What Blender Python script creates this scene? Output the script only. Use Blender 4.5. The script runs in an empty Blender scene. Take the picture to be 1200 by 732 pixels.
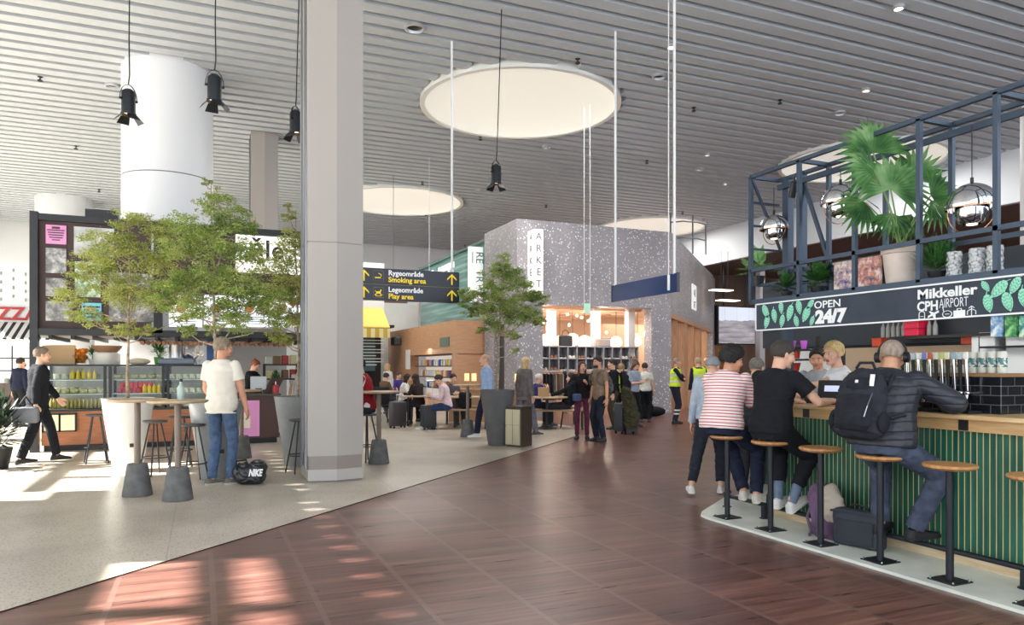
import bpy, bmesh, math, random
from mathutils import Vector, Matrix, noise, Euler
random.seed(7)
C = bpy.context.scene.collection
TMP = bpy.data.scenes.new('scratch')
V = Vector
EYE = 1.45; FPX = 849.0
YAW = math.radians(23.2)
SF, CF = math.sin(YAW), math.cos(YAW)
def at(u, d):
    """world XY at lateral pixel column u and distance d"""
    r = (u - 600) / FPX * d
    return (SF*d + CF*r, CF*d - SF*r)
def fl(u, v):
    return at(u, EYE*FPX/(v - 430.0))
def hz(v, d):
    return EYE - (v - 430.0)/FPX*d
# ---------------------------------------------------------------- materials
def lin(c):
    def f(x):
        x = x/255.0
        return x/12.92 if x <= 0.04045 else ((x+0.055)/1.055)**2.4
    return (f(c[0]), f(c[1]), f(c[2]), 1.0)
MATS = {}
def mat(name, col, rough=0.5, metal=0.0, spec=0.5, bump=0.0, bscale=40, var=0.0, vscale=6, emit=None, estr=1.0, trans=0.0, coat=0.0, col2=None, stretch=(1,1,1)):
    if name in MATS: return MATS[name]
    m = bpy.data.materials.new(name); m.use_nodes = True
    nt = m.node_tree; b = nt.nodes['Principled BSDF']
    b.inputs['Base Color'].default_value = lin(col)
    b.inputs['Roughness'].default_value = rough
    b.inputs['Metallic'].default_value = metal
    b.inputs['Specular IOR Level'].default_value = spec
    b.inputs['Coat Weight'].default_value = coat
    b.inputs['Transmission Weight'].default_value = trans
    if emit:
        b.inputs['Emission Color'].default_value = lin(emit); b.inputs['Emission Strength'].default_value = estr
    if bump or var or col2:
        tc = nt.nodes.new('ShaderNodeTexCoord'); mp = nt.nodes.new('ShaderNodeMapping')
        mp.inputs['Scale'].default_value = stretch
        nt.links.new(tc.outputs['Object'], mp.inputs['Vector'])
    if bump:
        n = nt.nodes.new('ShaderNodeTexNoise'); n.inputs['Scale'].default_value = bscale; n.inputs['Detail'].default_value = 4
        nt.links.new(mp.outputs[0], n.inputs['Vector'])
        bp = nt.nodes.new('ShaderNodeBump'); bp.inputs['Strength'].default_value = bump; bp.inputs['Distance'].default_value = 0.01
        nt.links.new(n.outputs[0], bp.inputs['Height']); nt.links.new(bp.outputs[0], b.inputs['Normal'])
    if var or col2:
        n2 = nt.nodes.new('ShaderNodeTexNoise'); n2.inputs['Scale'].default_value = vscale; n2.inputs['Detail'].default_value = 5
        nt.links.new(mp.outputs[0], n2.inputs['Vector'])
        mx = nt.nodes.new('ShaderNodeMix'); mx.data_type = 'RGBA'
        rp = nt.nodes.new('ShaderNodeMapRange'); rp.inputs['From Min'].default_value = .35; rp.inputs['From Max'].default_value = .65
        nt.links.new(n2.outputs[0], rp.inputs['Value']); nt.links.new(rp.outputs[0], mx.inputs['Factor'])
        if col2: a, c = lin(col), lin(col2)
        else:
            a = lin([max(0, x*(1-var)) for x in col]); c = lin([min(255, x*(1+var)) for x in col])
        mx.inputs[6].default_value = a; mx.inputs[7].default_value = c
        nt.links.new(mx.outputs[2], b.inputs['Base Color'])
    MATS[name] = m; return m
class NT:
    """small node-graph helper"""
    def __init__(s, name, rough=.5, spec=.5):
        s.m = bpy.data.materials.new(name); s.m.use_nodes = True; s.t = s.m.node_tree
        s.b = s.t.nodes['Principled BSDF']; s.b.inputs['Roughness'].default_value = rough; s.b.inputs['Specular IOR Level'].default_value = spec
        tc = s.t.nodes.new('ShaderNodeTexCoord'); s.co = tc.outputs['Object']
        sp = s.t.nodes.new('ShaderNodeSeparateXYZ'); s.t.links.new(s.co, sp.inputs[0]); s.x, s.y, s.z = sp.outputs
        MATS[name] = s.m
    def put(s, sock, v):
        if isinstance(v, (int, float)): sock.default_value = v
        elif isinstance(v, tuple): sock.default_value = v
        else: s.t.links.new(v, sock)
    def math(s, op, a, b=0.0, c=None):
        n = s.t.nodes.new('ShaderNodeMath'); n.operation = op; s.put(n.inputs[0], a); s.put(n.inputs[1], b)
        if c is not None: s.put(n.inputs[2], c)
        return n.outputs[0]
    def comb(s, x, y, z):
        n = s.t.nodes.new('ShaderNodeCombineXYZ'); s.put(n.inputs[0], x); s.put(n.inputs[1], y); s.put(n.inputs[2], z); return n.outputs[0]
    def noise(s, vec, scale, detail=4, rough=.5):
        n = s.t.nodes.new('ShaderNodeTexNoise'); s.put(n.inputs['Vector'], vec); n.inputs['Scale'].default_value = scale; n.inputs['Detail'].default_value = detail; n.inputs['Roughness'].default_value = rough
        return n.outputs[0]
    def white(s, vec):
        n = s.t.nodes.new('ShaderNodeTexWhiteNoise'); n.noise_dimensions = '3D'; s.put(n.inputs['Vector'], vec); return n.outputs['Value']
    def voro(s, vec, scale, out='Distance'):
        n = s.t.nodes.new('ShaderNodeTexVoronoi'); s.put(n.inputs['Vector'], vec); n.inputs['Scale'].default_value = scale; return n.outputs[out]
    def ramp(s, v, stops):
        n = s.t.nodes.new('ShaderNodeValToRGB'); s.put(n.inputs[0], v); e = n.color_ramp.elements
        while len(e) < len(stops): e.new(.5)
        for k, (p, c) in enumerate(stops): e[k].position = p; e[k].color = c
        return n.outputs[0]
    def mix(s, f, a, b, mode='MIX'):
        n = s.t.nodes.new('ShaderNodeMix'); n.data_type = 'RGBA'; n.blend_type = mode; s.put(n.inputs[0], f); s.put(n.inputs[6], a); s.put(n.inputs[7], b); return n.outputs[2]
    def bump(s, h, st=.2, dist=.01):
        n = s.t.nodes.new('ShaderNodeBump'); n.inputs['Strength'].default_value = st; n.inputs['Distance'].default_value = dist; s.put(n.inputs['Height'], h); s.t.links.new(n.outputs[0], s.b.inputs['Normal'])
    def color(s, c): s.put(s.b.inputs['Base Color'], c); return s.m
def g(v): return (v, v, v, 1)
# ---------------------------------------------------------------- mesh builder
class MB:
    def __init__(s): s.bm = bmesh.new(); s.mi = 0
    def _tag(s, faces):
        for f in faces: f.material_index = s.mi
    def box(s, c, size, rz=0, bevel=0, rot=None, seg=1):
        M = Matrix.Translation(V(c)) @ (rot if rot is not None else Matrix.Rotation(rz, 4, 'Z')) @ Matrix.Diagonal((size[0], size[1], size[2], 1))
        r = bmesh.ops.create_cube(s.bm, size=1, matrix=M)
        vs = r['verts']; fs = list({f for v in vs for f in v.link_faces})
        if bevel:
            es = list({e for v in vs for e in v.link_edges})
            rr = bmesh.ops.bevel(s.bm, geom=es+vs, offset=bevel, segments=seg, profile=.5, affect='EDGES')
            fs = list({f for f in rr['faces']} | {f for v in rr['verts'] for f in v.link_faces})
        s._tag(fs); return s
    def cone(s, a, b, ra, rb, seg=16, cap=True):
        a = V(a); b = V(b); d = b-a; L = d.length
        if L < 1e-6: return s
        q = d.to_track_quat('Z', 'Y').to_matrix().to_4x4()
        M = Matrix.Translation((a+b)/2) @ q
        r = bmesh.ops.create_cone(s.bm, cap_ends=cap, segments=seg, radius1=max(ra, 1e-5), radius2=max(rb, 1e-5), depth=L, matrix=M)
        s._tag({f for v in r['verts'] for f in v.link_faces}); return s
    def cyl(s, a, b, r, seg=16): return s.cone(a, b, r, r, seg)
    def bar(s, a, b, w, h=None):
        a = V(a); b = V(b); d = b-a; h = h or w
        q = d.to_track_quat('Z', 'Y').to_matrix().to_4x4()
        M = Matrix.Translation((a+b)/2) @ q @ Matrix.Diagonal((w, h, d.length, 1))
        r = bmesh.ops.create_cube(s.bm, size=1, matrix=M); s._tag({f for v in r['verts'] for f in v.link_faces}); return s
    def tube(s, pts, r, seg=8):
        for a, b in zip(pts, pts[1:]): s.cyl(a, b, r, seg)
        for p in pts[1:-1]: s.ball(p, (r, r, r), 8, 6)
        return s
    def ball(s, c, r, u=16, v=10, rot=None):
        if isinstance(r, (int, float)): r = (r, r, r)
        M = Matrix.Translation(V(c)) @ (rot.to_4x4() if rot is not None else Matrix.Identity(4)) @ Matrix.Diagonal((r[0], r[1], r[2], 1))
        nv = s.bm.verts.new; top = nv(M @ V((0, 0, 1))); bot = nv(M @ V((0, 0, -1))); rings = []
        for j in range(1, v):
            a = math.pi*j/v; z = math.cos(a); q = math.sin(a); rings.append([nv(M @ V((q*math.cos(2*math.pi*k/u), q*math.sin(2*math.pi*k/u), z))) for k in range(u)])
        fs = []; nf = s.bm.faces.new
        for k in range(u):
            k2 = (k+1) % u; fs.append(nf((top, rings[0][k], rings[0][k2]))); fs.append(nf((bot, rings[-1][k2], rings[-1][k])))
            for A, B in zip(rings, rings[1:]): fs.append(nf((A[k], B[k], B[k2], A[k2])))
        s._tag(fs); return s
    def cap(s, a, b, ra, rb, seg=12):
        s.cone(a, b, ra, rb, seg); s.ball(a, ra, seg, 8); s.ball(b, rb, seg, 8); return s
    def lathe(s, prof, c=(0, 0, 0), seg=32, close=False):
        c = V(c); rings = []
        for r, z in prof:
            if r < 1e-5: rings.append([s.bm.verts.new(c+V((0, 0, z)))])
            else: rings.append([s.bm.verts.new(c+V((r*math.cos(2*math.pi*k/seg), r*math.sin(2*math.pi*k/seg), z))) for k in range(seg)])
        fs = []
        for A, B in zip(rings, rings[1:]):
            for k in range(seg):
                k2 = (k+1) % seg
                try:
                    if len(A) == 1 and len(B) == 1: break
                    if len(A) == 1: fs.append(s.bm.faces.new((A[0], B[k2], B[k])))
                    elif len(B) == 1: fs.append(s.bm.faces.new((A[k], A[k2], B[0])))
                    else: fs.append(s.bm.faces.new((A[k], A[k2], B[k2], B[k])))
                except ValueError: pass
        s._tag(fs); return s
    def prism(s, poly, vec):
        """poly: list of 3D points, extruded by vec"""
        a = [s.bm.verts.new(V(p)) for p in poly]; b = [s.bm.verts.new(V(p)+V(vec)) for p in poly]; n = len(poly)
        fs = [s.bm.faces.new(a), s.bm.faces.new(b[::-1])]
        for k in range(n): fs.append(s.bm.faces.new((a[k], b[k], b[(k+1) % n], a[(k+1) % n])))
        s._tag(fs); return s
    def face(s, pts):
        f = s.bm.faces.new([s.bm.verts.new(V(p)) for p in pts]); s._tag([f]); return s
    def loft(s, secs, seg=18):
        """secs: (centre, xaxis, yaxis, rx, ry)"""
        rings = []
        for c, ax, ay, rx, ry in secs:
            rings.append([s.bm.verts.new(V(c)+V(ax)*rx*math.cos(2*math.pi*k/seg)+V(ay)*ry*math.sin(2*math.pi*k/seg)) for k in range(seg)])
        fs = [s.bm.faces.new(rings[0][::-1]), s.bm.faces.new(rings[-1])]
        for A, B in zip(rings, rings[1:]):
            for k in range(seg): fs.append(s.bm.faces.new((A[k], A[(k+1) % seg], B[(k+1) % seg], B[k])))
        s._tag(fs); return s
    def mesh(s, name, mats, smooth=False, recalc=True):
        if recalc: bmesh.ops.recalc_face_normals(s.bm, faces=s.bm.faces)
        me = bpy.data.meshes.new(name); s.bm.to_mesh(me); s.bm.free()
        for m in (mats if isinstance(mats, (list, tuple)) else [mats]): me.materials.append(m)
        if smooth:
            me.shade_smooth()
            try: me.set_sharp_from_angle(angle=math.radians(smooth if smooth > 1 else 40))
            except Exception: pass
        return me
    def build(s, name, mats, parent=None, loc=(0, 0, 0), rz=0, smooth=False, recalc=True):
        o = bpy.data.objects.new(name, s.mesh(name, mats, smooth, recalc)); C.objects.link(o)
        o.location = loc; o.rotation_euler = (0, 0, rz)
        if parent: o.parent = parent
        return o
def tag(o, label=None, cat=None, group=None, kind=None):
    if label: o['label'] = label
    if cat: o['category'] = cat
    if group: o['group'] = group
    if kind: o['kind'] = kind
    return o
def thing(name, label, cat, loc=(0, 0, 0), rz=0, group=None):
    o = bpy.data.objects.new(name, None); C.objects.link(o); o.empty_display_size = .1
    o.location = loc if len(loc) == 3 else (loc[0], loc[1], 0); o.rotation_euler = (0, 0, rz)
    return tag(o, label, cat, group)
def kids(o): return [c for c in bpy.data.objects if c.parent == o]
def copy_tree(o, parent=None):
    c = o.copy(); C.objects.link(c)
    if parent: c.parent = parent
    for ch in kids(o): copy_tree(ch, c)
    return c
def dup(o, loc, rz=0, label=None, group=None, scale=None):
    c = copy_tree(o); c.location = loc if len(loc) == 3 else (loc[0], loc[1], 0); c.rotation_euler = (0, 0, rz)
    if label: c['label'] = label
    if group: c['group'] = group
    if scale: c.scale = scale
    return c
def remeshed(mb, vox, smooth=2, wr=0, wf=6, seed=0, fine=0):
    me = bpy.data.meshes.new('tmp'); mb.bm.to_mesh(me); mb.bm.free()
    o = bpy.data.objects.new('tmp', me); TMP.collection.objects.link(o)
    r = o.modifiers.new('r', 'REMESH'); r.mode = 'VOXEL'; r.voxel_size = vox
    if smooth:
        sm = o.modifiers.new('s', 'SMOOTH'); sm.factor = .6; sm.iterations = smooth
    with bpy.context.temp_override(scene=TMP, view_layer=TMP.view_layers[0]):
        dg = bpy.context.evaluated_depsgraph_get(); dg.update()
        out = bpy.data.meshes.new_from_object(o.evaluated_get(dg))
    bpy.data.objects.remove(o); bpy.data.meshes.remove(me)
    if wr:
        ns = [v.normal.copy() for v in out.vertices]
        for v, n in zip(out.vertices, ns):
            p = v.co*wf + V((seed*3.1, seed, 0)); q = V((p.x, p.y, p.z*1.7))
            a = noise.noise(q + V((0, 0, 1.5*noise.noise(q*.6))))
            a = 1-abs(a)*2.2
            v.co += n*wr*(a-.5)
            if fine: v.co += n*fine*noise.noise(v.co*40)
    return out
def meshobj(name, me, mats, parent=None, smooth=True):
    me.name = name; me.materials.clear()
    for m in (mats if isinstance(mats, (list, tuple)) else [mats]): me.materials.append(m)
    if smooth: me.shade_smooth()
    o = bpy.data.objects.new(name, me); C.objects.link(o)
    if parent: o.parent = parent
    return o
def lettering(s, size, loc, m, parent=None, rot=(90, 0, 0), align='LEFT', depth=.002, sx=1.0, bold=0.0, name='lettering', shear=0, spacing=1.0):
    cu = bpy.data.curves.new('t', 'FONT'); cu.body = s; cu.size = size; cu.extrude = depth; cu.align_x = align; cu.align_y = 'BOTTOM_BASELINE'
    cu.offset = bold; cu.shear = shear; cu.space_character = spacing; cu.resolution_u = 3
    t = bpy.data.objects.new('t', cu); TMP.collection.objects.link(t)
    with bpy.context.temp_override(scene=TMP, view_layer=TMP.view_layers[0]):
        dg = bpy.context.evaluated_depsgraph_get(); dg.update()
        me = bpy.data.meshes.new_from_object(t.evaluated_get(dg))
    bpy.data.objects.remove(t)
    me.name = name; me.materials.clear(); me.materials.append(m)
    o = bpy.data.objects.new(name, me); C.objects.link(o)
    o.location = loc; o.rotation_euler = [math.radians(a) for a in rot]; o.scale = (sx, 1, 1)
    if parent: o.parent = parent
    return o
FY = (90, 0, 0)      # faces -Y
FX = (90, 0, -90)    # faces -X
# common materials
M_black = mat('black_metal', (34, 38, 44), .45, .3)
M_frame = mat('blue_black_steel', (62, 74, 90), .42, .45)
M_dark = mat('near_black', (22, 22, 24), .5)
M_white = mat('white_paint', (232, 232, 230), .5)
M_steel = mat('brushed_steel', (170, 170, 172), .28, 1.0)
M_chrome = mat('chrome', (215, 215, 218), .07, 1.0)
M_oak = mat('oak', (206, 168, 118), .42, col2=(190, 150, 100), vscale=4, stretch=(9, 1, 9))
M_oakpale = mat('pale_oak', (222, 200, 166), .5, col2=(205, 178, 138), vscale=5, stretch=(8, 1, 8))
M_walnut = mat('warm_wood_panel', (170, 108, 70), .5, col2=(146, 88, 56), vscale=4, stretch=(1, 1, 12))
M_kioskwood = mat('shop_oak_panel', (205, 158, 122), .5, col2=(190, 140, 105), vscale=2.5, stretch=(1, 1, 16))
M_concrete = mat('dark_concrete', (98, 98, 98), .8, var=.1, vscale=9, bump=.15)
M_potgrey = mat('grey_planter', (140, 142, 142), .6, var=.04)
M_potlight = mat('light_planter', (214, 212, 208), .55)
M_potdark = mat('dark_planter', (92, 92, 94), .6, var=.04)
M_stooldark = mat('stool_steel', (50, 50, 54), .5, .3)
M_paper = mat('paper', (235, 234, 228), .8)
def glass_mat(name, col=(235, 242, 240), w=.12):
    m = bpy.data.materials.new(name); m.use_nodes = True; t = m.node_tree; t.nodes.clear()
    o = t.nodes.new('ShaderNodeOutputMaterial'); mx = t.nodes.new('ShaderNodeMixShader'); a = t.nodes.new('ShaderNodeBsdfTransparent'); b = t.nodes.new('ShaderNodeBsdfGlossy')
    a.inputs[0].default_value = lin(col); b.inputs['Roughness'].default_value = .03; mx.inputs[0].default_value = w
    t.links.new(a.outputs[0], mx.inputs[1]); t.links.new(b.outputs[0], mx.inputs[2]); t.links.new(mx.outputs[0], o.inputs[0]); MATS[name] = m; return m
M_glass = glass_mat('clear_glass', (240, 244, 243), .05)
# ================================================================ setting
CEIL = 7.8
# ---- floor materials
def wood_floor():
    n = NT('dark_red_parquet', .3, .5)
    P = .59
    fx = n.math('FRACT', n.math('DIVIDE', n.math('ADD', n.x, 20*P-.05), P))
    ix = n.math('FLOOR', n.math('DIVIDE', n.math('ADD', n.x, 20*P-.05), P))
    fy = n.math('FRACT', n.math('DIVIDE', n.math('ADD', n.y, 20*P-.1), P))
    iy = n.math('FLOOR', n.math('DIVIDE', n.math('ADD', n.y, 20*P-.1), P))
    pl = n.math('FLOOR', n.math('DIVIDE', n.y, P/5))
    tone = n.white(n.comb(ix, pl, 0)); tile = n.white(n.comb(ix, iy, 3))
    grain = n.noise(n.comb(n.math('MULTIPLY', n.x, .8), n.math('MULTIPLY', n.y, 16), n.math('MULTIPLY', tone, 9)), 1.5, 6, .68)
    big = n.noise(n.co, .55, 2)
    v = n.math('ADD', n.math('MULTIPLY', grain, .9), n.math('MULTIPLY', tone, .13))
    v = n.math('ADD', v, n.math('MULTIPLY', tile, .06)); v = n.math('ADD', v, n.math('MULTIPLY', big, .16))
    col = n.ramp(v, [(.42, lin((66, 43, 40))), (.58, lin((100, 66, 59))), (.74, lin((128, 88, 77))), (.95, lin((168, 122, 104)))])
    jx = n.math('LESS_THAN', fx, .06); jy = n.math('LESS_THAN', fy, .018)
    col = n.mix(n.math('MULTIPLY', jx, .6), col, lin((128, 98, 90)))
    col = n.mix(n.math('MULTIPLY', jy, .25), col, lin((60, 38, 34)))
    n.put(n.b.inputs['Roughness'], n.math('ADD', n.math('MULTIPLY', grain, .22), .2))
    n.bump(grain, .12, .004)
    return n.color(col)
def terrazzo_floor():
    n = NT('beige_terrazzo', .3, .5)
    a = n.noise(n.co, 1.1, 3); fine = n.noise(n.co, 55, 4, .7); v = n.voro(n.co, 42); w = n.voro(n.co, 17)
    base = n.ramp(n.math('ADD', n.math('MULTIPLY', a, .45), n.math('MULTIPLY', fine, .55)), [(.32, lin((162, 150, 136))), (.5, lin((194, 182, 166))), (.68, lin((216, 206, 190)))])
    base = n.mix(n.math('MULTIPLY', n.math('LESS_THAN', v, .24), .75), base, lin((96, 86, 80)))
    base = n.mix(n.math('MULTIPLY', n.math('LESS_THAN', w, .14), .6), base, lin((112, 100, 90)))
    # slab joints
    fx = n.math('FRACT', n.math('DIVIDE', n.math('ADD', n.x, 40.2), 2.35)); fy = n.math('FRACT', n.math('DIVIDE', n.math('ADD', n.y, 40.2), 2.35))
    j = n.math('MAXIMUM', n.math('LESS_THAN', fx, .004), n.math('LESS_THAN', fy, .004))
    base = n.mix(n.math('MULTIPLY', j, .4), base, lin((120, 110, 100)))
    return n.color(base)
M_wfloor, M_tfloor = wood_floor(), terrazzo_floor()
mb = MB()
edge = [(-4.3, -4), (-4.3, 1.92), (7.2, 13.42), (7.87, 14.5), (8.3, 15.6), (8.4, 17), (8.4, 40)]
mb.mi = 0; mb.face([(x, y, 0) for x, y in [(34, -4), (34, 40)] + edge[::-1]])
mb.mi = 1; mb.face([(x, y, 0) for x, y in edge + [(-16, 40), (-16, -4)]])
fo = mb.build('floor', [M_wfloor, M_tfloor]); tag(fo, kind='structure')
mb = MB()
pts = [V((x, y, .0015)) for x, y in edge[1:6]]
for a, b in zip(pts, pts[1:]): mb.bar(a, b, .003, .012)
tag(mb.build('trim_1', mat('joint_metal', (90, 84, 80), .4, .8)), kind='structure')
# ---- ceiling
M_slat = mat('ceiling_slat', (184, 189, 194), .55, spec=.3)
M_deck = mat('ceiling_deck', (70, 73, 77), .8)
circles = [(7.10, 16.05), (6.98, 27.15), (18.75, 27.7), (18.7, 16.3)]
RC = 2.45
mb = MB(); y = -3.0
while y < 37.4:
    segs = [(-9.3, 21.8)]
    for cx, cy in circles:
        out = []
        for a, b in segs:
            dy = abs(y-cy)
            if dy < RC:
                h = math.sqrt(RC*RC-dy*dy)
                l, r = cx-h, cx+h
                if l > a: out.append((a, min(b, l)))
                if r < b: out.append((max(a, r), b))
            else: out.append((a, b))
        segs = [s_ for s_ in out if s_[1]-s_[0] > .05]
    for a, b in segs:
        mb.mi = 0
        mb.box(((a+b)/2, y, CEIL+.09), (b-a, .275, .18))
    y += .426
# deck above the slats, with round openings
mb.mi = 1
N = 48
def ring_deck(cx, cy):
    # square cell with a hole
    hs = 2.9
    out = []
    for k in range(N):
        a = 2*math.pi*k/N
        ca, sa = math.cos(a), math.sin(a); m_ = max(abs(ca), abs(sa))
        out.append((V((cx+2.3*ca, cy+2.3*sa, CEIL+.3)), V((cx+hs*ca/m_, cy+hs*sa/m_, CEIL+.3))))
    for k in range(N):
        i0, o0 = out[k]; i1, o1 = out[(k+1) % N]; mb.face([i0, o0, o1, i1])
for c in circles: ring_deck(*c)
xs = [-14, 7.04-2.9, 7.04+2.9, 18.72-2.9, 18.72+2.9, 22.2]
def rect(x0, x1, y0, y1):
    if x1-x0 > 1e-3 and y1-y0 > 1e-3: mb.face([(x0, y0, CEIL+.3), (x1, y0, CEIL+.3), (x1, y1, CEIL+.3), (x0, y1, CEIL+.3)])
cols = {1: [c for c in circles if c[0] < 10], 3: [c for c in circles if c[0] > 10]}
rect(-9.3, 7.1-2.95, -4, 38)
rect(7.1+2.85, 18.7-2.85, -4, 38)
rect(18.7+2.85, 22.2, -4, 38)
for cc in cols.values():
    cc = sorted(cc, key=lambda c: c[1]); y0 = -4
    x0, x1 = (7.1-2.95, 7.1+2.85) if cc[0][0] < 10 else (18.7-2.85, 18.7+2.85)
    for cx, cy in cc: rect(x0, x1, y0, cy-2.9); y0 = cy+2.9
    rect(x0, x1, y0, 38)
co = mb.build('ceiling', [M_slat, M_deck], recalc=False); tag(co, kind='structure')
M_drum = mat('skylight_drum', (236, 236, 232), .6)
M_diff = mat('skylight_diffuser', (236, 232, 220), .6, emit=(250, 246, 236), estr=.3)
names = ['large round skylight in the slatted ceiling above the four black spotlights, nearest one', 'round skylight beside the tall front pillar, above the yellow arrow sign',
         'round skylight just over the grey terrazzo shop, partly cut off by its wall', 'round skylight seen through the bar shelf frame behind the palm leaves']
for (cx, cy), lb in zip(circles, names):
    t = thing('round_skylight', lb, 'skylight', (cx, cy, CEIL), group='round ceiling skylights')
    MB().lathe([(2.3, -.07), (2.42, -.07), (2.42, .34), (2.3, .34), (2.3, -.07)], seg=64).build('drum', M_drum, t, smooth=True)
    MB().lathe([(0, .30), (1.2, .24), (2.0, .12), (2.3, -.03)], seg=64).build('diffuser', M_diff, t, smooth=True)
# bulkhead at the right edge of the ceiling and the low ceiling behind
M_bulk = mat('white_bulkhead', (226, 230, 234), .6, emit=None)
mb = MB(); mb.box((21.95, 17, 7.1), (.3, 42, 1.7)); tag(mb.build('trim_2', M_bulk), kind='structure')
M_lowc = mat('brown_soffit', (112, 94, 86), .7, var=.08, stretch=(1, 10, 1))
mb = MB(); mb.box((28, 17, 6.3), (12, 42, .1)); tag(mb.build('trim_3', M_lowc), kind='structure')
M_brwall = mat('brown_wall', (104, 82, 72), .6, var=.12, vscale=1.5, stretch=(1, 1, .2))
mb = MB(); mb.box((33.6, 17, 3.15), (.3, 42, 6.3)); tag(mb.build('wall_right', M_brwall), kind='structure')
M_wwall = mat('white_wall', (226, 228, 230), .7)
mb = MB(); mb.box((3.5, 37.8, 4), (37, .3, 8.2)); mb.mi = 1; mb.box((28, 30.6, 3.15), (12, .3, 6.3))
tag(mb.build('wall_back', [M_wwall, M_brwall]), kind='structure')
# unseen left glazing; its solid upper bands are added to shape the sun patches
mb = MB()
for k in range(12): mb.box((-9.2, -3.5+k*3.7, 2.85), (.2, .22 if k % 3 else .7, 5.7))
for z, h in ((.12, .24), (3.0, .35), (7.75, .3)): mb.box((-9.2, 17, z), (.2, 42, h))
def sun_block_band(y0, y1, z0, z1): mb.box((-9.2, (y0+y1)/2, (z0+z1)/2), (.2, y1-y0, z1-z0))
sun_block_band(-4, 6.2, 5.7, 7.7); sun_block_band(6.2, 8.5, 5.7, 6.65); sun_block_band(6.2, 8.5, 7.2, 7.28); sun_block_band(7.2, 7.35, 5.7, 7.7); sun_block_band(8.5, 11.4, 5.7, 7.7); sun_block_band(11.4, 12.0, 6.0, 7.7)
sun_block_band(12.0, 13.2, 6.45, 7.7); sun_block_band(13.2, 14.8, 7.15, 7.7); sun_block_band(14.8, 17, 6.4, 7.7); sun_block_band(12, 17, 5.72, 5.82); sun_block_band(13.1, 13.25, 5.7, 7.7); sun_block_band(17, 38, 5.7, 7.7)
tag(mb.build('wall_left_sun_mask', mat('mullion_sun_block', (200, 204, 206), .5)), kind='structure')
mb = MB(); mb.box((-9.2, 17, 3.9), (.03, 41, 7.6)); tag(mb.build('window_1', glass_mat('window_glass', (250, 252, 252), .05)), kind='structure')
# ---- pillars
M_pil = mat('pillar_cladding', (170, 163, 157), .5, spec=.3)
M_pils = mat('pillar_steel', (150, 152, 158), .3, .9)
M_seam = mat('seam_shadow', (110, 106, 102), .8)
def pillar(x, y, label, w=.69):
    t = thing('square_pillar', label, 'pillar', (x, y, 0), group='square ceiling pillars')
    def face_sec(z0, z1, e=0):
        poly = [(e, -e*0, z0), (w/2, -.07, z0), (w-e, 0, z0), (w-e, w, z0), (e, w, z0)]
        return poly, (0, 0, z1-z0)
    m = MB(); p, v = face_sec(.33, 3.02); m.prism(p, v); p, v = face_sec(3.035, CEIL+.2); m.prism(p, v); m.build('cladding', M_pil, t)
    m = MB(); p, v = face_sec(.02, .16); m.prism(p, v); m.build('plinth', mat('plinth', (176, 170, 166), .35), t)
    m = MB(); p, v = face_sec(.16, .33, .012); m.prism(p, v); p, v = face_sec(3.0, 3.05, .01); m.prism(p, v); m.build('recess_band', mat('recess', (140, 130, 124), .5), t)
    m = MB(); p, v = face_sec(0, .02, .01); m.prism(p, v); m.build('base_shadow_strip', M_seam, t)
    m = MB(); m.box((-.012, .12, 3.95), (.02, .02, 7.6)); m.box((-.012, .22, 3.95), (.02, .06, 7.6)); m.box((-.012, .56, 3.95), (.02, .1, 7.6)); m.build('edge_strip', M_pils, t)
    return t
pillar(1.229, 9.36, 'tall light grey square pillar in the foreground, left of centre')
pillar(1.229, 20.7, 'square grey pillar far behind the leafy trees and white lit sign')
M_cyl = mat('white_round_column', (232, 233, 236), .45, spec=.4)
def round_col(x, y, r, label):
    t = thing('round_column', label, 'column', (x, y, 0))
    MB().lathe([(r, 0), (r, 5.45)], seg=64).build('lower_shell', M_cyl, t, smooth=True)
    MB().lathe([(r, 5.47), (r, CEIL+.1)], seg=64).build('upper_shell', M_cyl, t, smooth=True)
    MB().lathe([(r-.01, 5.44), (r-.01, 5.48)], seg=64).build('seam', M_seam, t, smooth=True)
round_col(-.66, 17.3, .9, 'huge white round column rising behind the treetops at left')
round_col(-4.75, 31.9, .97, 'white round column top peeking over the dark photo board')
# ---- ceiling fittings
def downlight(u, v, label, r=.14, lit=False, grp='ceiling downlights'):
    d = (CEIL-EYE)*FPX/(430-v); x, y = at(u, d)
    t = thing('ceiling_downlight', label, 'downlight', (x, y, CEIL), group=grp)
    MB().lathe([(r, 0), (r, -.05), (r*.8, -.06), (r*.72, 0)], seg=24).build('trim_ring', mat('downlight_ring', (205, 206, 210), .3, .6), t, smooth=True)
    MB().lathe([(0, -.012), (r*.74, -.012)], seg=20).build('lamp', mat('lamp_lit', (255, 240, 220), .4, emit=(255, 236, 210), estr=4) if lit else mat('lamp_dark', (60, 60, 64), .2, .7), t)
downlight(486, 31, 'largest recessed downlight near the top edge, right of the front pillar', .2)
downlight(772, 88, 'recessed downlight right of the largest skylight, beside the white rods', .15)
downlight(640, 171, 'small recessed downlight below the largest skylight', .12)
downlight(560, 221, 'small downlight beside the fourth black spotlight', .12)
downlight(503, 255, 'tiny downlight below the skylight next to the front pillar', .1)
downlight(131, 99, 'recessed downlight at upper left beside the black spotlight', .15)
downlight(1053, 7, 'lit downlight near the top edge above the bar frame', .1, True, 'lit spots')
downlight(1015, 104, 'lit downlight just above the top rail of the bar frame', .1, True, 'lit spots')
downlight(984, 131, 'larger dark downlight left of the top palm leaf', .14)
downlight(787, 53, 'lit downlight behind the white hanging rods', .1, True, 'lit spots')
downlight(820, 197, 'dark downlight between the blue sign rods and bar frame', .13)
downlight(829, 180, 'small lit downlight left of the bar frame corner', .08, True, 'lit spots')
downlight(850, 214, 'small lit downlight nearest the left post of the bar frame', .08, True, 'lit spots')
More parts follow.
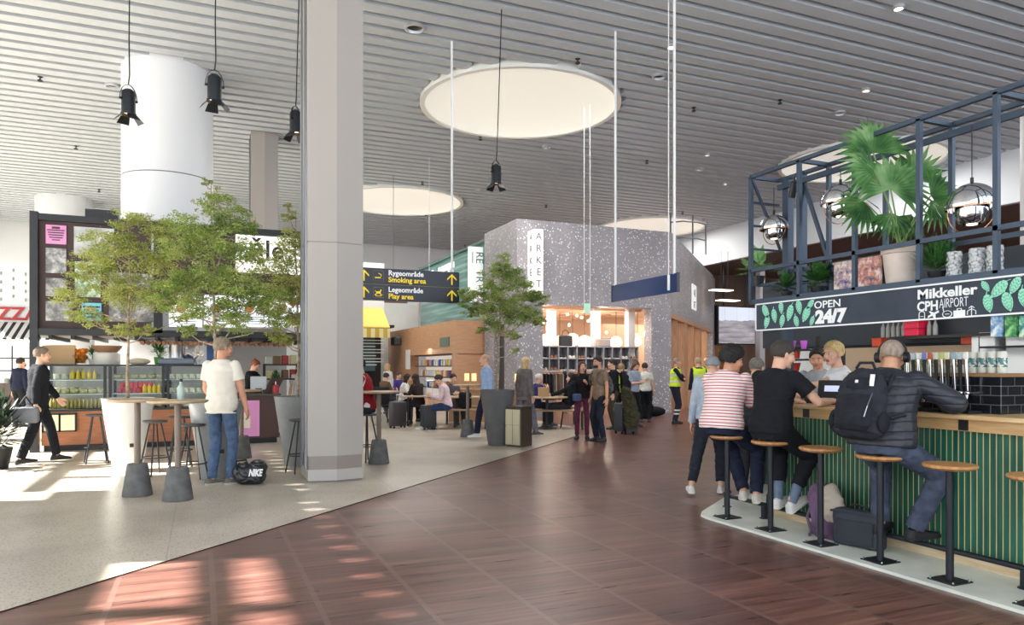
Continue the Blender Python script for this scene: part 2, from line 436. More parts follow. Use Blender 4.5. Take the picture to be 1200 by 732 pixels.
M_spr = mat('sprinkler_black', (40, 40, 42), .5)
sp0 = None
for u, v in [(47, 90), (89, 171), (145, 177), (116, 222), (677, 69), (758, 188), (499, 250), (495, 213), (563, 160), (545, 287), (640, 240), (914, 117), (873, 264), (813, 126), (800, 248)]:
    d = (CEIL-EYE)*FPX/(430-v); x, y = at(u, d)
    m = MB(); m.cyl((0, 0, .1), (0, 0, -.1), .014, 8); m.cone((0, 0, -.1), (0, 0, -.07), .05, .05, 10); m.cone((0, 0, 0), (0, 0, -.03), .06, .02, 10)
    if sp0 is None: sp0 = m.build('sprinkler_head', M_spr); o = sp0
    else: m.bm.free(); o = sp0.copy(); C.objects.link(o)
    o.location = (x, y, CEIL)
    tag(o, 'small black sprinkler head poking out of the slatted ceiling', 'sprinkler', 'ceiling sprinkler heads')
# ================================================================ terrazzo shop and oak shop in the middle distance
def speck(name, c0, c1, cs, rough=.45):
    n = NT(name, rough, .4)
    a = n.noise(n.co, .8, 3); v1 = n.voro(n.co, 11); v2 = n.voro(n.co, 22)
    base = n.ramp(a, [(.35, lin(c0)), (.65, lin(c1))])
    base = n.mix(n.math('MULTIPLY', n.math('LESS_THAN', v2, .3), .5), base, lin(cs))
    base = n.mix(n.math('MULTIPLY', n.math('LESS_THAN', v1, .24), .9), base, lin((226, 222, 222)))
    base = n.mix(n.math('MULTIPLY', n.math('LESS_THAN', n.voro(n.comb(n.math('ADD', n.x, 3.3), n.y, n.z), 13), .2), .6), base, lin((120, 112, 116)))
    return n.color(base)
M_terr = speck('grey_terrazzo_wall', (142, 138, 142), (160, 154, 158), (182, 176, 180))
M_shopin = mat('shop_interior_plaster', (206, 174, 148), .8)
M_woodlt = mat('shop_timber', (196, 152, 118), .5, col2=(176, 130, 98), vscale=3, stretch=(8, 8, 1))
shop = thing('corner_shop', 'grey terrazzo-clad corner shop with white vertical name sign and open shopfront', 'shop', (8.3, 19, 0))
def sb(name, m, M, sm=False): return m.build(name, M, shop, smooth=sm)
FZ = 3.28
m = MB(); m.box((2.65, .2, (FZ+5.7)/2), (5.3, .4, 5.7-FZ)); sb('front_fascia', m, M_terr)
m = MB(); m.box((.41, .2, FZ/2), (.82, .4, FZ)); sb('front_pier', m, M_terr)
m = MB(); m.box((4.93, .2, FZ/2), (.74, .4, FZ)); sb('front_pier', m, M_terr)
m = MB(); m.box((.2, 1.5, (2.75+5.7)/2), (.4, 2.2, 5.7-2.75)); m.box((.2, .67, 2.75/2), (.4, .54, 2.75)); m.box((.2, 2.18, 1.375), (.4, .84, 2.75)); sb('side_wall', m, M_terr)
m = MB(); m.box((.25, 1.35, 1.37), (.2, .82, 2.74)); sb('side_door', m, mat('shop_door_dark', (62, 60, 62), .3))
# chamfered wall at 45 degrees
A = V((5.3, 0, 0)); D = V((1, 1, 0)).normalized(); Nn = V((1, -1, 0)).normalized()
def ch(s, z, off=0): return A + D*s + Nn*off + V((0, 0, z))
LCH = 11.6
m = MB(); m.prism([ch(0, 3.14), ch(LCH, 3.14), ch(LCH, 3.14, -.4), ch(0, 3.14, -.4)], (0, 0, 2.56)); sb('angled_fascia', m, M_terr)
m = MB(); m.prism([ch(0, 3.0, .02), ch(LCH, 3.0, .02), ch(LCH, 3.0, -.4), ch(0, 3.0, -.4)], (0, 0, .14)); sb('timber_lintel', m, M_woodlt)
for s0, w in ((1.1, .14), (2.7, .8), (5.0, .14), (7.0, .4), (9.2, .14)):
    m = MB(); m.prism([ch(s0, 0), ch(s0+w, 0), ch(s0+w, 0, -.35), ch(s0, 0, -.35)], (0, 0, 3.0)); sb('timber_post', m, M_woodlt)
m = MB(); m.prism([ch(LCH-.5, 0, .03), ch(LCH+.5, 0, .03), ch(LCH+.5, 0, -.5), ch(LCH-.5, 0, -.5)], (0, 0, 5.6)); sb('end_pier', m, M_terr)
m = MB(); m.prism([ch(.3, .1, -.2), ch(LCH, .1, -.2), ch(LCH, .1, -.22), ch(.3, .1, -.22)], (0, 0, 2.9)); sb('angled_glazing', m, M_glass)
# interior shell
m = MB(); m.box((6.7, 8.0, 2.0), (11.8, .2, 4.0)); m.box((.5, 5.2, 2), (.1, 5.6, 4)); sb('interior_wall', m, M_shopin)
m = MB(); m.prism([(.3, .4, 3.55), (5.4, .4, 3.55), (13.6, 8.6, 3.55), (13.6, 9.0, 3.55), (.3, 9.0, 3.55)], (0, 0, .1)); sb('interior_ceiling', m, M_shopin)
m = MB()
for k in range(7): m.box((3.0, 1.2+k*1.0, 3.42), (5.2+k*.9*0, .12, .16))
sb('ceiling_beam', m, mat('pink_timber', (214, 176, 150), .6))
# two black track lights rows
M_warm = mat('warm_bulb', (255, 220, 180), .4, emit=(255, 214, 168), estr=9)
random.seed(3)
sl = MB()
for k in range(26): x_, y_ = random.uniform(.9, 5.2), random.uniform(.9, 7); sl.ball((x_, y_, 3.2-random.random()*.12), .045, 8, 6)
for k in range(16): s_ = random.uniform(1, 11); p = ch(s_, 2.7+random.random()*.15, -random.uniform(.8, 3)); sl.ball(p, .05, 8, 6)
sb('ceiling_spot_bulbs', sl, M_warm)
# white flagpole-style sign box: letters read downwards
sign = MB(); sign.box((.465, -.24, 4.42), (.27, .46, 1.86)); sg = sb('name_sign', sign, mat('lit_sign_white', (244, 244, 242), .6, emit=(255, 255, 255), estr=.25))
M_ltr = mat('sign_letter_grey', (92, 92, 96), .6)
for k, chh in enumerate('ARKET'):
    zz = 5.08-k*.335
    lettering(chh, .29, (.465, -.475, zz-.03), M_ltr, sg, FY, 'CENTER', name='letter')
    lettering(chh, .29, (.327, -.24, zz-.03), M_ltr, sg, FX, 'CENTER', name='letter', sx=.9)
q = A + D*4.9 + Nn*.03
s2 = MB(); a, b = ch(4.55, 3.62, .04), ch(5.6, 3.62, .04); s2.prism([a, b, b-Nn*.04, a-Nn*.04], (0, 0, .95)); s2o = sb('small_name_sign', s2, MATS['lit_sign_white'])
def chtext(s, txt, sz, z):
    p = ch(s, z, .045); o = lettering(txt, sz, p, M_ltr, s2o, (90, 0, 45), 'CENTER', name='letter')
chtext(5.08, 'AR', .42, 4.12); chtext(5.08, 'KET', .36, 3.7)
# grey cube shelf just inside the window
shx0, shy = 9.0, 20.3
shelf = thing('cube_shelf', 'grey metal cube shelving full of shoes inside the terrazzo shopfront', 'shelving', (shx0, shy, 0))
M_cube = mat('shelf_grey', (150, 150, 156), .5)
m = MB(); NCL = 13; CW = .325
for k in range(NCL+1): m.box((k*CW, .17, 1.72), (.03, .34, .76))
for z in (1.34, 1.72, 2.10): m.box((NCL*CW/2, .17, z), (NCL*CW+.03, .34, .03))
m.build('cubes', M_cube, shelf)
m = MB()
m.box((NCL*CW/2, .335, 1.72), (NCL*CW, .01, .76)); m.build('shelf_back', mat('shelf_back', (112, 110, 114), .7), shelf)
for x_ in (0, 5*CW, 9*CW, NCL*CW): MB().box((x_, .17, .67), (.05, .3, 1.34)).build('leg', M_cube, shelf)
# shoes: pairs as single items
def shoe_pair():
    m = MB()
    for sx in (-.065, .065):
        for yy, hw, h in ((0, .045, .09), (.07, .045, .075), (.14, .04, .05)): m.ball((sx, yy-.05, h*.45), (hw*.8, .07, h*.5), 8, 6)
    m.mi = 1
    for sx in (-.065, .065): m.box((sx, .02, .008), (.075, .24, .024), bevel=.005)
    return m.mesh('pair_of_shoes', [mat('shoe_black', (38, 36, 38), .5), M_white], True)
pr = [shoe_pair(), None, None]
pr[1] = pr[0].copy(); pr[1].materials.clear(); pr[1].materials.append(mat('shoe_tan', (160, 110, 78), .5)); pr[1].materials.append(M_white)
pr[2] = pr[0].copy(); pr[2].materials.clear(); pr[2].materials.append(mat('shoe_white', (222, 220, 216), .5)); pr[2].materials.append(M_white)
random.seed(5)
for r_ in range(2):
    for k in range(NCL):
        w = [0, 0, 0, 1, 2, 0][(k*5+r_*3) % 6]
        if k in (2, 3, 4) and r_ == 1: w = 1 if k == 3 else 0
        o = bpy.data.objects.new('pair_of_shoes', pr[w]); C.objects.link(o); o.location = (shx0+(k+.5)*CW, shy+.12, 1.355+r_*.38)
        tag(o, ['pair of black shoes in a cell of the grey cube shelf', 'pair of tan shoes in a cell of the grey cube shelf', 'pair of white shoes in a cell of the grey cube shelf'][w], 'shoes', ['black shoes on the cube shelf', 'tan shoes on the cube shelf', 'white shoes on the cube shelf'][w])
# hanging clothes under the shelf
rail = thing('clothes_rail', 'clothes rail under the grey cube shelf inside the terrazzo shop', 'rail', (shx0, shy+.2, 0))
m = MB(); m.cyl((.03, 0, 1.28), (NCL*CW-.03, 0, 1.28), .012, 8); m.build('rail', M_steel, rail)
gcols = [(52, 52, 56), (78, 84, 88), (46, 44, 46), (120, 92, 66), (34, 36, 48), (40, 44, 66), (150, 140, 132), (60, 66, 60)]
gn = ['black', 'grey', 'charcoal', 'brown', 'midnight', 'navy', 'beige', 'olive']
gm = []
for i, c in enumerate(gcols):
    m = MB(); m.loft([((0, 0, -.02), (1, 0, 0), (0, 1, 0), .015, .03), ((0, 0, -.06), (1, 0, 0), (0, 1, 0), .03, .2), ((0, 0, -.5), (1, 0, 0), (0, 1, 0), .035, .21), ((0, 0, -.85), (1, 0, 0), (0, 1, 0), .04, .24)], 10)
    gm.append(m.mesh('hanging_garment', mat('garment_'+gn[i], c, .9), True))
for k in range(34):
    i = (k//3+(k % 2)*3) % 8
    o = bpy.data.objects.new('hanging_garment', gm[i]); C.objects.link(o); o.location = (shx0+.15+k*.12, shy+.2, 1.27)
    tag(o, gn[i]+' garment hanging on the rail under the shoe shelf', 'clothes', gn[i]+' clothes under the shoe shelf')
# items inside the shop
def globe(x, y, z, r, label):
    t = thing('globe_lamp', label, 'lamp', (x, y, z)); MB().ball((0, 0, 0), r, 20, 12).build('globe', mat('globe_glow', (255, 236, 210), .4, emit=(255, 226, 190), estr=1.8), t, smooth=True)
    MB().cyl((0, 0, r), (0, 0, 3.5-z), .01, 8).build('cord', M_black, t)
for i, (u, v, r) in enumerate(((640, 398, .26), (656, 399, .22), (671, 398, .28), (685, 401, .3), (699, 402, .25), (722, 401, .26), (747, 400, .2))):
    d = 25; x, y = at(u, d); globe(x, y, hz(v, d), r*.8, ['leftmost glowing globe lamp inside the shop, by the pier', 'glowing globe lamp above the left third of the shoe shelf', 'glowing globe lamp left of the black handbag', 'glowing globe lamp directly behind the black handbag', 'glowing globe lamp between the two right white shop posts', 'glowing globe lamp near the right end of the shoe shelf', 'rightmost glowing globe lamp inside the shopfront'][i])
for i, u in enumerate((646, 698, 738)):
    x, y = at(u, 24); o = MB().box((0, 0, 1.7), (.26, .26, 3.4), bevel=.01).build('shop_post', mat('post_white', (206, 204, 206), .6)); o.location = (x, y, 0)
    tag(o, ['white interior post left of the black handbag in the shop', 'white interior post right of the black handbag in the shop', 'white interior post near the shop right pier'][i], 'post')
x, y = at(683, 21.6); hb = thing('black_handbag', 'black handbag standing on top of the grey shoe shelf', 'handbag', (10.62, shy+.17, 2.115))
MB().box((0, 0, .17), (.46, .16, .34), bevel=.03).build('bag_body', mat('bag_black', (30, 30, 32), .5), hb)
m = MB(); m.tube([(-.12, 0, .33), (-.1, 0, .46), (0, 0, .52), (.1, 0, .46), (.12, 0, .33)], .012); m.build('handle', MATS['bag_black'], hb)
dc = MB().box((0, 0, .12), (.42, .28, .24), bevel=.02).box((.1, 0, .27), (.3, .2, .06), bevel=.01).build('grey_display_box', mat('box_greybeige', (150, 140, 134), .7)); dc.location = (12.0, shy+.17, 2.115)
tag(dc, 'grey-beige display box on the right end of the shoe shelf', 'box')
# green glass upper wall with big white letters, left of the terrazzo shop
def green_glass():
    n = NT('green_glass_wall', .15, .6)
    v = n.noise(n.comb(n.math('MULTIPLY', n.y, .25), n.math('MULTIPLY', n.z, 5), 0), 1.3, 3)
    return n.color(n.ramp(v, [(.3, lin((72, 112, 108))), (.5, lin((96, 140, 136))), (.7, lin((150, 184, 178)))]))
gw = thing('green_glass_wall', 'green-tinted glass upper wall with large white letters above the oak shop', 'wall panel', (8.5, 21.5, 0))
m = MB(); m.box((0, 3.9, 4.15), (.16, 7.8, 2.7)); m.build('glass_panel', green_glass(), gw)
m = MB(); m.box((-.05, 3.9, 5.53), (.2, 7.85, .09)); m.build('top_trim', mat('trim_green', (70, 96, 92), .4), gw)
lettering('NIT', 1.75, (-.1, 6.3, 4.05), mat('letter_white', (246, 248, 248), .5, emit=(255, 255, 255), estr=.35), gw, FX, 'LEFT', .02, sx=1.0, bold=.03)
# vertical white sign
vs = thing('hanging_shop_sign', 'white vertical hanging sign with rotated green letters beside the terrazzo shop', 'sign', (8.2, 22.1, 0))
MB().box((0, 0, 4.45), (.52, .12, 1.8)).build('sign_panel', MATS['lit_sign_white'], vs)
M_grn = mat('letter_green', (70, 120, 92), .6)
for txt, z_, b_ in (('RE', 5.2, 0), ('TR', 4.62, 0)):
    lettering(txt, .36, (-.02, -.07, z_), M_grn, vs, (90, 90, 0), 'LEFT', .003)
MB().box((-.14, -.065, 5.0), (.025, .01, .36)).build('underline', M_grn, vs)
# oak shop
oak = thing('oak_shop_unit', 'pale oak shop block with a lit product shelf recess, behind the seated travellers', 'shop', (7.39, 21.85, 0))
def oakb(name, m, M): return m.build(name, M, oak)
m = MB(); H_ = 2.95; T = .35
m.box((.5, .15, H_/2), (1.0, .3, H_)); m.box((T/2, 4.85, (1.9+H_)/2), (T, 9.1, H_-1.9)); m.box((T/2, 7.4, .95), (T, 4.0, 1.9)); m.box((T/2, 2.85, .15), (T, 5.1, .3))
oakb('oak_walls', m, M_kioskwood)
m = MB(); m.box((.7, 2.9, 1.1), (.05, 5.2, 1.7)); oakb('recess_back', m, mat('recess_white', (226, 222, 216), .7, emit=(255, 240, 225), estr=.25))
m = MB()
for z in (.35, .72, 1.1, 1.48, 1.88): m.box((.45, 2.85, z), (.5, 5.1, .035))
oakb('shelf_boards', m, mat('shelf_darkwood', (92, 72, 60), .5))
m = MB(); m.box((.55, .14, H_/2+.4), (.9, .32, .02)); oakb('panel_joint', m, mat('joint_brown', (130, 92, 66), .6))
m = MB(); m.box((-.02, 1.0, 2.28), (.03, .95, .3)); so = oakb('small_sign', m, mat('sign_teal', (104, 124, 112), .5))
m = MB(); m.box((-.02, 5.6, 1.75), (.03, .6, .75)); oakb('wall_poster', m, M_paper)
m = MB(); m.box((-.15, 6.9, 2.5), (.28, .7, .34), bevel=.04); m.cyl((-.02, 6.9, 2.72), (-.12, 6.9, 2.68), .03, 8); sp = m.build('wall_speaker', mat('speaker_dark', (66, 64, 64), .6)); sp.location = (7.37, 21.85, 0); tag(sp, 'dark loudspeaker box mounted on the pale oak shop wall', 'speaker')
random.seed(11)
pc = [(232, 230, 226), (206, 60, 66), (232, 190, 60), (70, 92, 170), (220, 130, 60), (190, 196, 200)]
pn = ['white', 'red', 'yellow', 'blue', 'orange', 'grey']
pm = []
for i, c in enumerate(pc):
    m = MB(); m.box((0, 0, .1), (.1, .16, .2), bevel=.01); m.box((0, 0, .21), (.06, .1, .03)); pm.append(m.mesh('shop_package', mat('package_'+pn[i], c, .5)))
for z in (.74, 1.12, 1.50):
    for k in range(17):
        i = random.choice([0, 0, 0, 0, 5, 5, 1, 3, 2, 4])
        o = bpy.data.objects.new('shop_package', pm[i]); C.objects.link(o); o.location = (7.39+.4, 21.85+.5+k*.285, z)
        tag(o, pn[i]+' package standing on the lit shelf of the oak shop', 'package', pn[i]+' packages on the oak shop shelf')
# far food stall: yellow awning, dark room, menu board
st = thing('food_stall', 'far food stall with yellow awning and dark interior beside the front pillar', 'stall', (0, 0, 0))
d_ = 27; xa, ya = at(395, 29); xb, yb = at(466, 29)
yy = 28.0
def X_at(u, Y): 
    t = (u-600)/FPX; return Y*(SF+CF*t)/(CF-SF*t)
x0, x1 = X_at(380, yy), X_at(462, yy)
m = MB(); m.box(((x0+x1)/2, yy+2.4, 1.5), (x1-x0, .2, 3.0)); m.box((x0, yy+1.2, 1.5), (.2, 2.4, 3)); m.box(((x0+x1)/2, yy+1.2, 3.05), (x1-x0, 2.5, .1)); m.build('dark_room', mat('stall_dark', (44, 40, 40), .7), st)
m = MB(); m.box(((x0+x1)/2-.3, yy+.1, 5.2-.9), (x1-x0-.2, .2, 2.4)); m.build('upper_wall', M_wwall, st)
m = MB(); xs0, xs1 = X_at(380, yy-.8), X_at(454, yy-.8)
m.prism([(xs0, yy, 3.75), (xs0, yy-1.2, 2.95), (xs0, yy-1.2, 2.9), (xs0, yy, 3.7)], (xs1-xs0, 0, 0)); m.build('awning', mat('awning_yellow', (222, 188, 84), .7), st)
n = NT('awning_stripes', .7); s_ = n.math('LESS_THAN', n.math('FRACT', n.math('MULTIPLY', n.x, 3.2)), .5); M_as = n.color(n.mix(s_, lin((240, 226, 170)), lin((210, 176, 70))))
m = MB(); m.box(((xs0+xs1)/2, yy-1.2, 2.72), (xs1-xs0, .03, .34)); m.build('awning_valance', M_as, st)
xm0, xm1 = X_at(400, yy+.2), X_at(440, yy+.2)
m = MB(); m.box(((xm0+xm1)/2, yy+.3, 1.95), (xm1-xm0, .06, 1.3)); mo = m.build('menu_board', mat('menu_teal', (52, 84, 92), .6), st)
m = MB()
for k in range(9): m.box(((xm0+xm1)/2+.5+.1*math.sin(k*2), yy+.255, 2.5-k*.12), (1.1-.3*(k % 3), .01, .03))
m.build('menu_lines', M_paper, mo)
m = MB(); m.box(((xm0+xm1)/2+.9, yy+.05, 4.35), (2.0, .05, .75)); m.mi = 1; m.prism([((xm0+xm1)/2+.9, yy+.0, 4.5), ((xm0+xm1)/2+1.5, yy+.0, 4.5), ((xm0+xm1)/2+1.2, yy+.0, 4.1)], (0, .01, 0)); m.build('upper_banner', [mat('banner_dark', (96, 70, 74), .6), M_paper], st)
x2, x3 = X_at(462, 29.5), X_at(492, 29.5)
m = MB(); m.box(((x2+x3)/2, 30.9, 2.6), (x3-x2+.6, .3, 5.2)); o = m.build('grey_partition', mat('partition_grey', (196, 198, 194), .7, var=.04, vscale=1)); tag(o, 'tall plain grey partition between yellow awning and green glass', 'partition')
# video screen at the far right of the shop
def screen_mat():
    n = NT('video_screen', .3, .5)
    fx = n.math('FRACT', n.math('MULTIPLY', n.x, 1.4)); line = n.math('LESS_THAN', fx, .03)
    wav = n.noise(n.comb(n.math('MULTIPLY', n.x, 1.2), 0, 0), 1.5, 3)
    edge_ = n.math('ADD', n.math('MULTIPLY', wav, .35), .85)
    up = n.math('GREATER_THAN', n.z, edge_)
    gr = n.noise(n.comb(n.math('MULTIPLY', n.x, .6), 0, n.math('MULTIPLY', n.z, 5)), 1.2, 3)
    lo = n.ramp(gr, [(.35, lin((120, 116, 124))), (.65, lin((176, 172, 178)))])
    c = n.mix(up, lo, lin((214, 222, 236))); c = n.mix(n.math('MULTIPLY', line, .5), c, lin((130, 130, 180)))
    n.color(c); n.put(n.b.inputs['Emission Color'], c); n.b.inputs['Emission Strength'].default_value = .45
    return n.m
xq0, xq1 = X_at(841, 27.3), X_at(884, 27.3)
vsn = thing('video_wall', 'large hanging video wall showing a grey landscape, left of the bar sign', 'screen', ((xq0+xq1)/2, 27.3, 2.62))
W_ = xq1-xq0; m = MB(); m.box((0, 0, .8), (W_, .1, 1.7)); m.build('display', screen_mat(), vsn)
m = MB(); m.box((0, .12, .8), (W_+.1, .14, 1.8)); m.box((-W_/2-.06, 0, .8), (.1, .2, 1.85)); m.build('housing', M_dark, vsn)
m = MB(); m.cyl((-W_*.3, .1, 1.6), (-W_*.3, .1, 3.6), .05, 8); m.cyl((W_*.3, .1, 1.6), (W_*.3, .1, 3.6), .05, 8); m.build('hanger', M_dark, vsn)
xq2 = X_at(889, 27.0)
o = MB().box((0, 0, 3.1), (.3, .3, 6.2)).build('grey_post', mat('post_lightgrey', (190, 190, 196), .5)); o.location = (xq2+.1, 27.0, 0); tag(o, 'light grey post between the video wall and the bar sign', 'post')
o = MB().box((0, 0, 1.25), (2.4, .2, 2.5), bevel=.01).box((-.6, -.12, 1.2), (.08, .06, 2.4)).box((.6, -.12, 1.2), (.08, .06, 2.4)).build('timber_shopfront', mat('amber_timber', (150, 98, 58), .5)); o.location = ((xq0+xq1)/2, 29.4, 0); tag(o, 'amber timber shopfront under the video wall', 'shopfront')
# hanging light strips in the corridor under the low ceiling
for i, (u, v) in enumerate(((845, 340), (853, 352))):
    d = 30; x, y = at(u, d)
    o = MB().box((0, 0, 0), (.95, .4, .04)).build('panel_light', mat('panel_glow', (255, 244, 225), .5, emit=(255, 240, 215), estr=2)); o.location = (x, y, hz(v, d)); cd = MB().cyl((0, 0, .02), (0, 0, 6.25-hz(v, d)), .012, 6).build('cord', M_dark, o)
    tag(o, ['upper flat panel light above the video wall', 'lower flat panel light just over the video wall'][i], 'lamp')
# roof ladder cage
x, y = at(806, 26)
lad = thing('roof_ladder_cage', 'thin metal ladder cage standing on the shop roof by the white bulkhead', 'ladder', (x+.4, y+.9, 5.7))
m = MB()
for dx in (-.5, .5, 1.1): m.cyl((dx, 0, 0), (dx, 0, 1.15+.3*(dx < 1)), .03, 6)
for z in (.5, 1.1): m.tube([(-.5, 0, z), (-.2, -.35, z), (.4, -.4, z), (.9, -.2, z), (1.1, 0, z)], .025, 6)
m.build('cage', mat('ladder_metal', (110, 120, 130), .4, .6), lad)
# ================================================================ deli kiosk on the left
KY = 14.6
kio = thing('deli_kiosk', 'deli kiosk with glass display counter, photo board and lit menu screens', 'kiosk', (-2.68, KY, 0))
def kb(name, m, M, par=None, sm=False): return m.build(name, M, par or kio, smooth=sm)
def L(X): return X+2.68
XR = 2.1
M_kframe = mat('kiosk_black', (34, 36, 40), .5); M_kbrown = mat('kiosk_brown_board', (66, 48, 46), .6)
m = MB()
for z in (2.06, 4.02): m.box((L(XR)/2, 0, z), (L(XR), .16, .11))
m.box((.06, 0, 2.05), (.12, .2, 4.1)); m.box((L(-.72), 0, 3.04), (.14, .16, 1.95)); m.box((L(XR), 0, 2.05), (.12, .16, 4.1))
m.box((L(-1.62), .1, 4.13), (.5, .25, .18))
kb('board_frame', m, M_kframe)
m = MB(); m.box((L(-1.76), .03, 3.04), (1.85, .06, 1.88)); kb('photo_board', m, M_kbrown)
# posters on the board
def bw_photo():
    n = NT('bw_photo', .5); a = n.noise(n.co, 7, 6, .7)
    return n.color(n.ramp(a, [(.3, lin((50, 50, 52))), (.5, lin((130, 130, 132))), (.68, lin((214, 214, 214)))]))
M_bw = bw_photo(); M_bwl = mat('photo_pale', (206, 208, 210), .5, col2=(160, 162, 164), vscale=3)
M_pink = mat('poster_pink', (226, 150, 200), .6); M_blue = mat('poster_blue', (120, 200, 222), .6); M_grnp = mat('poster_pattern', (214, 226, 206), .6, col2=(110, 140, 100), vscale=16)
def poster(u0, u1, v0, v1, M, name='poster', txt=None):
    xa, xb = X_at(u0, KY), X_at(u1, KY); d = KY*CF+(xa+xb)/2*SF
    za, zb = hz(v1, d), hz(v0, d)
    o = MB().box((L((xa+xb)/2), -.02, (za+zb)/2), (xb-xa, .03, zb-za)).build(name, M, kio)
    if txt:
        for k, (s_, sz) in enumerate(txt): lettering(s_, sz, (L((xa+xb)/2), -.04, zb-.09-k*.075), M_dark, o, FY, 'CENTER', .001)
    return o
po = poster(54, 78, 264, 286, M_pink, 'pink_poster'); 
for k in range(6): 
    pass
m = MB(); zt = hz(267, 12.6)
for k, w in enumerate((.12, .26, .24, .22, .2, .12)): m.box((L(X_at(66, KY)), -.04, zt-.02-k*.042), (w, .004, .018 if k else .035))
m.build('print_lines', M_kbrown, po)
poster(54, 78, 291, 320, M_bw, 'framed_photo'); poster(54, 78, 326, 347, M_bw, 'framed_photo'); poster(54, 86, 353, 376, M_bw, 'framed_photo')
poster(87, 134, 267, 300, M_bwl, 'pale_photo'); poster(88, 118, 307, 348, M_grnp, 'leaf_print_poster')
po = poster(96, 119, 355, 376, M_blue, 'blue_poster'); m = MB()
for k, w in enumerate((.26, .22, .2, .14)): m.box((L(X_at(107.5, KY)), -.04, hz(360+k*4, 12.8)), (w, .004, .025))
m.build('print_lines', M_dark, po)
poster(128, 180, 320, 377, M_bw, 'large_photo')
# right part: white lit sign and four menu screens
M_lit = mat('lightbox_white', (248, 246, 242), .6, emit=(255, 252, 246), estr=.55)
sg = poster(276, 372, 278, 321, M_lit, 'lit_sign')
dd = KY*CF+X_at(300, KY)*SF; px = dd/FPX
zb_ = hz(308, dd)
M_sgl = mat('sign_letters_dark', (46, 44, 44), .6)
lettering('\u011ble', 30*px, (L(X_at(291, KY)), -.045, hz(302, dd)), M_sgl, sg, FY, 'LEFT', .004, bold=.008, spacing=1.05)
m = MB(); m.box((L(X_at(285, KY)), .02, 3.35), (3.0*0+.9*0+2.9, .04, 1.25)); kb('upper_back_panel', m, M_kbrown)
M_scr = mat('menu_screen_glow', (236, 240, 246), .4, emit=(240, 246, 255), estr=.5)
for a, b in ((198, 237), (239, 276), (279, 314), (316, 352)):
    s_ = poster(a, b, 346, 383, M_scr, 'menu_screen'); xa, xb = X_at(a, KY), X_at(b, KY)
    d2 = KY*CF+xa*SF
    m = MB(); 
    for k in range(4): m.box((L(xa+.3), -.04, hz(371+k*2.6, d2)), (.34-.07*(k % 2), .004, .014))
    m.build('menu_text', mat('menu_text_grey', (130, 140, 152), .6), s_)
    m = MB(); m.cyl((L(xa+.2), -.05, hz(361, d2)), (L(xa+.2), -.036, hz(361, d2)), .085, 20); m.cyl((L(xa+.42), -.05, hz(354, d2)), (L(xa+.42), -.036, hz(354, d2)), .07, 20); m.build('food_picture', mat('food_green', (176, 160, 70), .5, col2=(196, 80, 60), vscale=22), s_)
# counter
wf = MB(); wf.box((L(-1.1), .45, .39), (2.85, .9, .58)); kb('wood_front', wf, M_walnut)
m = MB(); m.box((L(-1.1), .48, .05), (2.8, .85, .1)); m.box((L(.84), .48, .05), (1.0, .85, .1)); kb('black_kick', m, M_dark)
m = MB(); m.box((L(.84), .45, .5), (1.06, .9, .8)); kb('till_counter', m, mat('till_brown', (78, 52, 46), .5))
m = MB(); m.box((L(.84), .42, .92), (1.12, .98, .04)); kb('till_top', m, mat('till_top', (70, 66, 64), .35))
po = poster(280, 304, 469, 511, M_pink, 'pink_ice_cream_poster'); po.location.y = -.0
m = MB(); xc = L(X_at(289, KY)); m.cone((xc, -.04, .42), (xc, -.036, .42), .001, .001, 4) ; m.prism([(xc-.06, -.042, .3), (xc+.06, -.042, .3), (xc+.07, -.042, .48), (xc-.07, -.042, .48)], (0, .005, 0)); m.prism([(xc-.075, -.042, .49), (xc+.075, -.042, .49), (xc+.03, -.042, .6), (xc-.04, -.042, .6)], (0, .005, 0)); m.build('cup_picture', mat('cup_cream', (236, 222, 200), .6), po)
for a, b in ((52, 69), (71.5, 88)):
    s_ = poster(a, b, 486, 505, mat('notice_cream', (222, 222, 190), .6), 'notice_frame'); 
    xa, xb = X_at(a, KY), X_at(b, KY); m = MB(); zc = hz(495.5, 12.4)
    for dx in (-1, 1): m.box((L((xa+xb)/2)+dx*.125, -.03, zc), (.02, .03, .32))
    for dz in (-1, 1): m.box((L((xa+xb)/2), -.03, zc+dz*.15), (.27, .03, .02))
    m.build('black_border', M_dark, s_)
# glass display cases
case = MB()
for X in (-2.52, -1.57, -1.49, -.64, -.56, .3): 
    case.box((L(X), .03, 1.08), (.045, .045, .8)); case.box((L(X), .85, 1.08), (.045, .045, .8))
case.box((L(-1.1), .44, 1.48), (2.9, .9, .035)); case.box((L(-1.1), .44, .70), (2.9, .9, .035))
kb('case_frame', case, M_kframe)
m = MB()
for z in (.97, 1.22): m.box((L(-1.1), .46, z), (2.8, .6, .015))
kb('glass_shelf', m, mat('frosted_shelf', (196, 202, 204), .2))
m = MB(); m.box((L(-1.1), .88, 1.09), (2.85, .02, .74)); kb('case_back', m, mat('case_back_light', (176, 172, 164), .6, emit=(255, 250, 240), estr=.06))
m = MB(); m.box((L(-1.1), .02, 1.09), (2.84, .01, .74)); kb('case_glass', m, glass_mat('case_glass', (246, 250, 249), .015))
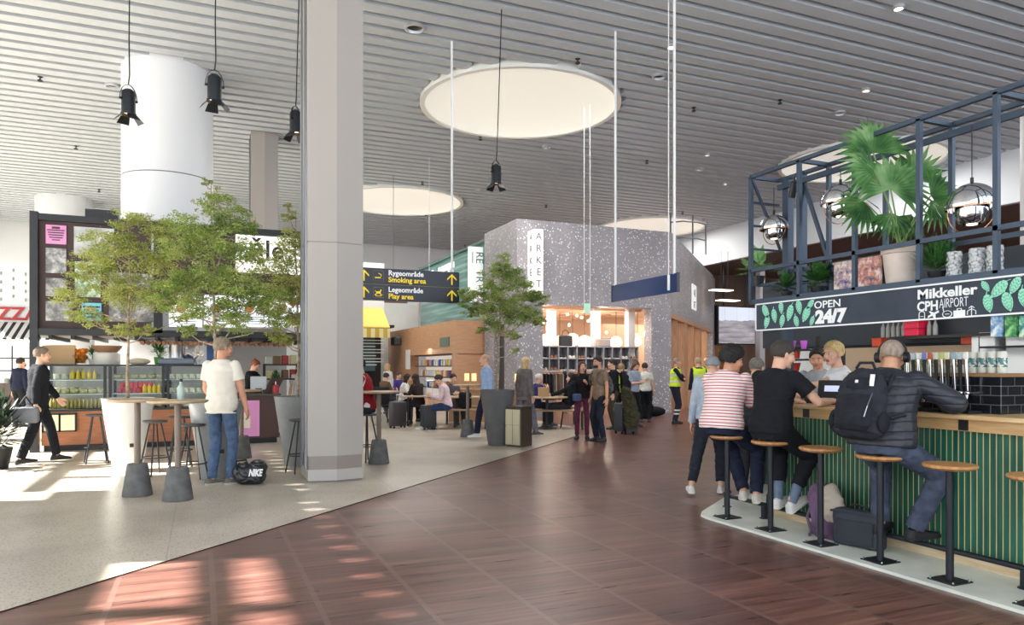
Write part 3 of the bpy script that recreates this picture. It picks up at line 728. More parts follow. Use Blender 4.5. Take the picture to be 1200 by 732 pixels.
# products
random.seed(21)
def proto(name, m, mats, smooth=True): return m.mesh(name, mats, smooth)
def put(name, me, x, y, z, label, cat, grp, rz=0, s=1):
    o = bpy.data.objects.new(name, me); C.objects.link(o); o.location = (x, y, z); o.rotation_euler = (0, 0, rz); o.scale = (s, s, s); tag(o, label, cat, grp); return o
jar_red = proto('red_jar', MB().lathe([(0, 0), (.038, 0), (.04, .01), (.04, .075), (.034, .085), (.034, .1), (0, .1)], seg=12), mat('jar_red', (206, 34, 52), .35))
bot_y = proto('yellow_bottle', MB().lathe([(0, 0), (.035, 0), (.036, .01), (.036, .11), (.015, .14), (.015, .165), (0, .165)], seg=12), mat('juice_yellow', (242, 206, 60), .3))
tub = proto('white_tub', MB().lathe([(0, 0), (.045, 0), (.052, .07), (.054, .075), (0, .08)], seg=12), mat('tub_cream', (232, 224, 200), .5, var=.12, vscale=30))
sand = proto('wrapped_sandwich', MB().box((0, 0, .045), (.13, .1, .09), bevel=.02), mat('sandwich_mix', (226, 208, 164), .6, col2=(168, 166, 110), vscale=25))
bot_c = proto('small_bottle', MB().lathe([(0, 0), (.026, 0), (.027, .01), (.027, .12), (.012, .155), (.012, .18), (0, .18)], seg=12), mat('bottle_amber', (198, 168, 90), .15, col2=(120, 130, 60), vscale=10))
for k in range(8): put('red_jar', jar_red, -1.36+k*.078, KY+.3+(k % 2)*.02, .98, 'red jar in the row in the middle display case', 'jar', 'red jars in the display case')
for k in range(7): put('red_jar', jar_red, -1.33+k*.078, KY+.3, 1.08, 'red jar on top of the row in the middle display case', 'jar', 'upper red jars in the display case')
for k in range(4): put('yellow_bottle', bot_y, -.96+k*.08, KY+.28, .98, 'yellow juice bottle right of the red jars', 'bottle', 'yellow bottles by the red jars')
for k in range(5): put('yellow_bottle', bot_y, -2.1+k*.085, KY+.28, 1.235, 'yellow juice bottle on the top shelf of the left display case', 'bottle', 'yellow bottles in the left case')
for k in range(14): put('small_bottle', bot_c, -2.42+k*.062, KY+.25, .72, 'small amber bottle on the bottom shelf of the left display case', 'bottle', 'amber bottles in the left case')
for k in range(12): put('small_bottle', bot_c, -2.40+k*.065, KY+.38, .72, 'small amber bottle in the second row at the bottom of the left case', 'bottle', 'rear amber bottles in the left case')
for k in range(6): put('wrapped_sandwich', sand, -2.35+k*.14, KY+.3, .98, 'green and tan sandwich on the middle shelf of the left case', 'sandwich', 'sandwiches in the left case')
for k in range(6): put('wrapped_sandwich', sand, -1.4+k*.14, KY+.32, 1.235, 'sandwich on the top shelf of the middle case', 'sandwich', 'sandwiches in the middle case')
for r_ in range(3):
    for k in range(7): put('white_tub', tub, -.5+k*.115, KY+.28, (.72, .98, 1.235)[r_], ['cream tub on the bottom shelf of the right case', 'cream tub on the middle shelf of the right case', 'cream tub on the top shelf of the right case'][r_], 'tub', ['bottom', 'middle', 'top'][r_]+' shelf cream tubs in the right case', s=1.15)
for k in range(6): put('white_tub', tub, -2.36+k*.12+(0 if k < 3 else .0), KY+.45, 1.235, 'cream tub behind the yellow bottles on the top shelf of the left case', 'tub', 'cream tubs behind the yellow bottles', s=1.3)
for k in range(6): put('white_tub', tub, -2.36+k*.13, KY+.48, .98, 'cream tub behind the sandwiches on the middle shelf of the left case', 'tub', 'cream tubs behind the left sandwiches', s=1.4)
for k in range(6): put('wrapped_sandwich', sand, -1.4+k*.14, KY+.3, .72, 'sandwich on the bottom shelf of the middle case', 'sandwich', 'bottom sandwiches in the middle case')
# things on top of the case
ZT = 1.4975
def xk(u): return X_at(u, KY+.4)
o = MB().box((0, 0, .17), (.5, .34, .34), bevel=.01).box((0, -.18, .1), (.44, .01, .02)).box((0, -.18, .22), (.44, .01, .02)).build('wooden_crate', mat('crate_wood', (206, 170, 124), .6)); o.location = (xk(70), KY+.45, ZT); tag(o, 'pale wooden crate on top of the left display case', 'crate')
t = thing('orange_bowl', 'glass bowl heaped with oranges beside the wooden crate', 'bowl', (xk(93), KY+.42, ZT)); MB().lathe([(0, 0), (.1, 0), (.17, .14), (.18, .16), (.16, .15), (.09, .02), (0, .02)], seg=24).build('bowl', M_glass, t, smooth=True)
orm = MB().ball((0, 0, 0), .045, 12, 8).mesh('orange', mat('orange_peel', (226, 134, 36), .5), True)
for k in range(22):
    a = k*2.4; r_ = .11*math.sqrt((k % 11)/11.0); put('orange', orm, xk(93)+r_*math.cos(a), KY+.42+r_*math.sin(a), ZT+.07+(k//6)*.06, 'orange in the glass bowl on the deli counter', 'orange', 'oranges in the bowl')
def leafy(name, label, loc, r, h, n, M, pot=None, cat='plant', leafw=.03, leafl=.09, potr=.06, poth=.1, arch=.5):
    t = thing(name, label, cat, loc)
    if pot: MB().lathe([(0, 0), (potr*.7, 0), (potr, poth), (potr*.88, poth), (potr*.7, poth-.02), (0, poth-.02)], seg=20).build('pot', pot, t, smooth=True)
    vs, fs = [], []
    for i in range(n):
        a = random.uniform(0, 6.283); el = random.uniform(.2, 1.4); 
        p = V((0, 0, poth*.8)); q = p+V((math.cos(a)*math.cos(el)*r*random.uniform(.5, 1), math.sin(a)*math.cos(el)*r*random.uniform(.5, 1), h*math.sin(el)*random.uniform(.5, 1)))
        d = (q-p).normalized(); d = (d+V((0, 0, -arch))).normalized(); s_ = d.cross(V((0, 0, 1))); s_ = s_.normalized() if s_.length > .01 else V((1, 0, 0))
        l = leafl*random.uniform(.7, 1.3); b = len(vs)
        vs += [q-d*l*.5, q+s_*leafw*.5+d*0, q+d*l*.5, q-s_*leafw*.5, ]; fs.append((b, b+1, b+2, b+3))
        if i % 4 == 0: w = V((.002, .002, 0)); b = len(vs); vs += [p-w, p+w, q+w, q-w]; fs.append((b, b+1, b+2, b+3))
    me = bpy.data.meshes.new('leaves'); me.from_pydata([tuple(v) for v in vs], [], fs); me.materials.append(M); o = bpy.data.objects.new('leaves', me); C.objects.link(o); o.parent = t
    return t
def leaf_mat(name, c0, c1, c2, tr=.35, fs=45):
    n = NT(name, .5, .3); a = n.noise(n.co, 3.2, 3, .6); b = n.noise(n.co, fs, 1)
    v = n.math('ADD', n.math('MULTIPLY', a, .55), n.math('MULTIPLY', b, .45))
    col = n.ramp(v, [(.36, lin(c0)), (.5, lin(c1)), (.66, lin(c2))]); n.color(col)
    td = n.t.nodes.new('ShaderNodeBsdfTranslucent'); n.put(td.inputs[0], col); mx = n.t.nodes.new('ShaderNodeMixShader'); mx.inputs[0].default_value = tr
    out = n.t.nodes['Material Output']; n.t.links.new(n.b.outputs[0], mx.inputs[1]); n.t.links.new(td.outputs[0], mx.inputs[2]); n.t.links.new(mx.outputs[0], out.inputs[0]); return n.m
M_leaf = leaf_mat('tree_leaf', (98, 124, 56), (146, 166, 88), (206, 208, 136), .45)
M_leafy = leaf_mat('tree_leaf_yellowish', (116, 134, 60), (166, 176, 92), (214, 208, 140), .45)
M_leafd = leaf_mat('tree_leaf_deep', (84, 112, 62), (122, 148, 88), (176, 188, 122), .45)
M_green = leaf_mat('plant_leaf', (40, 84, 40), (66, 116, 56), (110, 156, 80))
leafy('potted_herb', 'small leafy herb pot between the orange bowl and the woven basket', (xk(107), KY+.5, ZT), .13, .26, 90, M_green, M_white)
t = thing('woven_basket', 'shallow brown woven basket resting on a white round tub', 'basket', (xk(125), KY+.42, ZT+.22)); MB().lathe([(0, 0), (.16, 0), (.24, .08), (.26, .12), (.23, .12), (.15, .03), (0, .03)], seg=28).build('weave', mat('wicker', (150, 112, 82), .8, bump=.6, bscale=60), t, smooth=True)
o = MB().lathe([(0, 0), (.21, 0), (.22, .02), (.22, .2), (.2, .22), (0, .22)], seg=28).build('white_tub', mat('tub_white', (226, 220, 208), .5), smooth=True); o.location = (xk(125), KY+.42, ZT); tag(o, 'white round tub under the brown woven basket', 'tub')
leafy('green_pot_plant', 'bushy plant in a green pot above the middle display case', (xk(186), KY+.4, ZT), .22, .3, 170, M_green, mat('pot_green', (84, 150, 70), .4), potr=.09, poth=.14, leafl=.12)
t = thing('steel_pot', 'big steel stock pot on a grey tray at the counter top', 'pot', (xk(207), KY+.45, ZT+.13)); MB().lathe([(0, 0), (.15, 0), (.15, .24), (.155, .25), (.0, .25)], seg=24).build('pot_body', M_steel, t, smooth=True); MB().box((-.17, 0, .18), (.04, .1, .02)).box((.17, 0, .18), (.04, .1, .02)).build('handle', M_steel, t)
o = MB().box((0, 0, .06), (.62, .34, .12), bevel=.02).build('grey_tray', mat('enamel_greyblue', (130, 138, 150), .4)); o.location = (xk(207), KY+.45, ZT); tag(o, 'grey-blue deep tray under the steel stock pot', 'tray')
t = thing('blue_kettle', 'dark blue-grey enamel kettle right of the steel pot', 'kettle', (xk(221), KY+.4, ZT)); MB().lathe([(0, 0), (.1, 0), (.11, .08), (.07, .17), (.02, .2), (0, .21)], seg=20).build('kettle_body', mat('enamel_navy', (70, 80, 104), .35), t, smooth=True); MB().cone((.08, 0, .08), (.17, 0, .17), .02, .012, 10).build('spout', MATS['enamel_navy'], t)
leafy('white_flower_vase', 'white flowers in a vase above the right display case', (xk(232), KY+.4, ZT), .13, .3, 90, mat('petal_white', (222, 218, 206), .7), M_white, leafw=.04, leafl=.05)
t = thing('bread_loaf', 'pale round bread loaf on the counter top right of the woven basket', 'bread', (xk(163), KY+.4, ZT)); MB().ball((0, 0, .06), (.19, .12, .07)).build('loaf', mat('bread_crust', (226, 208, 180), .8, bump=.3), t, smooth=True); t.children[0].name = 'loaf'
# till side things
leafy('till_plant', 'green plant at the far end of the till counter', (X_at(322, KY+1.0), KY+.72, .94), .16, .34, 130, M_green, M_white, poth=.14)
t = thing('white_till', 'white till screen standing on the brown counter', 'till', (X_at(303, KY+.3), KY+.3, .94)); MB().box((0, 0, .2), (.3, .02, .26), bevel=.008).build('screen', mat('till_white', (206, 210, 214), .4), t); MB().box((0, .03, .05), (.12, .1, .1)).build('stand', M_dark, t)
t = thing('red_sauce_jar', 'red sauce dispenser jar near the right end of the till counter', 'jar', (X_at(323, KY+.2), KY+.2, .94)); MB().lathe([(0, 0), (.06, 0), (.065, .05), (.06, .14), (.03, .17), (0, .17)], seg=18).build('jar_body', mat('sauce_red', (190, 50, 60), .35), t, smooth=True); MB().cyl((0, 0, .17), (0, 0, .23), .012, 8).build('pump', M_white, t)
for k in range(5):
    o = MB().box((0, 0, .16), (.05, .2, .32)).build('menu_folder', mat('folder_dark', (70, 50, 44), .6)); o.location = (X_at(311, KY+.3)+k*.045, KY+.35, .95); o.rotation_euler = (0, .45, 0); tag(o, 'dark folder leaning in the row on the till counter', 'folder', 'folders on the till counter')
t = thing('shelf_rack', 'black metal rack with boxes behind the till counter', 'shelving', (X_at(330, KY+1.3), KY+1.4, 0))
m = MB()
for z in (.05, .6, 1.2, 1.5): m.box((0, 0, z), (.7, .35, .03))
for dx in (-.34, .34): m.box((dx, -.16, .77), (.03, .03, 1.5)); m.box((dx, .16, .77), (.03, .03, 1.5))
m.build('rack', M_kframe, t)
random.seed(9)
for k in range(4):
    for z in (1.215, 1.515):
        c = [(200, 196, 188), (120, 90, 60), (170, 60, 50), (210, 200, 150)][(k+int(z*3)) % 4]
        o = MB().box((0, 0, .08), (.13, .2, .16+.02*k), bevel=.01).build('storage_box', mat('box%d' % ((k+int(z*3)) % 4), c, .6)); o.location = (X_at(330, KY+1.3)-.25+k*.165, KY+1.4, z+.01*k*0); tag(o, ['pale', 'brown', 'red', 'straw'][(k+int(z*3)) % 4]+' storage box on the black rack, '+('upper' if z > 1.4 else 'middle')+' shelf', 'box')
# canopy frame and back of kiosk
m = MB(); m.box((L(XR)/2, 1.0, 2.03), (L(XR), 2.0, .06)); 
for k in range(14): m.box((L(-2.4+k*.33), 1.0, 1.97), (.05, 1.95, .07))
kb('canopy', m, M_kframe)
m = MB()
for k in range(30): m.cyl((L(-1.0)+k*.09, .3, 1.9), (L(-1.0)+k*.09, .55, 1.9), .04, 8)
kb('log_row', m, mat('logs', (150, 106, 76), .7, var=.3, vscale=12))
m = MB(); m.box((L(1.05), 2.3, 1.15), (1.4, .05, 2.3)); kb('grey_back_panel', m, mat('back_grey', (170, 168, 166), .6))
m = MB(); m.box((L(.05), 2.25, 1.6), (.5, .05, .9)); kb('blue_back_panel', m, mat('back_blue', (84, 116, 176), .6))
# ================================================================ far left: pizza counter
pz = thing('pizza_stand', 'pizza stand at the far left with red lettering and striped black-and-white awning', 'stall', (-6.2, 24, 0))
m = MB(); m.box((.6, 1.0, 3.35), (3.4, .1, 2.2)); m.build('white_wall', M_wwall, pz)
m = MB()
for i in range(8):
    for j in range(4): m.box((-.6+i*.3+.0, .93, 3.5+j*.25-.1*(i % 2)), (.04, .02, .09))
m.build('wall_slots', mat('slot_grey', (150, 152, 156), .6), pz)
lettering('PIZZA', .52, (.42, .9, 2.82), mat('sign_red', (176, 50, 46), .5), pz, FY, 'LEFT', .02, bold=.012)
n = NT('awning_bw', .7); s_ = n.math('LESS_THAN', n.math('FRACT', n.math('MULTIPLY', n.x, 5)), .45); M_bwa = n.color(n.mix(s_, lin((230, 230, 226)), lin((36, 36, 38))))
m = MB(); m.prism([(.85, .9, 2.75), (.85, -.3, 2.25), (.85, -.3, 2.21), (.85, .9, 2.71)], (1.6, 0, 0)); m.build('awning', M_bwa, pz)
m = MB()
for k in range(12): m.ball((-.2+k*.2, -.1, 2.18+.05*math.sin(k*1.6)), .035, 8, 6)
m.build('string_lights', mat('string_bulb', (255, 230, 180), .4, emit=(255, 220, 160), estr=2), pz)
m = MB(); m.box((.6, .2, .5), (3.2, .7, 1.0)); m.build('counter', mat('pz_counter', (96, 84, 78), .6), pz)
m = MB()
for z in (1.35, 1.7): m.box((.6, .3, z), (3.0, .4, .03))
for dx in (-.8, .2, 1.3): m.box((dx, .3, 1.5), (.03, .03, 1.1))
m.build('glass_shelf_frame', M_kframe, pz)
for k in range(9):
    o = MB().lathe([(0, 0), (.06, 0), (.07, .12), (0, .14)], seg=12).build('food_jar', mat('jarmix%d' % (k % 3), [(190, 120, 60), (200, 196, 180), (120, 130, 70)][k % 3], .5), smooth=True); o.location = (-6.0+k*.25, 24.2, 1.0); tag(o, ['tan', 'cream', 'olive'][k % 3]+' food jar on the pizza counter at far left', 'jar', ['tan', 'cream', 'olive'][k % 3]+' jars on the pizza counter')
leafy('corner_plant', 'dark leafy plant at the left edge of the picture near the floor', (X_at(-4, 12.4), 12.4, 0), .45, .9, 260, leaf_mat('dark_leaf', (26, 36, 30), (40, 52, 42), (64, 78, 60)), M_dark, potr=.2, poth=.3, leafl=.2, leafw=.07)
# ================================================================ planters and trees
def tree(name, label, u, d, u_, v_, clumps, nl, pot_col, M, plabel, potr=.34, poth=1.02, ls=.043):
    x, y = at(u, d)
    p = thing('tall_planter', plabel, 'planter', (x, y, 0))
    MB().lathe([(0, 0), (potr*.52, 0), (potr*.54, .01), (potr*.98, poth-.02), (potr, poth), (potr*.93, poth), (potr*.9, poth-.06), (0, poth-.06)], seg=48).build('pot', pot_col, p, smooth=True)
    MB().lathe([(0, poth-.055), (potr*.5, poth-.04), (potr*.9, poth-.055)], seg=24).build('soil', mat('soil', (112, 96, 78), .95, bump=.6, bscale=50), p, smooth=True)
    m = MB(); m.box((potr*.2, -potr*.83, .38), (.05, .02, .05)); m.build('drain_plug', M_dark, p)
    t = thing('potted_tree', label, 'tree', (x, y, poth-.055))
    z0 = poth-.055
    R = V((CF, -SF, 0)); F = V((SF, CF, 0))
    tr = MB(); top = None
    pts = [V((0, 0, 0))]; cl = []
    for (cu, cv, r) in clumps:
        w = R*((cu-u)/FPX*d)+V((0, 0, hz(cv, d)-z0)); w += F*random.uniform(-.28, .28); cl.append((w, r/FPX*d))
    ztop = max(c[0].z for c in cl)
    nseg = 9; tp = [V((0, 0, 0))]
    for k in range(1, nseg): tp.append(V((random.uniform(-.02, .02), random.uniform(-.02, .02), ztop*k/(nseg-1)))+R*((clumps[0][0]-u)/FPX*d)*(k/(nseg-1))**2)
    for k in range(nseg-1): tr.cone(tp[k], tp[k+1], .024-.019*k/(nseg-1), .024-.019*(k+1)/(nseg-1), 8)
    tr.build('trunk', mat('bark', (152, 134, 112), .9, var=.2, vscale=20, bump=.4), t, smooth=True)
    br = MB()
    for w, r in cl:
        zz = max(.3, w.z-r*.9-.15*w.xy.length); k = min(nseg-2, int(zz/ztop*(nseg-1))); f = zz/ztop*(nseg-1)-k; s0 = tp[k].lerp(tp[k+1], min(1, max(0, f)))
        mid = s0.lerp(w, .5)+V((0, 0, -.05)); br.cone(s0, mid, .011, .007, 6); br.cone(mid, w, .007, .004, 6)
        for j in range(9):
            e = w+V([random.gauss(0, 1) for _ in range(3)]).normalized()*r*.8; br.cone(w, e, .004, .0015, 5)
    br.build('branches', mat('bark', (1, 1, 1)), t)
    tot = sum(r*r for _, r in cl); vs, fs = [], []
    for w, r in cl:
        sub = []
        for j in range(max(7, int(34*r/.45))):
            q = V([random.gauss(0, 1) for _ in range(3)]).normalized()*random.uniform(.35, 1)
            sub.append(w+V((q.x*r, q.y*r, q.z*r*.72)))
        cnt = int(nl*r*r/tot)
        for j in range(cnt):
            c = random.choice(sub); q = V([random.gauss(0, 1) for _ in range(3)]); q = q.normalized()*random.random()**.6*r*.34
            p0 = c+V((q.x*1.25, q.y*1.25, q.z*.55))
            dr = V((random.gauss(0, 1), random.gauss(0, 1), random.gauss(-.35, .5))).normalized(); sd = dr.cross(V([random.gauss(0, 1) for _ in range(3)])).normalized()
            l = ls*random.uniform(.6, 1.2); wd = l*.42; nrm = dr.cross(sd)
            b = len(vs); vs += [p0-dr*l*.5, p0+sd*wd*.5+nrm*wd*.15, p0+dr*l*.5, p0-sd*wd*.5+nrm*wd*.15]; fs += [(b, b+1, b+2), (b, b+2, b+3)]
    me = bpy.data.meshes.new('foliage'); me.from_pydata([tuple(v) for v in vs], [], fs); me.materials.append(M); o = bpy.data.objects.new('foliage', me); C.objects.link(o); o.parent = t
random.seed(33)
tree('t', 'airy light-green potted tree, leftmost of the three before the deli kiosk', 150, 10.15, 0, 0,
     [(152, 262, 24), (118, 282, 26), (180, 272, 30), (140, 300, 34), (100, 318, 26), (182, 308, 36), (128, 340, 34), (88, 348, 22), (192, 345, 30), (160, 345, 30), (105, 372, 20), (72, 368, 12), (150, 385, 17), (172, 388, 12), (205, 372, 12), (130, 388, 12)], 21000, M_potlight, M_leafy, 'light grey sunlit tapered planter under the leftmost tree')
tree('t', 'tallest potted tree, right behind the man in the white t-shirt', 253, 9.45, 0, 0,
     [(246, 226, 14), (240, 212, 8), (262, 245, 26), (278, 262, 26), (240, 272, 30), (218, 292, 26), (268, 288, 36), (298, 300, 24), (250, 325, 34), (212, 335, 26), (290, 335, 36), (232, 355, 30), (268, 362, 30), (196, 352, 20), (312, 352, 26), (285, 380, 20), (208, 385, 14), (246, 385, 12), (318, 375, 16)], 25000, M_potgrey, M_leaf, 'grey tapered planter half hidden behind the man in the white t-shirt')
tree('t', 'potted tree half hidden by the tall front pillar', 349, 10.7, 0, 0,
     [(346, 258, 10), (344, 246, 6), (345, 285, 22), (365, 300, 26), (328, 312, 26), (350, 335, 30), (322, 345, 26), (380, 340, 26), (312, 368, 20), (342, 372, 24), (318, 390, 15), (336, 400, 11), (375, 372, 22)], 17000, M_potgrey, M_leafy, 'grey tapered planter just left of the tall front pillar')
tree('t', 'round-topped potted tree in the middle of the hall before the terrazzo shop', 583, 13.5, 0, 0,
     [(590, 308, 13), (584, 322, 20), (602, 325, 20), (575, 340, 20), (612, 345, 22), (590, 352, 24), (556, 345, 14), (628, 345, 12), (568, 362, 18), (606, 368, 22), (544, 344, 8), (634, 350, 12), (545, 352, 12), (550, 364, 11), (585, 380, 18), (622, 372, 16), (632, 378, 9), (566, 386, 9), (602, 395, 10), (606, 410, 6)], 19000, M_potdark, M_leaf, 'dark grey tapered planter beside the metal litter bin', potr=.33, poth=1.03, ls=.048)
# ---- litter bin
x, y = at(608, 13.3)
bn = thing('litter_bin', 'box-shaped bronze and beige litter bin beside the dark planter', 'bin', (x, y, 0), rz=math.radians(-62))
MB().box((0, 0, .36), (.36, .34, .70), bevel=.008).box((0, 0, .725), (.38, .36, .03), bevel=.008).build('bin_case', mat('bin_bronze', (84, 74, 64), .4, .6), bn)
m = MB(); m.box((-.04*0, -.178, .36), (.33, .012, .64)); m.box((-.188, 0, .36), (.012, .30, .64)); m.build('side_panel', mat('bin_panel', (176, 166, 142), .35, .5), bn)
m = MB(); m.box((0, -.186, .36), (.003, .004, .62)); m.box((0, -.186, .4), (.3, .004, .003)); m.build('panel_seam', M_dark, bn)
# ================================================================ high tables and low stools
M_top = mat('table_top', (196, 172, 142), .45, col2=(176, 150, 118), vscale=3, stretch=(1, 9, 1))
M_post = mat('table_post', (124, 110, 98), .5)
def high_table(label, u, d, g=None):
    x, y = at(u, d); t = thing('high_table', label, 'table', (x, y, 0), group=g)
    MB().lathe([(0, 0), (.155, 0), (.158, .01), (.108, .35), (.1, .36), (0, .36)], seg=32).build('cone_base', M_concrete, t, smooth=30)
    MB().cyl((0, 0, .36), (0, 0, 1.06), .034, 16).build('post', M_post, t, smooth=True)
    MB().lathe([(0, 1.06), (.29, 1.06), (.31, 1.075), (.31, 1.09), (0, 1.092)], seg=40).build('table_top', M_top, t, smooth=30)
    return t
high_table('high round table left of the man, before the light grey planter', 161, 8.2)
high_table('high round table nearest the man in the white t-shirt, with a bottle on it', 208.5, 7.92)
high_table('high round table half hidden behind the man in the white t-shirt', 283, 11.55)
high_table('high round table right of the tall pillar, at the red jacket person', 444, 10.9)
high_table('high round table in the middle, left of the dark planter', 548, 15.1)
x, y = at(212, 7.9); t = thing('glass_bottle', 'pale green bottle standing on the high table beside the man', 'bottle', (x, y, 1.092))
MB().lathe([(0, 0), (.035, 0), (.038, .01), (.038, .13), (.014, .17), (.014, .2), (0, .2)], seg=20).build('glass', mat('bottle_pale', (170, 186, 174), .15), t, smooth=True); MB().cyl((0, 0, .2), (0, 0, .225), .017, 12).build('cap', M_dark, t)
def low_stool(label, u, d, rz=0, g='dark four-legged stools around the high tables'):
    x, y = at(u, d); t = thing('round_stool', label, 'stool', (x, y, 0), rz, g)
    MB().lathe([(0, .705), (.14, .705), (.155, .715), (.155, .73), (.14, .738), (0, .735)], seg=28).build('seat', mat('stool_seat', (74, 70, 70), .5), t, smooth=30)
    for k in range(4):
        a = math.pi/4+k*math.pi/2; c, s_ = math.cos(a), math.sin(a); MB().cyl((.07*c, .07*s_, .705), (.21*c, .21*s_, 0), .011, 8).build('leg', M_stooldark, t, smooth=True)
    pts = [(.165*math.cos(k*math.pi/10), .165*math.sin(k*math.pi/10), .24) for k in range(21)]
    m = MB()
    for a, b in zip(pts, pts[1:]): m.cyl(a, b, .008, 6)
    m.build('foot_ring', M_stooldark, t); return t
low_stool('stool farthest left, its seat sunlit, before the kiosk notices', 113, 11.0, .2)
low_stool('stool right behind the left high table post', 182, 9.75, .6)
low_stool('stool between the two front tables, partly behind another stool', 211, 10.6, .1)
low_stool('stool in front right of the bottle table, nearest the man', 226, 9.15, .35)
low_stool('stool squeezed against the left side of the tall pillar', 352, 10.0, .3)
low_stool('stool under the person in the red jacket', 430, 11.15, .5)
# ================================================================ the bar on the right
BX = 5.06      # front of the slat panel
YE = 5.52      # far end of the counter
# pale platform
m = MB(); poly = [(4.43, -1.5), (4.43, 5.62), (4.46, 5.75), (4.56, 5.86), (5.35, 6.45), (8.5, 6.45), (8.5, -1.5)]
m.prism([(a, b, .0) for a, b in poly], (0, 0, .022)); 
M_plat = mat('platform_stone', (226, 229, 219), .35, var=.05, vscale=2)
pf = m.build('bar_platform', M_plat); tag(pf, 'pale stone platform edge that the green bar and its stools stand on', 'platform')
PZ = .022
bar = thing('bar_counter', 'long bar counter with dark green ribbed front and pale wooden top', 'bar counter', (BX, YE, PZ))
Y0, Y1 = -8.0, 0.0    # local y range
def slat_green():
    n = NT('bar_green', .5, .4); a = n.noise(n.comb(n.math('MULTIPLY', n.y, 12), n.x, n.z), 2, 3)
    return n.color(n.ramp(a, [(.35, lin((22, 74, 58))), (.65, lin((38, 102, 80)))]))
M_slg = slat_green(); M_gap = mat('gap_oak', (216, 204, 156), .6)
m = MB(); m.mi = 1; m.box((.043, (Y0+Y1)/2, .55), (.07, Y1-Y0, .92)); m.mi = 0
k = 0; y = Y1-.02
while y > Y0: m.box((.012, y, .55), (.024, .0315, .9)); y -= .0455
# end face ribs
m.mi = 1; m.box((.36, -.02, .55), (.6, .02, .92)); m.mi = 0
for k in range(13): m.box((.06+k*.0455, 0.0, .55), (.034, .025, .9))
m.build('ribbed_front', [M_slg, M_gap], bar)
m = MB(); m.box((.04, (Y0+Y1)/2, .055), (.06, Y1-Y0, .11)); m.box((.36, -.02, .055), (.64, .03, .11)); m.build('kick_board', M_oakpale, bar)
m = MB(); m.box((-.02, (Y0+Y1)/2, 1.012), (.03, Y1-Y0+.06, .085)); m.box((.3, .03, 1.012), (.64, .03, .085)); m.build('apron', M_oak, bar)
m = MB(); m.box((.30, (Y0+Y1)/2, 1.07), (.74, Y1-Y0+.12, .035), bevel=.006); m.build('counter_top', mat('counter_oak', (226, 192, 142), .3, col2=(206, 168, 116), vscale=3, stretch=(8, 1, 8)), bar)
for yy_ in (-.55, -1.27, -2.02, -2.68, -3.4): MB().box((-.037, yy_, 1.012), (.012, .07, .075)).build('apron_bracket', M_dark, bar)
CT = PZ+1.0875
# foot rail
fr = thing('foot_rail', 'black tubular foot rail running along the base of the green bar', 'rail', (4.885, 5.35, PZ))
m = MB(); m.tube([(.16, .68, .13), (.05, .62, .13), (0, .55, .13), (0, -7.5, .13)], .021, 12); m.build('rail_tube', M_black, fr, smooth=True)
for yy_ in (0, -1.18, -2.36, -3.54, .60):
    m = MB(); m.box((.0 if yy_ < .5 else .06, yy_, .06), (.035, .05, .12)); m.cyl((.0 if yy_ < .5 else .06, yy_, 0), (.0 if yy_ < .5 else .06, yy_, .006), .045, 16); m.build('bracket', M_black, fr)
# bar stools
def bar_stool():
    t = thing('bar_stool', 'x', 'stool', (4.6, 5.53, PZ), math.radians(0), 'fixed stools along the green bar')
    MB().box((0, 0, .004), (.19, .19, .008)).build('base_plate', M_black, t)
    for a, b in ((-1, -1), (1, -1), (1, 1), (-1, 1)): MB().cyl((a*.08, b*.08, .008), (a*.08, b*.08, .02), .007, 10).build('bolt', M_chrome, t)
    MB().cyl((0, 0, 0), (0, 0, .745), .0245, 24).build('pole', M_black, t, smooth=True)
    MB().lathe([(0, .742), (.1, .742), (.15, .752), (.165, .765), (.165, .775), (.158, .782), (0, .782)], seg=40).build('seat', mat('stool_oak', (204, 152, 96), .35, col2=(180, 124, 74), vscale=5, stretch=(1, 9, 1)), t, smooth=30)
    return t
ys = [5.53, 4.96, 4.40, 3.84, 3.30, 2.74, 2.18]
lbs = ['bar stool farthest along, under the person in the striped t-shirt', 'bar stool under the man in the black t-shirt', 'empty bar stool between the black t-shirt man and the headphones man',
       'bar stool under the man with headphones', 'empty bar stool just right of the man with headphones', 'bar stool cut by the right edge of the picture', 'bar stool outside the right edge']
s0 = bar_stool(); s0['label'] = lbs[0]
for yy_, lb in zip(ys[1:6], lbs[1:6]): dup(s0, (4.6, yy_, PZ), 0, lb)
# ---- shelf frame above the bar
fx0, fx1 = 5.0, 5.36
fZ0, fZm, fZt = 2.09, 2.40, 3.33
fys = [5.66, 5.03, 4.42, 3.83, 3.25, 2.67, 2.09, 1.5]
fra = thing('overhead_rack', 'blue-black steel shelf rack standing high over the bar', 'rack', (fx0, 5.66, 0))
T = .035
for i, yy_ in enumerate(fys):
    yl = yy_-5.66
    MB().box((0, yl, (fZ0+fZt)/2), (T, T, fZt-fZ0)).build('upright', M_frame, fra)
    if i: MB().box((.36, yl, (fZ0+fZt)/2), (T, T, fZt-fZ0)).build('upright', M_frame, fra)
    for z in (fZ0, fZt): MB().box((.18, yl, z), (.36, T, T)).build('cross_bar', M_frame, fra)
yc = -4.5
for x_ in (0, .36):
    for z in (fZ0, fZm, fZt): MB().box((x_, yc+.25, z), (T, 8.5, T if z != fZ0 else .045)).build('rail', M_frame, fra)
MB().box((.30, yc+.25, fZt-.09), (.03, 8.4, .05)).build('rail', M_frame, fra)
MB().bar((0, -.02, 3.3), (.36, -.02, 2.62), .022).build('end_brace', M_frame, fra)
MB().bar((.36, -.30, 3.3), (.36, -.72, 2.2), .03).build('end_brace', M_frame, fra)
for z in (2.62, 2.85, 3.08): MB().box((.18, 0, z), (.36, .02, .02)).build('end_rung', M_frame, fra)
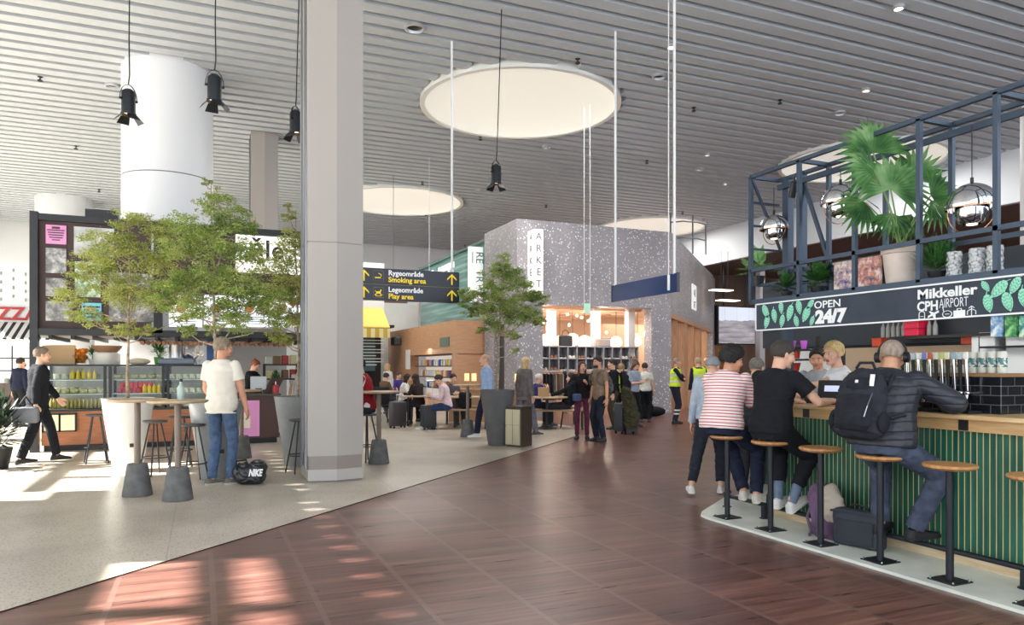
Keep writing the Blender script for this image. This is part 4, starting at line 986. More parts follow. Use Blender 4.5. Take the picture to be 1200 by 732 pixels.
MB().box((.36, -.12, 2.22), (.075, .075, 2.2)).build('corner_post', M_frame, fra)
MB().box((.36, -.30, 2.72), (.07, .07, 1.25)).build('corner_post', M_frame, fra)
m = MB(); m.box((.18, yc+.25, fZ0+.0), (.33, 8.4, .012)); m.build('shelf_plate', mat('shelf_plate', (60, 66, 74), .4, .5), fra)
# chalk sign board hanging under the frame
sY0, sY1 = 5.60, -1.0
sb_ = thing('chalk_sign', 'long blackboard bar sign with chalk lettering and green hop drawings', 'sign', (4.985, 5.56, 1.80))
SH = .265
M_chalkb = mat('chalkboard', (54, 62, 74), .8, var=.08, vscale=4)
M_chalk = mat('chalk_white', (236, 238, 238), .9); M_hop = mat('chalk_green', (150, 222, 192), .9)
m = MB(); m.box((0, -3.3, SH/2), (.03, 6.6, SH)); m.build('board', M_chalkb, sb_)
m = MB(); m.box((-.018, -3.3, SH-.006), (.008, 6.6, .012)); m.box((-.018, -3.3, .006), (.008, 6.6, .012)); m.box((-.018, -.005, SH/2), (.008, .012, SH)); m.build('white_edge', M_chalk, sb_)
def sy(u):   # local y on the sign plane for an image column
    t = (u-600)/FPX; return 4.985*(CF-SF*t)/(SF+CF*t)-5.56
def ln(m, pts, w=.005):
    for (a, b), (c, d) in zip(pts, pts[1:]): m.bar((-.017, a, b), (-.017, c, d), w, .004)
def txt(s_, size, u, z, sx=1, bold=0, M=M_chalk): return lettering(s_, size, (-.0165, sy(u), z), M, sb_, FX, 'LEFT', .001, sx=sx, bold=bold)
txt('OPEN', .09, 955.5, .165, 1.25, .001)
txt('24/7', .15, 957.5, .038, 1.2, .009)
txt('Mikkeller', .098, 1076.5, .162, 1.25, .003)
txt('CPH', .098, 1076.5, .072, .9, .003)
txt('AIRPORT', .098, 1102.5, .082, .55, -.001)
def icons():
    m = MB()
    a = sy(1079)   # bottle / can
    ln(m, [(a, .012), (a-.045, .012), (a-.045, .055), (a-.035, .065), (a-.01, .065), (a, .055), (a, .012)]); ln(m, [(a-.01, .03), (a-.035, .03)])
    a = sy(1089)   # aeroplane
    m.prism([(-.019, a, .015), (-.019, a-.09, .052), (-.019, a-.085, .066), (-.019, a-.005, .032)], (.004, 0, 0)); m.prism([(-.019, a-.03, .04), (-.019, a-.01, .062), (-.019, a-.022, .064), (-.019, a-.055, .05)], (.004, 0, 0)); m.prism([(-.019, a-.04, .03), (-.019, a-.05, .008), (-.019, a-.062, .01), (-.019, a-.062, .04)], (.004, 0, 0))
    a = sy(1105)   # round badge
    c = [(a-.045+.036*math.cos(k*.5236), .035+.024*math.sin(k*.5236)) for k in range(13)]; ln(m, c); ln(m, [(a-.01, .09), (a-.02, .05)]); ln(m, [(a-.03, .035), (a-.06, .035)])
    a = sy(1119)   # suitcase
    m.box((-.017, a-.045, .033), (.004, .085, .045)); ln(m, [(a-.03, .055), (a-.03, .068), (a-.06, .068), (a-.06, .055)])
    a = sy(1134)   # tree mark
    ln(m, [(a-.04, .01), (a-.04, .08)]); ln(m, [(a-.01, .045), (a-.04, .06), (a-.07, .045)]); ln(m, [(a-.02, .065), (a-.04, .08), (a-.06, .065)]); ln(m, [(a-.01, .045), (a-.01, .02)]); ln(m, [(a-.07, .045), (a-.07, .02)])
    m.build('chalk_icons', M_chalk, sb_)
icons()
def hop(y_, z_, s_, ang):
    ca, sa = math.cos(ang), math.sin(ang)
    def P(a, b):
        a *= s_; b *= s_; q = (y_-(a*ca-b*sa), z_+(a*sa+b*ca)); return (q[0], min(SH-.016, max(.016, q[1])))
    body = [P(w, b) for w, b in ((0, 1.0), (.28, .86), (.44, .55), (.5, .2), (.44, -.2), (.3, -.55), (0, -.95), (-.3, -.55), (-.44, -.2), (-.5, .2), (-.44, .55), (-.28, .86))]
    m = MB(); m.prism([(-.0165, p, q) for p, q in body], (-.0012, 0, 0)); m.mi = 1
    for b, w in ((.62, .34), (.3, .44), (-.02, .44), (-.34, .36), (-.62, .2)):
        for k in (-1, 1):
            pts = [P(k*w, b+.16), P(k*w*.55, b-.1), P(0, b+.08)]
            for p, q in zip(pts, pts[1:]):
                if min(p[1], q[1]) > .0165 and max(p[1], q[1]) < SH-.0165: m.bar((-.0182, *p), (-.0182, *q), .0035, .001)
    m.mi = 0; p0, p1 = P(0, 1.0), P(.15, 1.3); m.bar((-.017, *p0), (-.017, *p1), .006, .003)
    m.build('hop_drawing', [M_hop, M_chalkb], sb_)
for u, z, s_, a in ((899, .18, .075, .5), (900, .08, .07, -.3), (909, .13, .07, .2), (917, .20, .06, .1), (918, .075, .065, -.2), (927, .145, .08, -.3), (935, .06, .06, .3), (938, .19, .07, .2), (946, .12, .08, -.5), (951, .205, .055, -.8), (953, .055, .05, -.4),
                    (1157, .205, .045, .6), (1172, .175, .078, -.8), (1160, .085, .068, .2), (1183, .085, .072, .3), (1191, .19, .065, -.5), (1202, .1, .07, .2)): hop(sy(u), z, s_, a)
# ---- palm
px_, py_ = 5.2, None
def on_frame(u, X=5.18):
    t = (u-600)/FPX; return X*(CF-SF*t)/(SF+CF*t)
py_ = on_frame(1056)
pot = thing('terracotta_pot', 'large pale terracotta pot on the bar shelf frame holding the palm', 'pot', (5.18, py_, 2.115))
MB().lathe([(0, 0), (.105, 0), (.11, .01), (.135, .24), (.148, .245), (.15, .31), (.135, .31), (.125, .27), (0, .27)], seg=40).build('pot_body', mat('pale_terracotta', (206, 192, 182), .8, var=.04), pot, smooth=35)
palm = thing('fan_palm', 'tall fan palm with star-shaped green leaves above the bar', 'palm', (5.18, py_, 2.385))
M_palm = leaf_mat('palm_leaf', (50, 92, 50), (86, 134, 72), (150, 186, 130), .35, 7); M_stalk = mat('palm_stalk', (120, 146, 84), .6)
dpm = 5.86
R = V((CF, -SF, 0)); F = V((SF, CF, 0))
# fans: pixel centre, radius px, spread deg, direction deg in the picture plane, tilt towards viewer
fans = [(1024, 180, 50, 190, 95, .25), (1016, 205, 46, 130, 170, .5), (1036, 226, 54, 250, 75, .6), (1020, 236, 42, 140, 225, .2), (1044, 250, 36, 120, 260, .3), (1080, 206, 46, 150, 70, -.3), (1086, 232, 42, 150, 15, .4), (1082, 240, 38, 130, -50, .2), (1072, 250, 34, 110, -110, -.1)]
sm = MB(); vs, fs = [], []
for (u, v, r, spr, dirn, tl) in fans:
    c = R*((u-1056)/FPX*dpm)+V((0, 0, hz(v, dpm)-2.385))+F*random.uniform(-.12, .12)-F*tl*.12
    rr = r/FPX*dpm
    base = V((random.uniform(-.03, .03), random.uniform(-.03, .03), 0)); mid = base.lerp(c, .5)+V((0, 0, .04)); sm.tube([base, mid, c], .006, 6)
    ax = (R*math.cos(math.radians(dirn))+V((0, 0, 1))*math.sin(math.radians(dirn))).normalized(); nn = (-F+V((0, 0, tl*.6))).normalized(); ax = (ax-nn*ax.dot(nn)).normalized(); sd = nn.cross(ax)
    nb = max(6, int(spr/11))
    for k in range(nb):
        a = math.radians(-spr/2+spr*k/(nb-1)); ln_ = rr*random.uniform(.88, 1.08)*(1-.12*abs(a/3.0))
        dv = ax*math.cos(a)+sd*math.sin(a); pv = sd*math.cos(a)-ax*math.sin(a); droop = -nn*.0-V((0, 0, .10*rr))
        w = rr*.066; b = len(vs)
        p0 = c; p1 = c+dv*ln_*.6+nn*.02; p2 = c+dv*ln_+droop
        vs += [p0, p1+pv*w+nn*.006, p1-nn*.006, p1-pv*w+nn*.006, p2]; fs += [(b, b+1, b+2), (b, b+2, b+3), (b+1, b+4, b+2), (b+2, b+4, b+3)]
sm.build('stalks', M_stalk, palm, smooth=True)
# arching strap leaves
for (pts) in ([(1046, 285), (1030, 262), (1008, 258)], [(1048, 285), (1030, 245), (1012, 232)], [(1060, 285), (1075, 255), (1090, 250)]):
    q = [R*((u-1056)/FPX*dpm)+V((0, 0, hz(v, dpm)-2.385)) for u, v in pts]
    for a, b, w0, w1 in ((q[0], q[1], .008, .02), (q[1], q[2], .02, .003)):
        n_ = V((0, 0, 1)).cross(b-a).normalized() if (b-a).xy.length > .01 else R
        n_ = F*.7+V((0, 0, .7)); i = len(vs); vs += [a-n_*w0, a+n_*w0, b+n_*w1, b-n_*w1]; fs.append((i, i+1, i+2, i+3))
me = bpy.data.meshes.new('fronds'); me.from_pydata([tuple(v) for v in vs], [], fs); me.materials.append(M_palm); o = bpy.data.objects.new('fronds', me); C.objects.link(o); o.parent = palm
# other plants on the shelf
leafy('shelf_plant', 'spiky green plant on the frame shelf right of the terracotta pot', (5.2, on_frame(1096), 2.115), .2, .26, 170, M_green, M_dark, leafw=.018, leafl=.16, potr=.07, poth=.07, arch=.1)
leafy('shelf_plant', 'broad-leaved plant low in the frame at its second bay from the left', (5.25, on_frame(952), 2.115), .16, .24, 60, M_green, M_dark, leafw=.09, leafl=.15, potr=.07, poth=.08)
leafy('shelf_plant', 'small green plant in the leftmost bay of the bar frame', (5.25, on_frame(915), 2.115), .14, .2, 80, M_green, M_dark, leafw=.05, leafl=.1, potr=.06, poth=.07)
lf = leafy('hanging_monstera', 'big pale green leaves sticking out left of the bar frame', (5.35, 5.95, 2.30), .22, .3, 16, leaf_mat('monstera', (100, 150, 90), (136, 180, 120), (170, 206, 150)), M_dark, leafw=.16, leafl=.26, potr=.07, poth=.1)
m = MB(); m.bar((0, 0, .0), (.0, -.3, .0), .03); m.build('bracket', M_frame, lf)
# glass vases
M_bub = NT('bubble_glass', .08, .9); q_ = M_bub.voro(M_bub.co, 55); M_bub.color(M_bub.ramp(q_, [(.2, lin((252, 252, 252))), (.6, lin((214, 217, 220))), (.85, lin((130, 134, 140)))])); M_bub.b.inputs['Transmission Weight'].default_value = .3; M_bub.bump(q_, .8, .01)
vz = MB().lathe([(0, 0), (.05, 0), (.056, .03), (.05, .06), (.057, .10), (.05, .13), (.056, .17), (.05, .2), (.044, .2), (.046, .02), (0, .02)], seg=14).mesh('glass_vase', M_bub.m, True)
for u, lb in ((1118, 'knobbly clear glass vase, left of the three on the bar shelf'), (1145, 'knobbly clear glass vase, middle of the three on the bar shelf'), (1166, 'knobbly clear glass vase half behind a frame upright, right of the other two')):
    put('glass_vase', vz, 5.2, on_frame(u, 5.2), 2.115, lb, 'vase', 'glass vases on the bar shelf')
def artmat(nm, a, b, c):
    n = NT(nm, .4); q = n.noise(n.co, 14, 5, .7); return n.color(n.ramp(q, [(.36, lin(a)), (.5, lin(b)), (.62, lin(c))]))
for u0, u1, lb, mm in ((978, 1000, 'colourful translucent panel in the third bay of the bar frame', artmat('art_a', (60, 60, 150), (200, 170, 160), (240, 236, 230))), (1004, 1033, 'pink and blue patterned panel just left of the terracotta pot', artmat('art_b', (70, 60, 120), (210, 140, 110), (236, 226, 230)))):
    ya_, yb_ = on_frame(u0, 5.3), on_frame(u1, 5.3); o = MB().box((0, 0, .14), (.015, ya_-yb_, .27)).box((0, 0, .275), (.03, ya_-yb_+.02, .015)).box((0, 0, .005), (.04, ya_-yb_+.02, .015)).build('art_panel', mm); o.location = (5.3, (ya_+yb_)/2, 2.115); tag(o, lb, 'panel')
# pendants (two nested chrome shells with a ring)
def pendant(u, v, label, sc=1.0):
    X = 5.22; y = on_frame(u, X); d = SF*X+CF*y; z = hz(v, d)
    t = thing('chrome_pendant', label, 'pendant lamp', (X, y, z), group='chrome pendants in the bar frame')
    r = .18*sc
    prof = [(r*.985*math.sin(a), r*.985*math.cos(a)) for a in [k*math.pi/2/12 for k in range(13)]]
    MB().lathe([(0, r)]+prof[1:]+[(r*.96, -.01), (r*.96, 0)]+[(p[0]*.97, p[1]*.97) for p in prof[::-1][:-1]]+[(0, r*.97)], seg=40).build('upper_shade', M_chrome, t, smooth=True)
    r2 = r*.62
    MB().lathe([(r2, .02), (r2*.98, -.06*sc), (r2*.8, -.11*sc), (r2*.55, -.125*sc), (r2*.55, -.02)], seg=36).build('lower_shade', M_chrome, t, smooth=True)
    m = MB(); m.lathe([(r*.97, 0), (r*.97, -.012), (r*.93, -.012)], seg=40); m.build('copper_rim', mat('copper', (214, 150, 110), .2, 1.0), t, smooth=True)
    ring = MB(); pts = [(0, r*1.06*math.cos(a), r*1.06*math.sin(a)) for a in [math.pi*1.0+k*math.pi/16 for k in range(17)]]
    for a, b in zip(pts, pts[1:]): ring.cyl(a, b, .004, 6)
    ring.build('ring', mat('copper', (1, 1, 1)), t)
    MB().ball((0, 0, -.03), .04, 12, 8).build('bulb', mat('pendant_bulb', (255, 240, 215), .3, emit=(255, 228, 190), estr=6), t, smooth=True)
    MB().cyl((0, 0, r), (0, 0, fZt-z-.1), .004, 6).cyl((0, 0, r), (0, 0, r+.04), .012, 8).build('cord', M_dark, t)
pendant(1139, 243, 'chrome globe pendant at the right, hanging in the widest frame bay')
pendant(985, 238, 'chrome pendant with half-open shell left of the palm', .95)
pendant(907, 268, 'chrome pendant behind the thick left post of the frame', .8)
# black spotlight on frame
t = thing('frame_spotlight', 'small black spotlight clamped under the frame, upper left', 'spotlight', (5.25, on_frame(931, 5.25), 3.18)); MB().cyl((0, 0, .05), (.02, .06, -.08), .035, 14).build('lamp_body', M_dark, t, smooth=True); MB().cyl((0, 0, .05), (0, 0, .1), .01, 8).build('bracket', M_dark, t)
# ---- taps on the counter
tx, ty0, ty1 = 5.25, 3.38, 4.3
tt = thing('tap_block', 'black-tiled beer tap block on the bar counter with wooden top', 'tap block', (tx, ty0, CT))
def tilem():
    n = NT('black_tiles', .15, .6); tc = n.comb(n.math('ADD', n.x, n.y), n.z, 0)
    b = n.t.nodes.new('ShaderNodeTexBrick'); n.put(b.inputs['Vector'], tc); b.inputs['Scale'].default_value = 1.0; b.inputs['Brick Width'].default_value = .15; b.inputs['Row Height'].default_value = .068; b.inputs['Mortar Size'].default_value = .003
    b.inputs['Color1'].default_value = lin((26, 28, 32)); b.inputs['Color2'].default_value = lin((34, 36, 40)); b.inputs['Mortar'].default_value = lin((100, 104, 108)); return n.color(b.outputs[0])
m = MB(); m.box((.14, (ty1-ty0)/2, .135), (.28, ty1-ty0, .27), bevel=.004); m.build('tiled_box', tilem(), tt)
m = MB(); m.box((.14, (ty1-ty0)/2, .283), (.32, ty1-ty0+.04, .026)); m.build('wooden_top', mat('tap_wood', (150, 114, 78), .5), tt)
m = MB(); m.box((-.08, (ty1-ty0)/2+.08, .012), (.15, ty1-ty0-.1, .022)); m.build('drip_tray', M_black, tt)
hcol = [(236, 236, 232), (190, 196, 202), (150, 180, 190), (234, 226, 190), (196, 204, 120), (228, 220, 200), (206, 90, 60), (120, 130, 200)]
for k in range(15):
    y_ = .2+k*.048
    f = MB(); f.cyl((0, y_, .15), (-.07, y_, .15), .013, 10); f.cyl((-.07, y_, .155), (-.095, y_, .07), .010, 8); f.ball((-.07, y_, .15), .019, 10, 8); fa = f.build('faucet', M_chrome, tt, smooth=True)
    MB().cone((-.07, y_, .16), (-.085, y_, .40), .009, .015, 10).build('tap_handle', M_dark if k % 2 else M_chrome, fa, smooth=True)
    MB().box((-.086, y_, .425), (.016, .034, .055), bevel=.004).build('beer_badge', mat('badge%d' % (k % 8), hcol[k % 8], .5), fa)
can = MB().lathe([(0, 0), (.028, 0), (.033, .008), (.033, .145), (.027, .16), (0, .158)], seg=20)
canm = can.mesh('drink_can', mat('can_white', (228, 224, 206), .35, .1), True)
cms = []
def canmat(nm, c):
    n = NT(nm, .35); b = n.math('LESS_THAN', n.math('ABSOLUTE', n.math('SUBTRACT', n.z, .08)), .035); q = n.noise(n.co, 40, 2); b = n.math('MULTIPLY', b, n.math('GREATER_THAN', q, .5)); return n.color(n.mix(b, lin((230, 228, 216)), lin(c)))
cc = [('yellow', (210, 180, 90)), ('teal', (70, 130, 130)), ('green', (120, 150, 60)), ('brown', (150, 110, 80))]
for nm, c in cc: q = canm.copy(); q.materials.clear(); q.materials.append(canmat('can_'+nm, c)); cms.append(q)
for k in range(12):
    i = [2, 0, 2, 2, 0, 0, 3, 3, 1, 1, 1, 1][11-k]
    put('drink_can', cms[i], tx+.12, ty0+.07+k*.072, CT+.296, ['white can with yellow print', 'white can with teal print', 'white can with green print', 'white can with brown print'][i]+' in the row on the tap block', 'can', cc[i][0]+' cans on the tap block')
# till tablet on the counter
y_ = on_frame(979, 5.30)
t = thing('till_terminal', 'black till terminal with a small lit display facing the drinkers', 'till', (5.30, y_, CT), math.radians(28))
MB().box((0, 0, .12), (.03, .32, .21), bevel=.006).build('housing', M_dark, t).rotation_euler = (0, .25, 0)
MB().box((-.017, .035, .145), (.004, .13, .055)).build('display', mat('till_display', (190, 196, 220), .4, emit=(190, 200, 230), estr=.5), t).rotation_euler = (0, .25, 0)
MB().box((.06, 0, .02), (.16, .2, .04), bevel=.01).build('base', M_dark, t)
t = thing('card_reader', 'black card reader beside the till terminal', 'card reader', (5.3, on_frame(948, 5.3), CT)); MB().box((0, 0, .03), (.16, .08, .06), bevel=.01).box((.0, .03, .1), (.12, .05, .09), bevel=.01).build('reader_body', M_dark, t); MB().box((-.082, .0, .04), (.004, .05, .03)).build('keypad', M_steel, t)
# ---- back bar
bb = thing('back_bar', 'dark grey back bar wall with shelves behind the bartenders', 'back bar', (7.6, 6.4, 0))
M_bb = mat('backbar_grey', (54, 60, 68), .6)
m = MB(); m.box((0, -3.2, 2.2), (.1, 10.2, .95)); m.box((-.05, -4, .5), (.5, 8.2, 1.0)); m.box((.1, -3.2, 1.4), (.1, 10.0, .85)); m.build('wall_panels', M_bb, bb)
m = MB(); m.box((-.2, -2.2, 1.78), (.35, 3.4, .03)); m.box((-.2, -4.6, 1.8), (.3, 2.0, .03)); m.box((-.3, -1.9, 1.9), (.04, .05, .4)); m.box((-.2, -3.0, 2.0), (.06, .06, .6)); m.build('shelf', M_dark, bb)
m = MB(); m.box((-.02, -.75, 1.36), (.1, 2.3, .66)); m.box((-.02, -3.2, 1.36), (.1, 1.6, .66)); m.build('wooden_panel', mat('back_wood', (206, 178, 148), .6), bb)
m = MB(); m.box((-.0, 1.1, 1.36), (.1, .9, .6)); m.build('white_panel', M_white, bb)
m = MB(); m.box((-.2, -4.1, 1.02), (.45, 8.0, .04)); m.build('back_worktop', M_steel, bb)
BXw = 7.35
def bk(u, v, X=BXw):
    y_ = on_frame(u, X); d = SF*X+CF*y_; return y_, hz(v, d)
btl = MB().lathe([(0, 0), (.032, 0), (.034, .01), (.034, .14), (.012, .19), (.012, .24), (0, .24)], seg=14).mesh('spirit_bottle', mat('bottle_clear', (150, 150, 146), .12), True)
for k, u in enumerate((1035, 1041, 1047, 1053, 1059, 1089, 1096)):
    y_, z_ = bk(u, 402); b = put('spirit_bottle', btl, BXw, y_, 1.7955, ['bottle on the high back shelf left of the red crates', 'bottle on the high back shelf right of the red crates'][k > 4], 'bottle', ['bottles left of the red crates', 'bottles right of the red crates'][k > 4], s=.78)
y_, z_ = bk(1076, 400)
for k in range(4):
    o = MB().box((0, 0, .035), (.2, .18, .07), bevel=.008).box((0, 0, .072), (.21, .19, .01)).build('red_tray', mat('tray_red', (220, 30, 70), .5)); o.location = (BXw-.02, y_, 1.796+k*.08); tag(o, ['lowest', 'second lowest', 'second highest', 'topmost'][k]+' pinkish red tray in the stack on the high back shelf', 'tray')
for u, v, lb in ((1119, 419, 'orange crate behind the beer taps'), (1014, 412, 'small orange crate behind the bald bartender')):
    y_, z_ = bk(u, v, 7.2); o = MB().box((0, 0, .04), (.14, .13, .09), bevel=.006).box((0, 0, .09), (.15, .14, .012)).build('orange_crate', mat('crate_orange', (226, 88, 50), .5)); o.location = (7.45, y_, 1.70 if u > 1100 else 1.70); tag(o, lb, 'crate')
for i, (u, w, h, lb) in enumerate(((1151, .1, .3, 'tall narrow white machine on the back worktop'), (1163, .17, .32, 'white coffee machine column on the back worktop'), (1198, .2, .36, 'large white appliance at the right edge behind the taps'))):
    y_, z_ = bk(u, 430, 7.0); o = MB().box((0, 0, h/2+.22), (.2, w, h+.44), bevel=.01).box((-.1, 0, .1), (.02, w*.8, .03)).build('white_appliance', mat('appliance_white', (226, 230, 232), .4)); o.location = (7.37, bk(u, 430, 7.37)[0], 1.04); tag(o, lb, 'appliance')
for u, lb, mm in ((1168, 'blue and white poster above the back bar', artmat('poster_bluewhite', (40, 110, 190), (150, 190, 220), (236, 240, 240))), (1185, 'green patterned poster above the back bar', artmat('poster_green', (20, 60, 30), (60, 160, 90), (150, 210, 140))), (1202, 'turquoise poster at the right edge above the back bar', artmat('poster_teal', (30, 90, 110), (80, 180, 160), (210, 230, 200)))):
    y_, z_ = bk(u, 382, 7.2); o = MB().box((0, 0, 0), (.015, .11, .2)).box((.01, 0, 0), (.01, .12, .21)).build('bar_poster', mm); o.location = (7.2, y_, z_); tag(o, lb, 'poster')
    
m = MB(); y_, z_ = bk(1186, 392, 7.2); m.box((7.3, y_+.0, z_-.115), (.25, .6, .02)); o = m.build('poster_ledge', M_dark); tag(o, 'dark ledge under the small posters of the back bar', 'shelf')
# cups and bits at the left end of the back bar
for u, v, c, lb in ((926, 404, (206, 96, 214), 'large magenta cup stack behind the black t-shirt man'), (942, 404, (220, 110, 220), 'small magenta cup at the left end of the back bar'), (934, 415, (206, 54, 44), 'upper red cup stack at the left end of the back bar'), (931, 430, (214, 70, 44), 'lower orange-red bowl stack at the left end of the back bar')):
    X = 6.4; y_, z_ = bk(u, v, X); r = .07 if 'large' in lb or 'bowl' in lb else .04; o = MB().lathe([(0, -.05), (r*.7, -.05), (r, .05), (r*.9, .05), (0, .03)], seg=20).build('cup_stack', mat('cup_'+lb.split()[1], c, .45), smooth=True); o.location = (X, y_, z_); tag(o, lb, 'cups')
m = MB(); yA, _ = bk(918, 400, 6.4); yB, _ = bk(948, 400, 6.4); zt = bk(930, 411, 6.4)[1]
for z_ in (bk(926, 404, 6.4)[1]-.065, bk(934, 415, 6.4)[1]-.065, bk(931, 430, 6.4)[1]-.065): m.box((6.4, (yA+yB)/2, z_), (.2, yA-yB+.1, .02))
for yy_ in (yA+.05, yB-.05): m.box((6.48, yy_, .9), (.03, .03, 1.8))
o = m.build('cup_rack', M_dark); tag(o, 'thin dark rack carrying magenta and red cups behind the bar', 'rack')
t = thing('notice_board', 'green and white notice board behind the dark-haired bartender', 'board', (7.62, on_frame(950, 7.6), 1.5)); MB().box((0, 0, 0), (.02, .5, .4)).build('board', M_white, t); MB().box((-.02, -.05, -.02), (.02, .3, .26)).build('green_label', mat('label_green', (40, 110, 80), .5), t)
# white column at the right edge
o = MB().lathe([(0, 0), (.6, 0), (.6, 6.0), (0, 6.0)], seg=48).build('white_column', M_cyl, smooth=30); xx, yy_ = at(1245, 12.5); o.location = (xx, yy_, 0); tag(o, 'thick white column at the right edge behind the bar frame', 'column')
# ---- bags under the bar
def soft(name, mb_, M, parent, vox=.012, wr=.004, wf=9, sm=3): 
    return meshobj(name, remeshed(mb_, vox, sm, wr, wf, random.random()*9), M, parent)
t = thing('purple_backpack', 'purple and beige backpack slumped against the bar front', 'backpack', (4.86, on_frame(968, 4.86), PZ), math.radians(-30))
m = MB(); m.ball((.0, 0, .22), (.13, .16, .22)); m.ball((-.02, .1, .30), (.1, .12, .14)); m.box((0, 0, .1), (.18, .28, .2)); soft('bag_body', m, mat('bag_purple', (106, 80, 108), .85, var=.1), t, wr=.012)
m = MB(); m.ball((-.0, -.13, .3), (.09, .07, .17)); m.ball((.02, -.19, .27), (.07, .05, .14)); soft('front_flap', m, mat('bag_beige', (186, 172, 158), .8), t, wr=.01)
m = MB(); m.tube([(-.1, .02, .3), (-.14, .05, .15), (-.12, .0, .03), (-.15, -.05, .012)], .014, 8); soft('strap', m, mat('strap_purple', (92, 76, 96), .8), t, .006, 0)
t = thing('black_laptop_bag', 'black briefcase-style bag standing on the platform beside the backpack', 'bag', (4.80, 4.20, PZ), math.radians(12))
m = MB(); m.box((0, 0, .15), (.14, .40, .29), bevel=.035, seg=3); soft('bag_body', m, mat('bag_slate', (52, 56, 66), .8, bump=.3, bscale=120), t, .01, .003)
m = MB(); m.box((0, 0, .27), (.15, .41, .012)); m.box((-.075, 0, .13), (.012, .3, .18), bevel=.005); m.build('front_pocket', mat('bag_slate2', (44, 48, 56), .8), t)
m = MB(); m.tube([(0, -.08, .29), (0, -.06, .33), (0, .06, .33), (0, .08, .29)], .008, 8); m.build('handle', M_dark, t)
# ================================================================ hanging signs, rods and spotlights
M_rod = mat('white_rod', (240, 240, 240), .4)
M_navy = mat('sign_navy', (26, 30, 52), .35); M_yel = mat('sign_yellow', (240, 206, 40), .5, emit=(240, 206, 40), estr=.25); M_swh = mat('sign_white', (240, 240, 244), .5, emit=(240, 240, 244), estr=.2)
sg = thing('direction_sign', 'dark hanging direction sign with yellow arrows right of the front pillar', 'sign', (4.63, 13.42, 2.70))
WS = 2.45; HS = .60
m = MB(); m.box((-WS/2, .06, HS*.76), (WS, .12, HS*.475)); m.box((-WS/2, .06, HS*.24), (WS, .12, HS*.475)); m.build('panel', M_navy, sg)
m = MB(); m.box((-WS/2, .06, HS/2), (WS, .10, .02)); m.build('middle_strip', mat('strip_olive', (120, 116, 84), .5), sg)
def sx_(u): return X_at(u, 13.42)-4.63
def arrow(xc, zc, s_=1.0, par=sg):
    m = MB(); h = .105*s_; w = .026*s_
    m.prism([(xc-w/2, -.006, zc-h), (xc+w/2, -.006, zc-h), (xc+w/2, -.006, zc+h*.8), (xc-w/2, -.006, zc+h*.8)], (0, .005, 0))
    for sgn in (-1, 1): m.prism([(xc, -.0065, zc+h), (xc+sgn*.095*s_, -.0065, zc+h*.1), (xc+sgn*.095*s_, -.0065, zc-h*.22), (xc, -.0065, zc+h*.62)], (0, .005, 0))
    m.build('arrow', M_yel, par)
for zc in (HS*.76, HS*.24): arrow(sx_(529.5), zc); arrow(sx_(426.5), zc)
def boxicon(xc, zc, kind):
    m = MB(); r = .095
    for dx, dz, w, h in ((0, r, 2*r, .012), (0, -r, 2*r, .012), (r, 0, .012, 2*r), (-r, 0, .012, 2*r)): m.box((xc+dx, -.003, zc+dz), (w, .005, h))
    o = m.build('icon_frame', mat('icon_olive', (110, 104, 70), .6), sg)
    m = MB()
    if kind == 'smoke':
        m.box((xc-.01, -.004, zc-.035), (.11, .005, .022)); m.tube([(xc+.05, -.004, zc-.01), (xc+.05, -.004, zc+.02), (xc+.0, -.004, zc+.05)], .007, 6)
    else:
        m.ball((xc, -.002, zc), (.045, .004, .025)); m.tube([(xc+.03, -.003, zc+.01), (xc+.05, -.003, zc+.055)], .012, 6); m.tube([(xc-.03, -.003, zc), (xc-.05, -.003, zc-.05)], .008, 6); m.tube([(xc+.03, -.003, zc), (xc+.045, -.003, zc-.05)], .008, 6)
        m.tube([(xc-.075, -.003, zc-.035), (xc-.04, -.003, zc-.065), (xc+.04, -.003, zc-.065), (xc+.075, -.003, zc-.035)], .006, 6); m.tube([(xc-.04, -.003, zc+.01), (xc-.065, -.003, zc+.035)], .006, 6)
    m.build('icon', M_yel, sg)
xi = sx_(443.5); boxicon(xi, HS*.76, 'smoke'); boxicon(xi, HS*.24, 'horse')
for z_, a, b in ((HS*.76, 'Rygeomr\u00e5de', 'Smoking area'), (HS*.24, 'Legeomr\u00e5de', 'Play area')):
    lettering(a, .135, (sx_(455), -.003, z_+.02), M_swh, sg, FY, 'LEFT', .002, sx=1.0, bold=.003)
    lettering(b, .135, (sx_(455), -.003, z_-.105), M_yel, sg, FY, 'LEFT', .002, sx=1.0, bold=.003)
for x_ in (-.13, -WS+.15): MB().cyl((x_, .06, HS), (x_, .06, CEIL-2.70+.02), .022, 10).box((x_, .06, HS+.02), (.06, .06, .08)).build('hanging_rod', M_rod, sg, smooth=30)
# blue sign, seen from its plain side
bs = thing('blue_sign', 'plain dark blue hanging sign panel in front of the terrazzo shop', 'sign', (7.18, 9.87, 2.69))
m = MB(); m.box((.02, 1.03, .155), (.04, 2.06, .31)); m.build('panel', mat('panel_blue', (30, 58, 112), .25), bs)
MB().box((.02, -.0, .155), (.055, .02, .325)).build('end_cap', M_navy, bs); MB().box((.02, 2.06, .155), (.05, .02, .32)).build('end_cap', M_navy, bs)
for y_ in (.1, 1.96): MB().cyl((.02, y_, .3), (.02, y_, CEIL-2.69+.02), .023, 10).build('hanging_rod', M_rod, bs, smooth=30)
def thinline(label, u, v0, v1, d, r=.006, M=None, tail=0):
    x, y = at(u, d); z0 = hz(v1, d); m = MB(); m.cyl((0, 0, 0), (0, 0, CEIL+.1-z0), r, 6)
    if tail: m.cyl((0, 0, -.0), (0, 0, tail), r*2.6, 8)
    o = m.build('hanging_cable', M or M_rod); o.location = (x, y, z0); tag(o, label, 'cable')
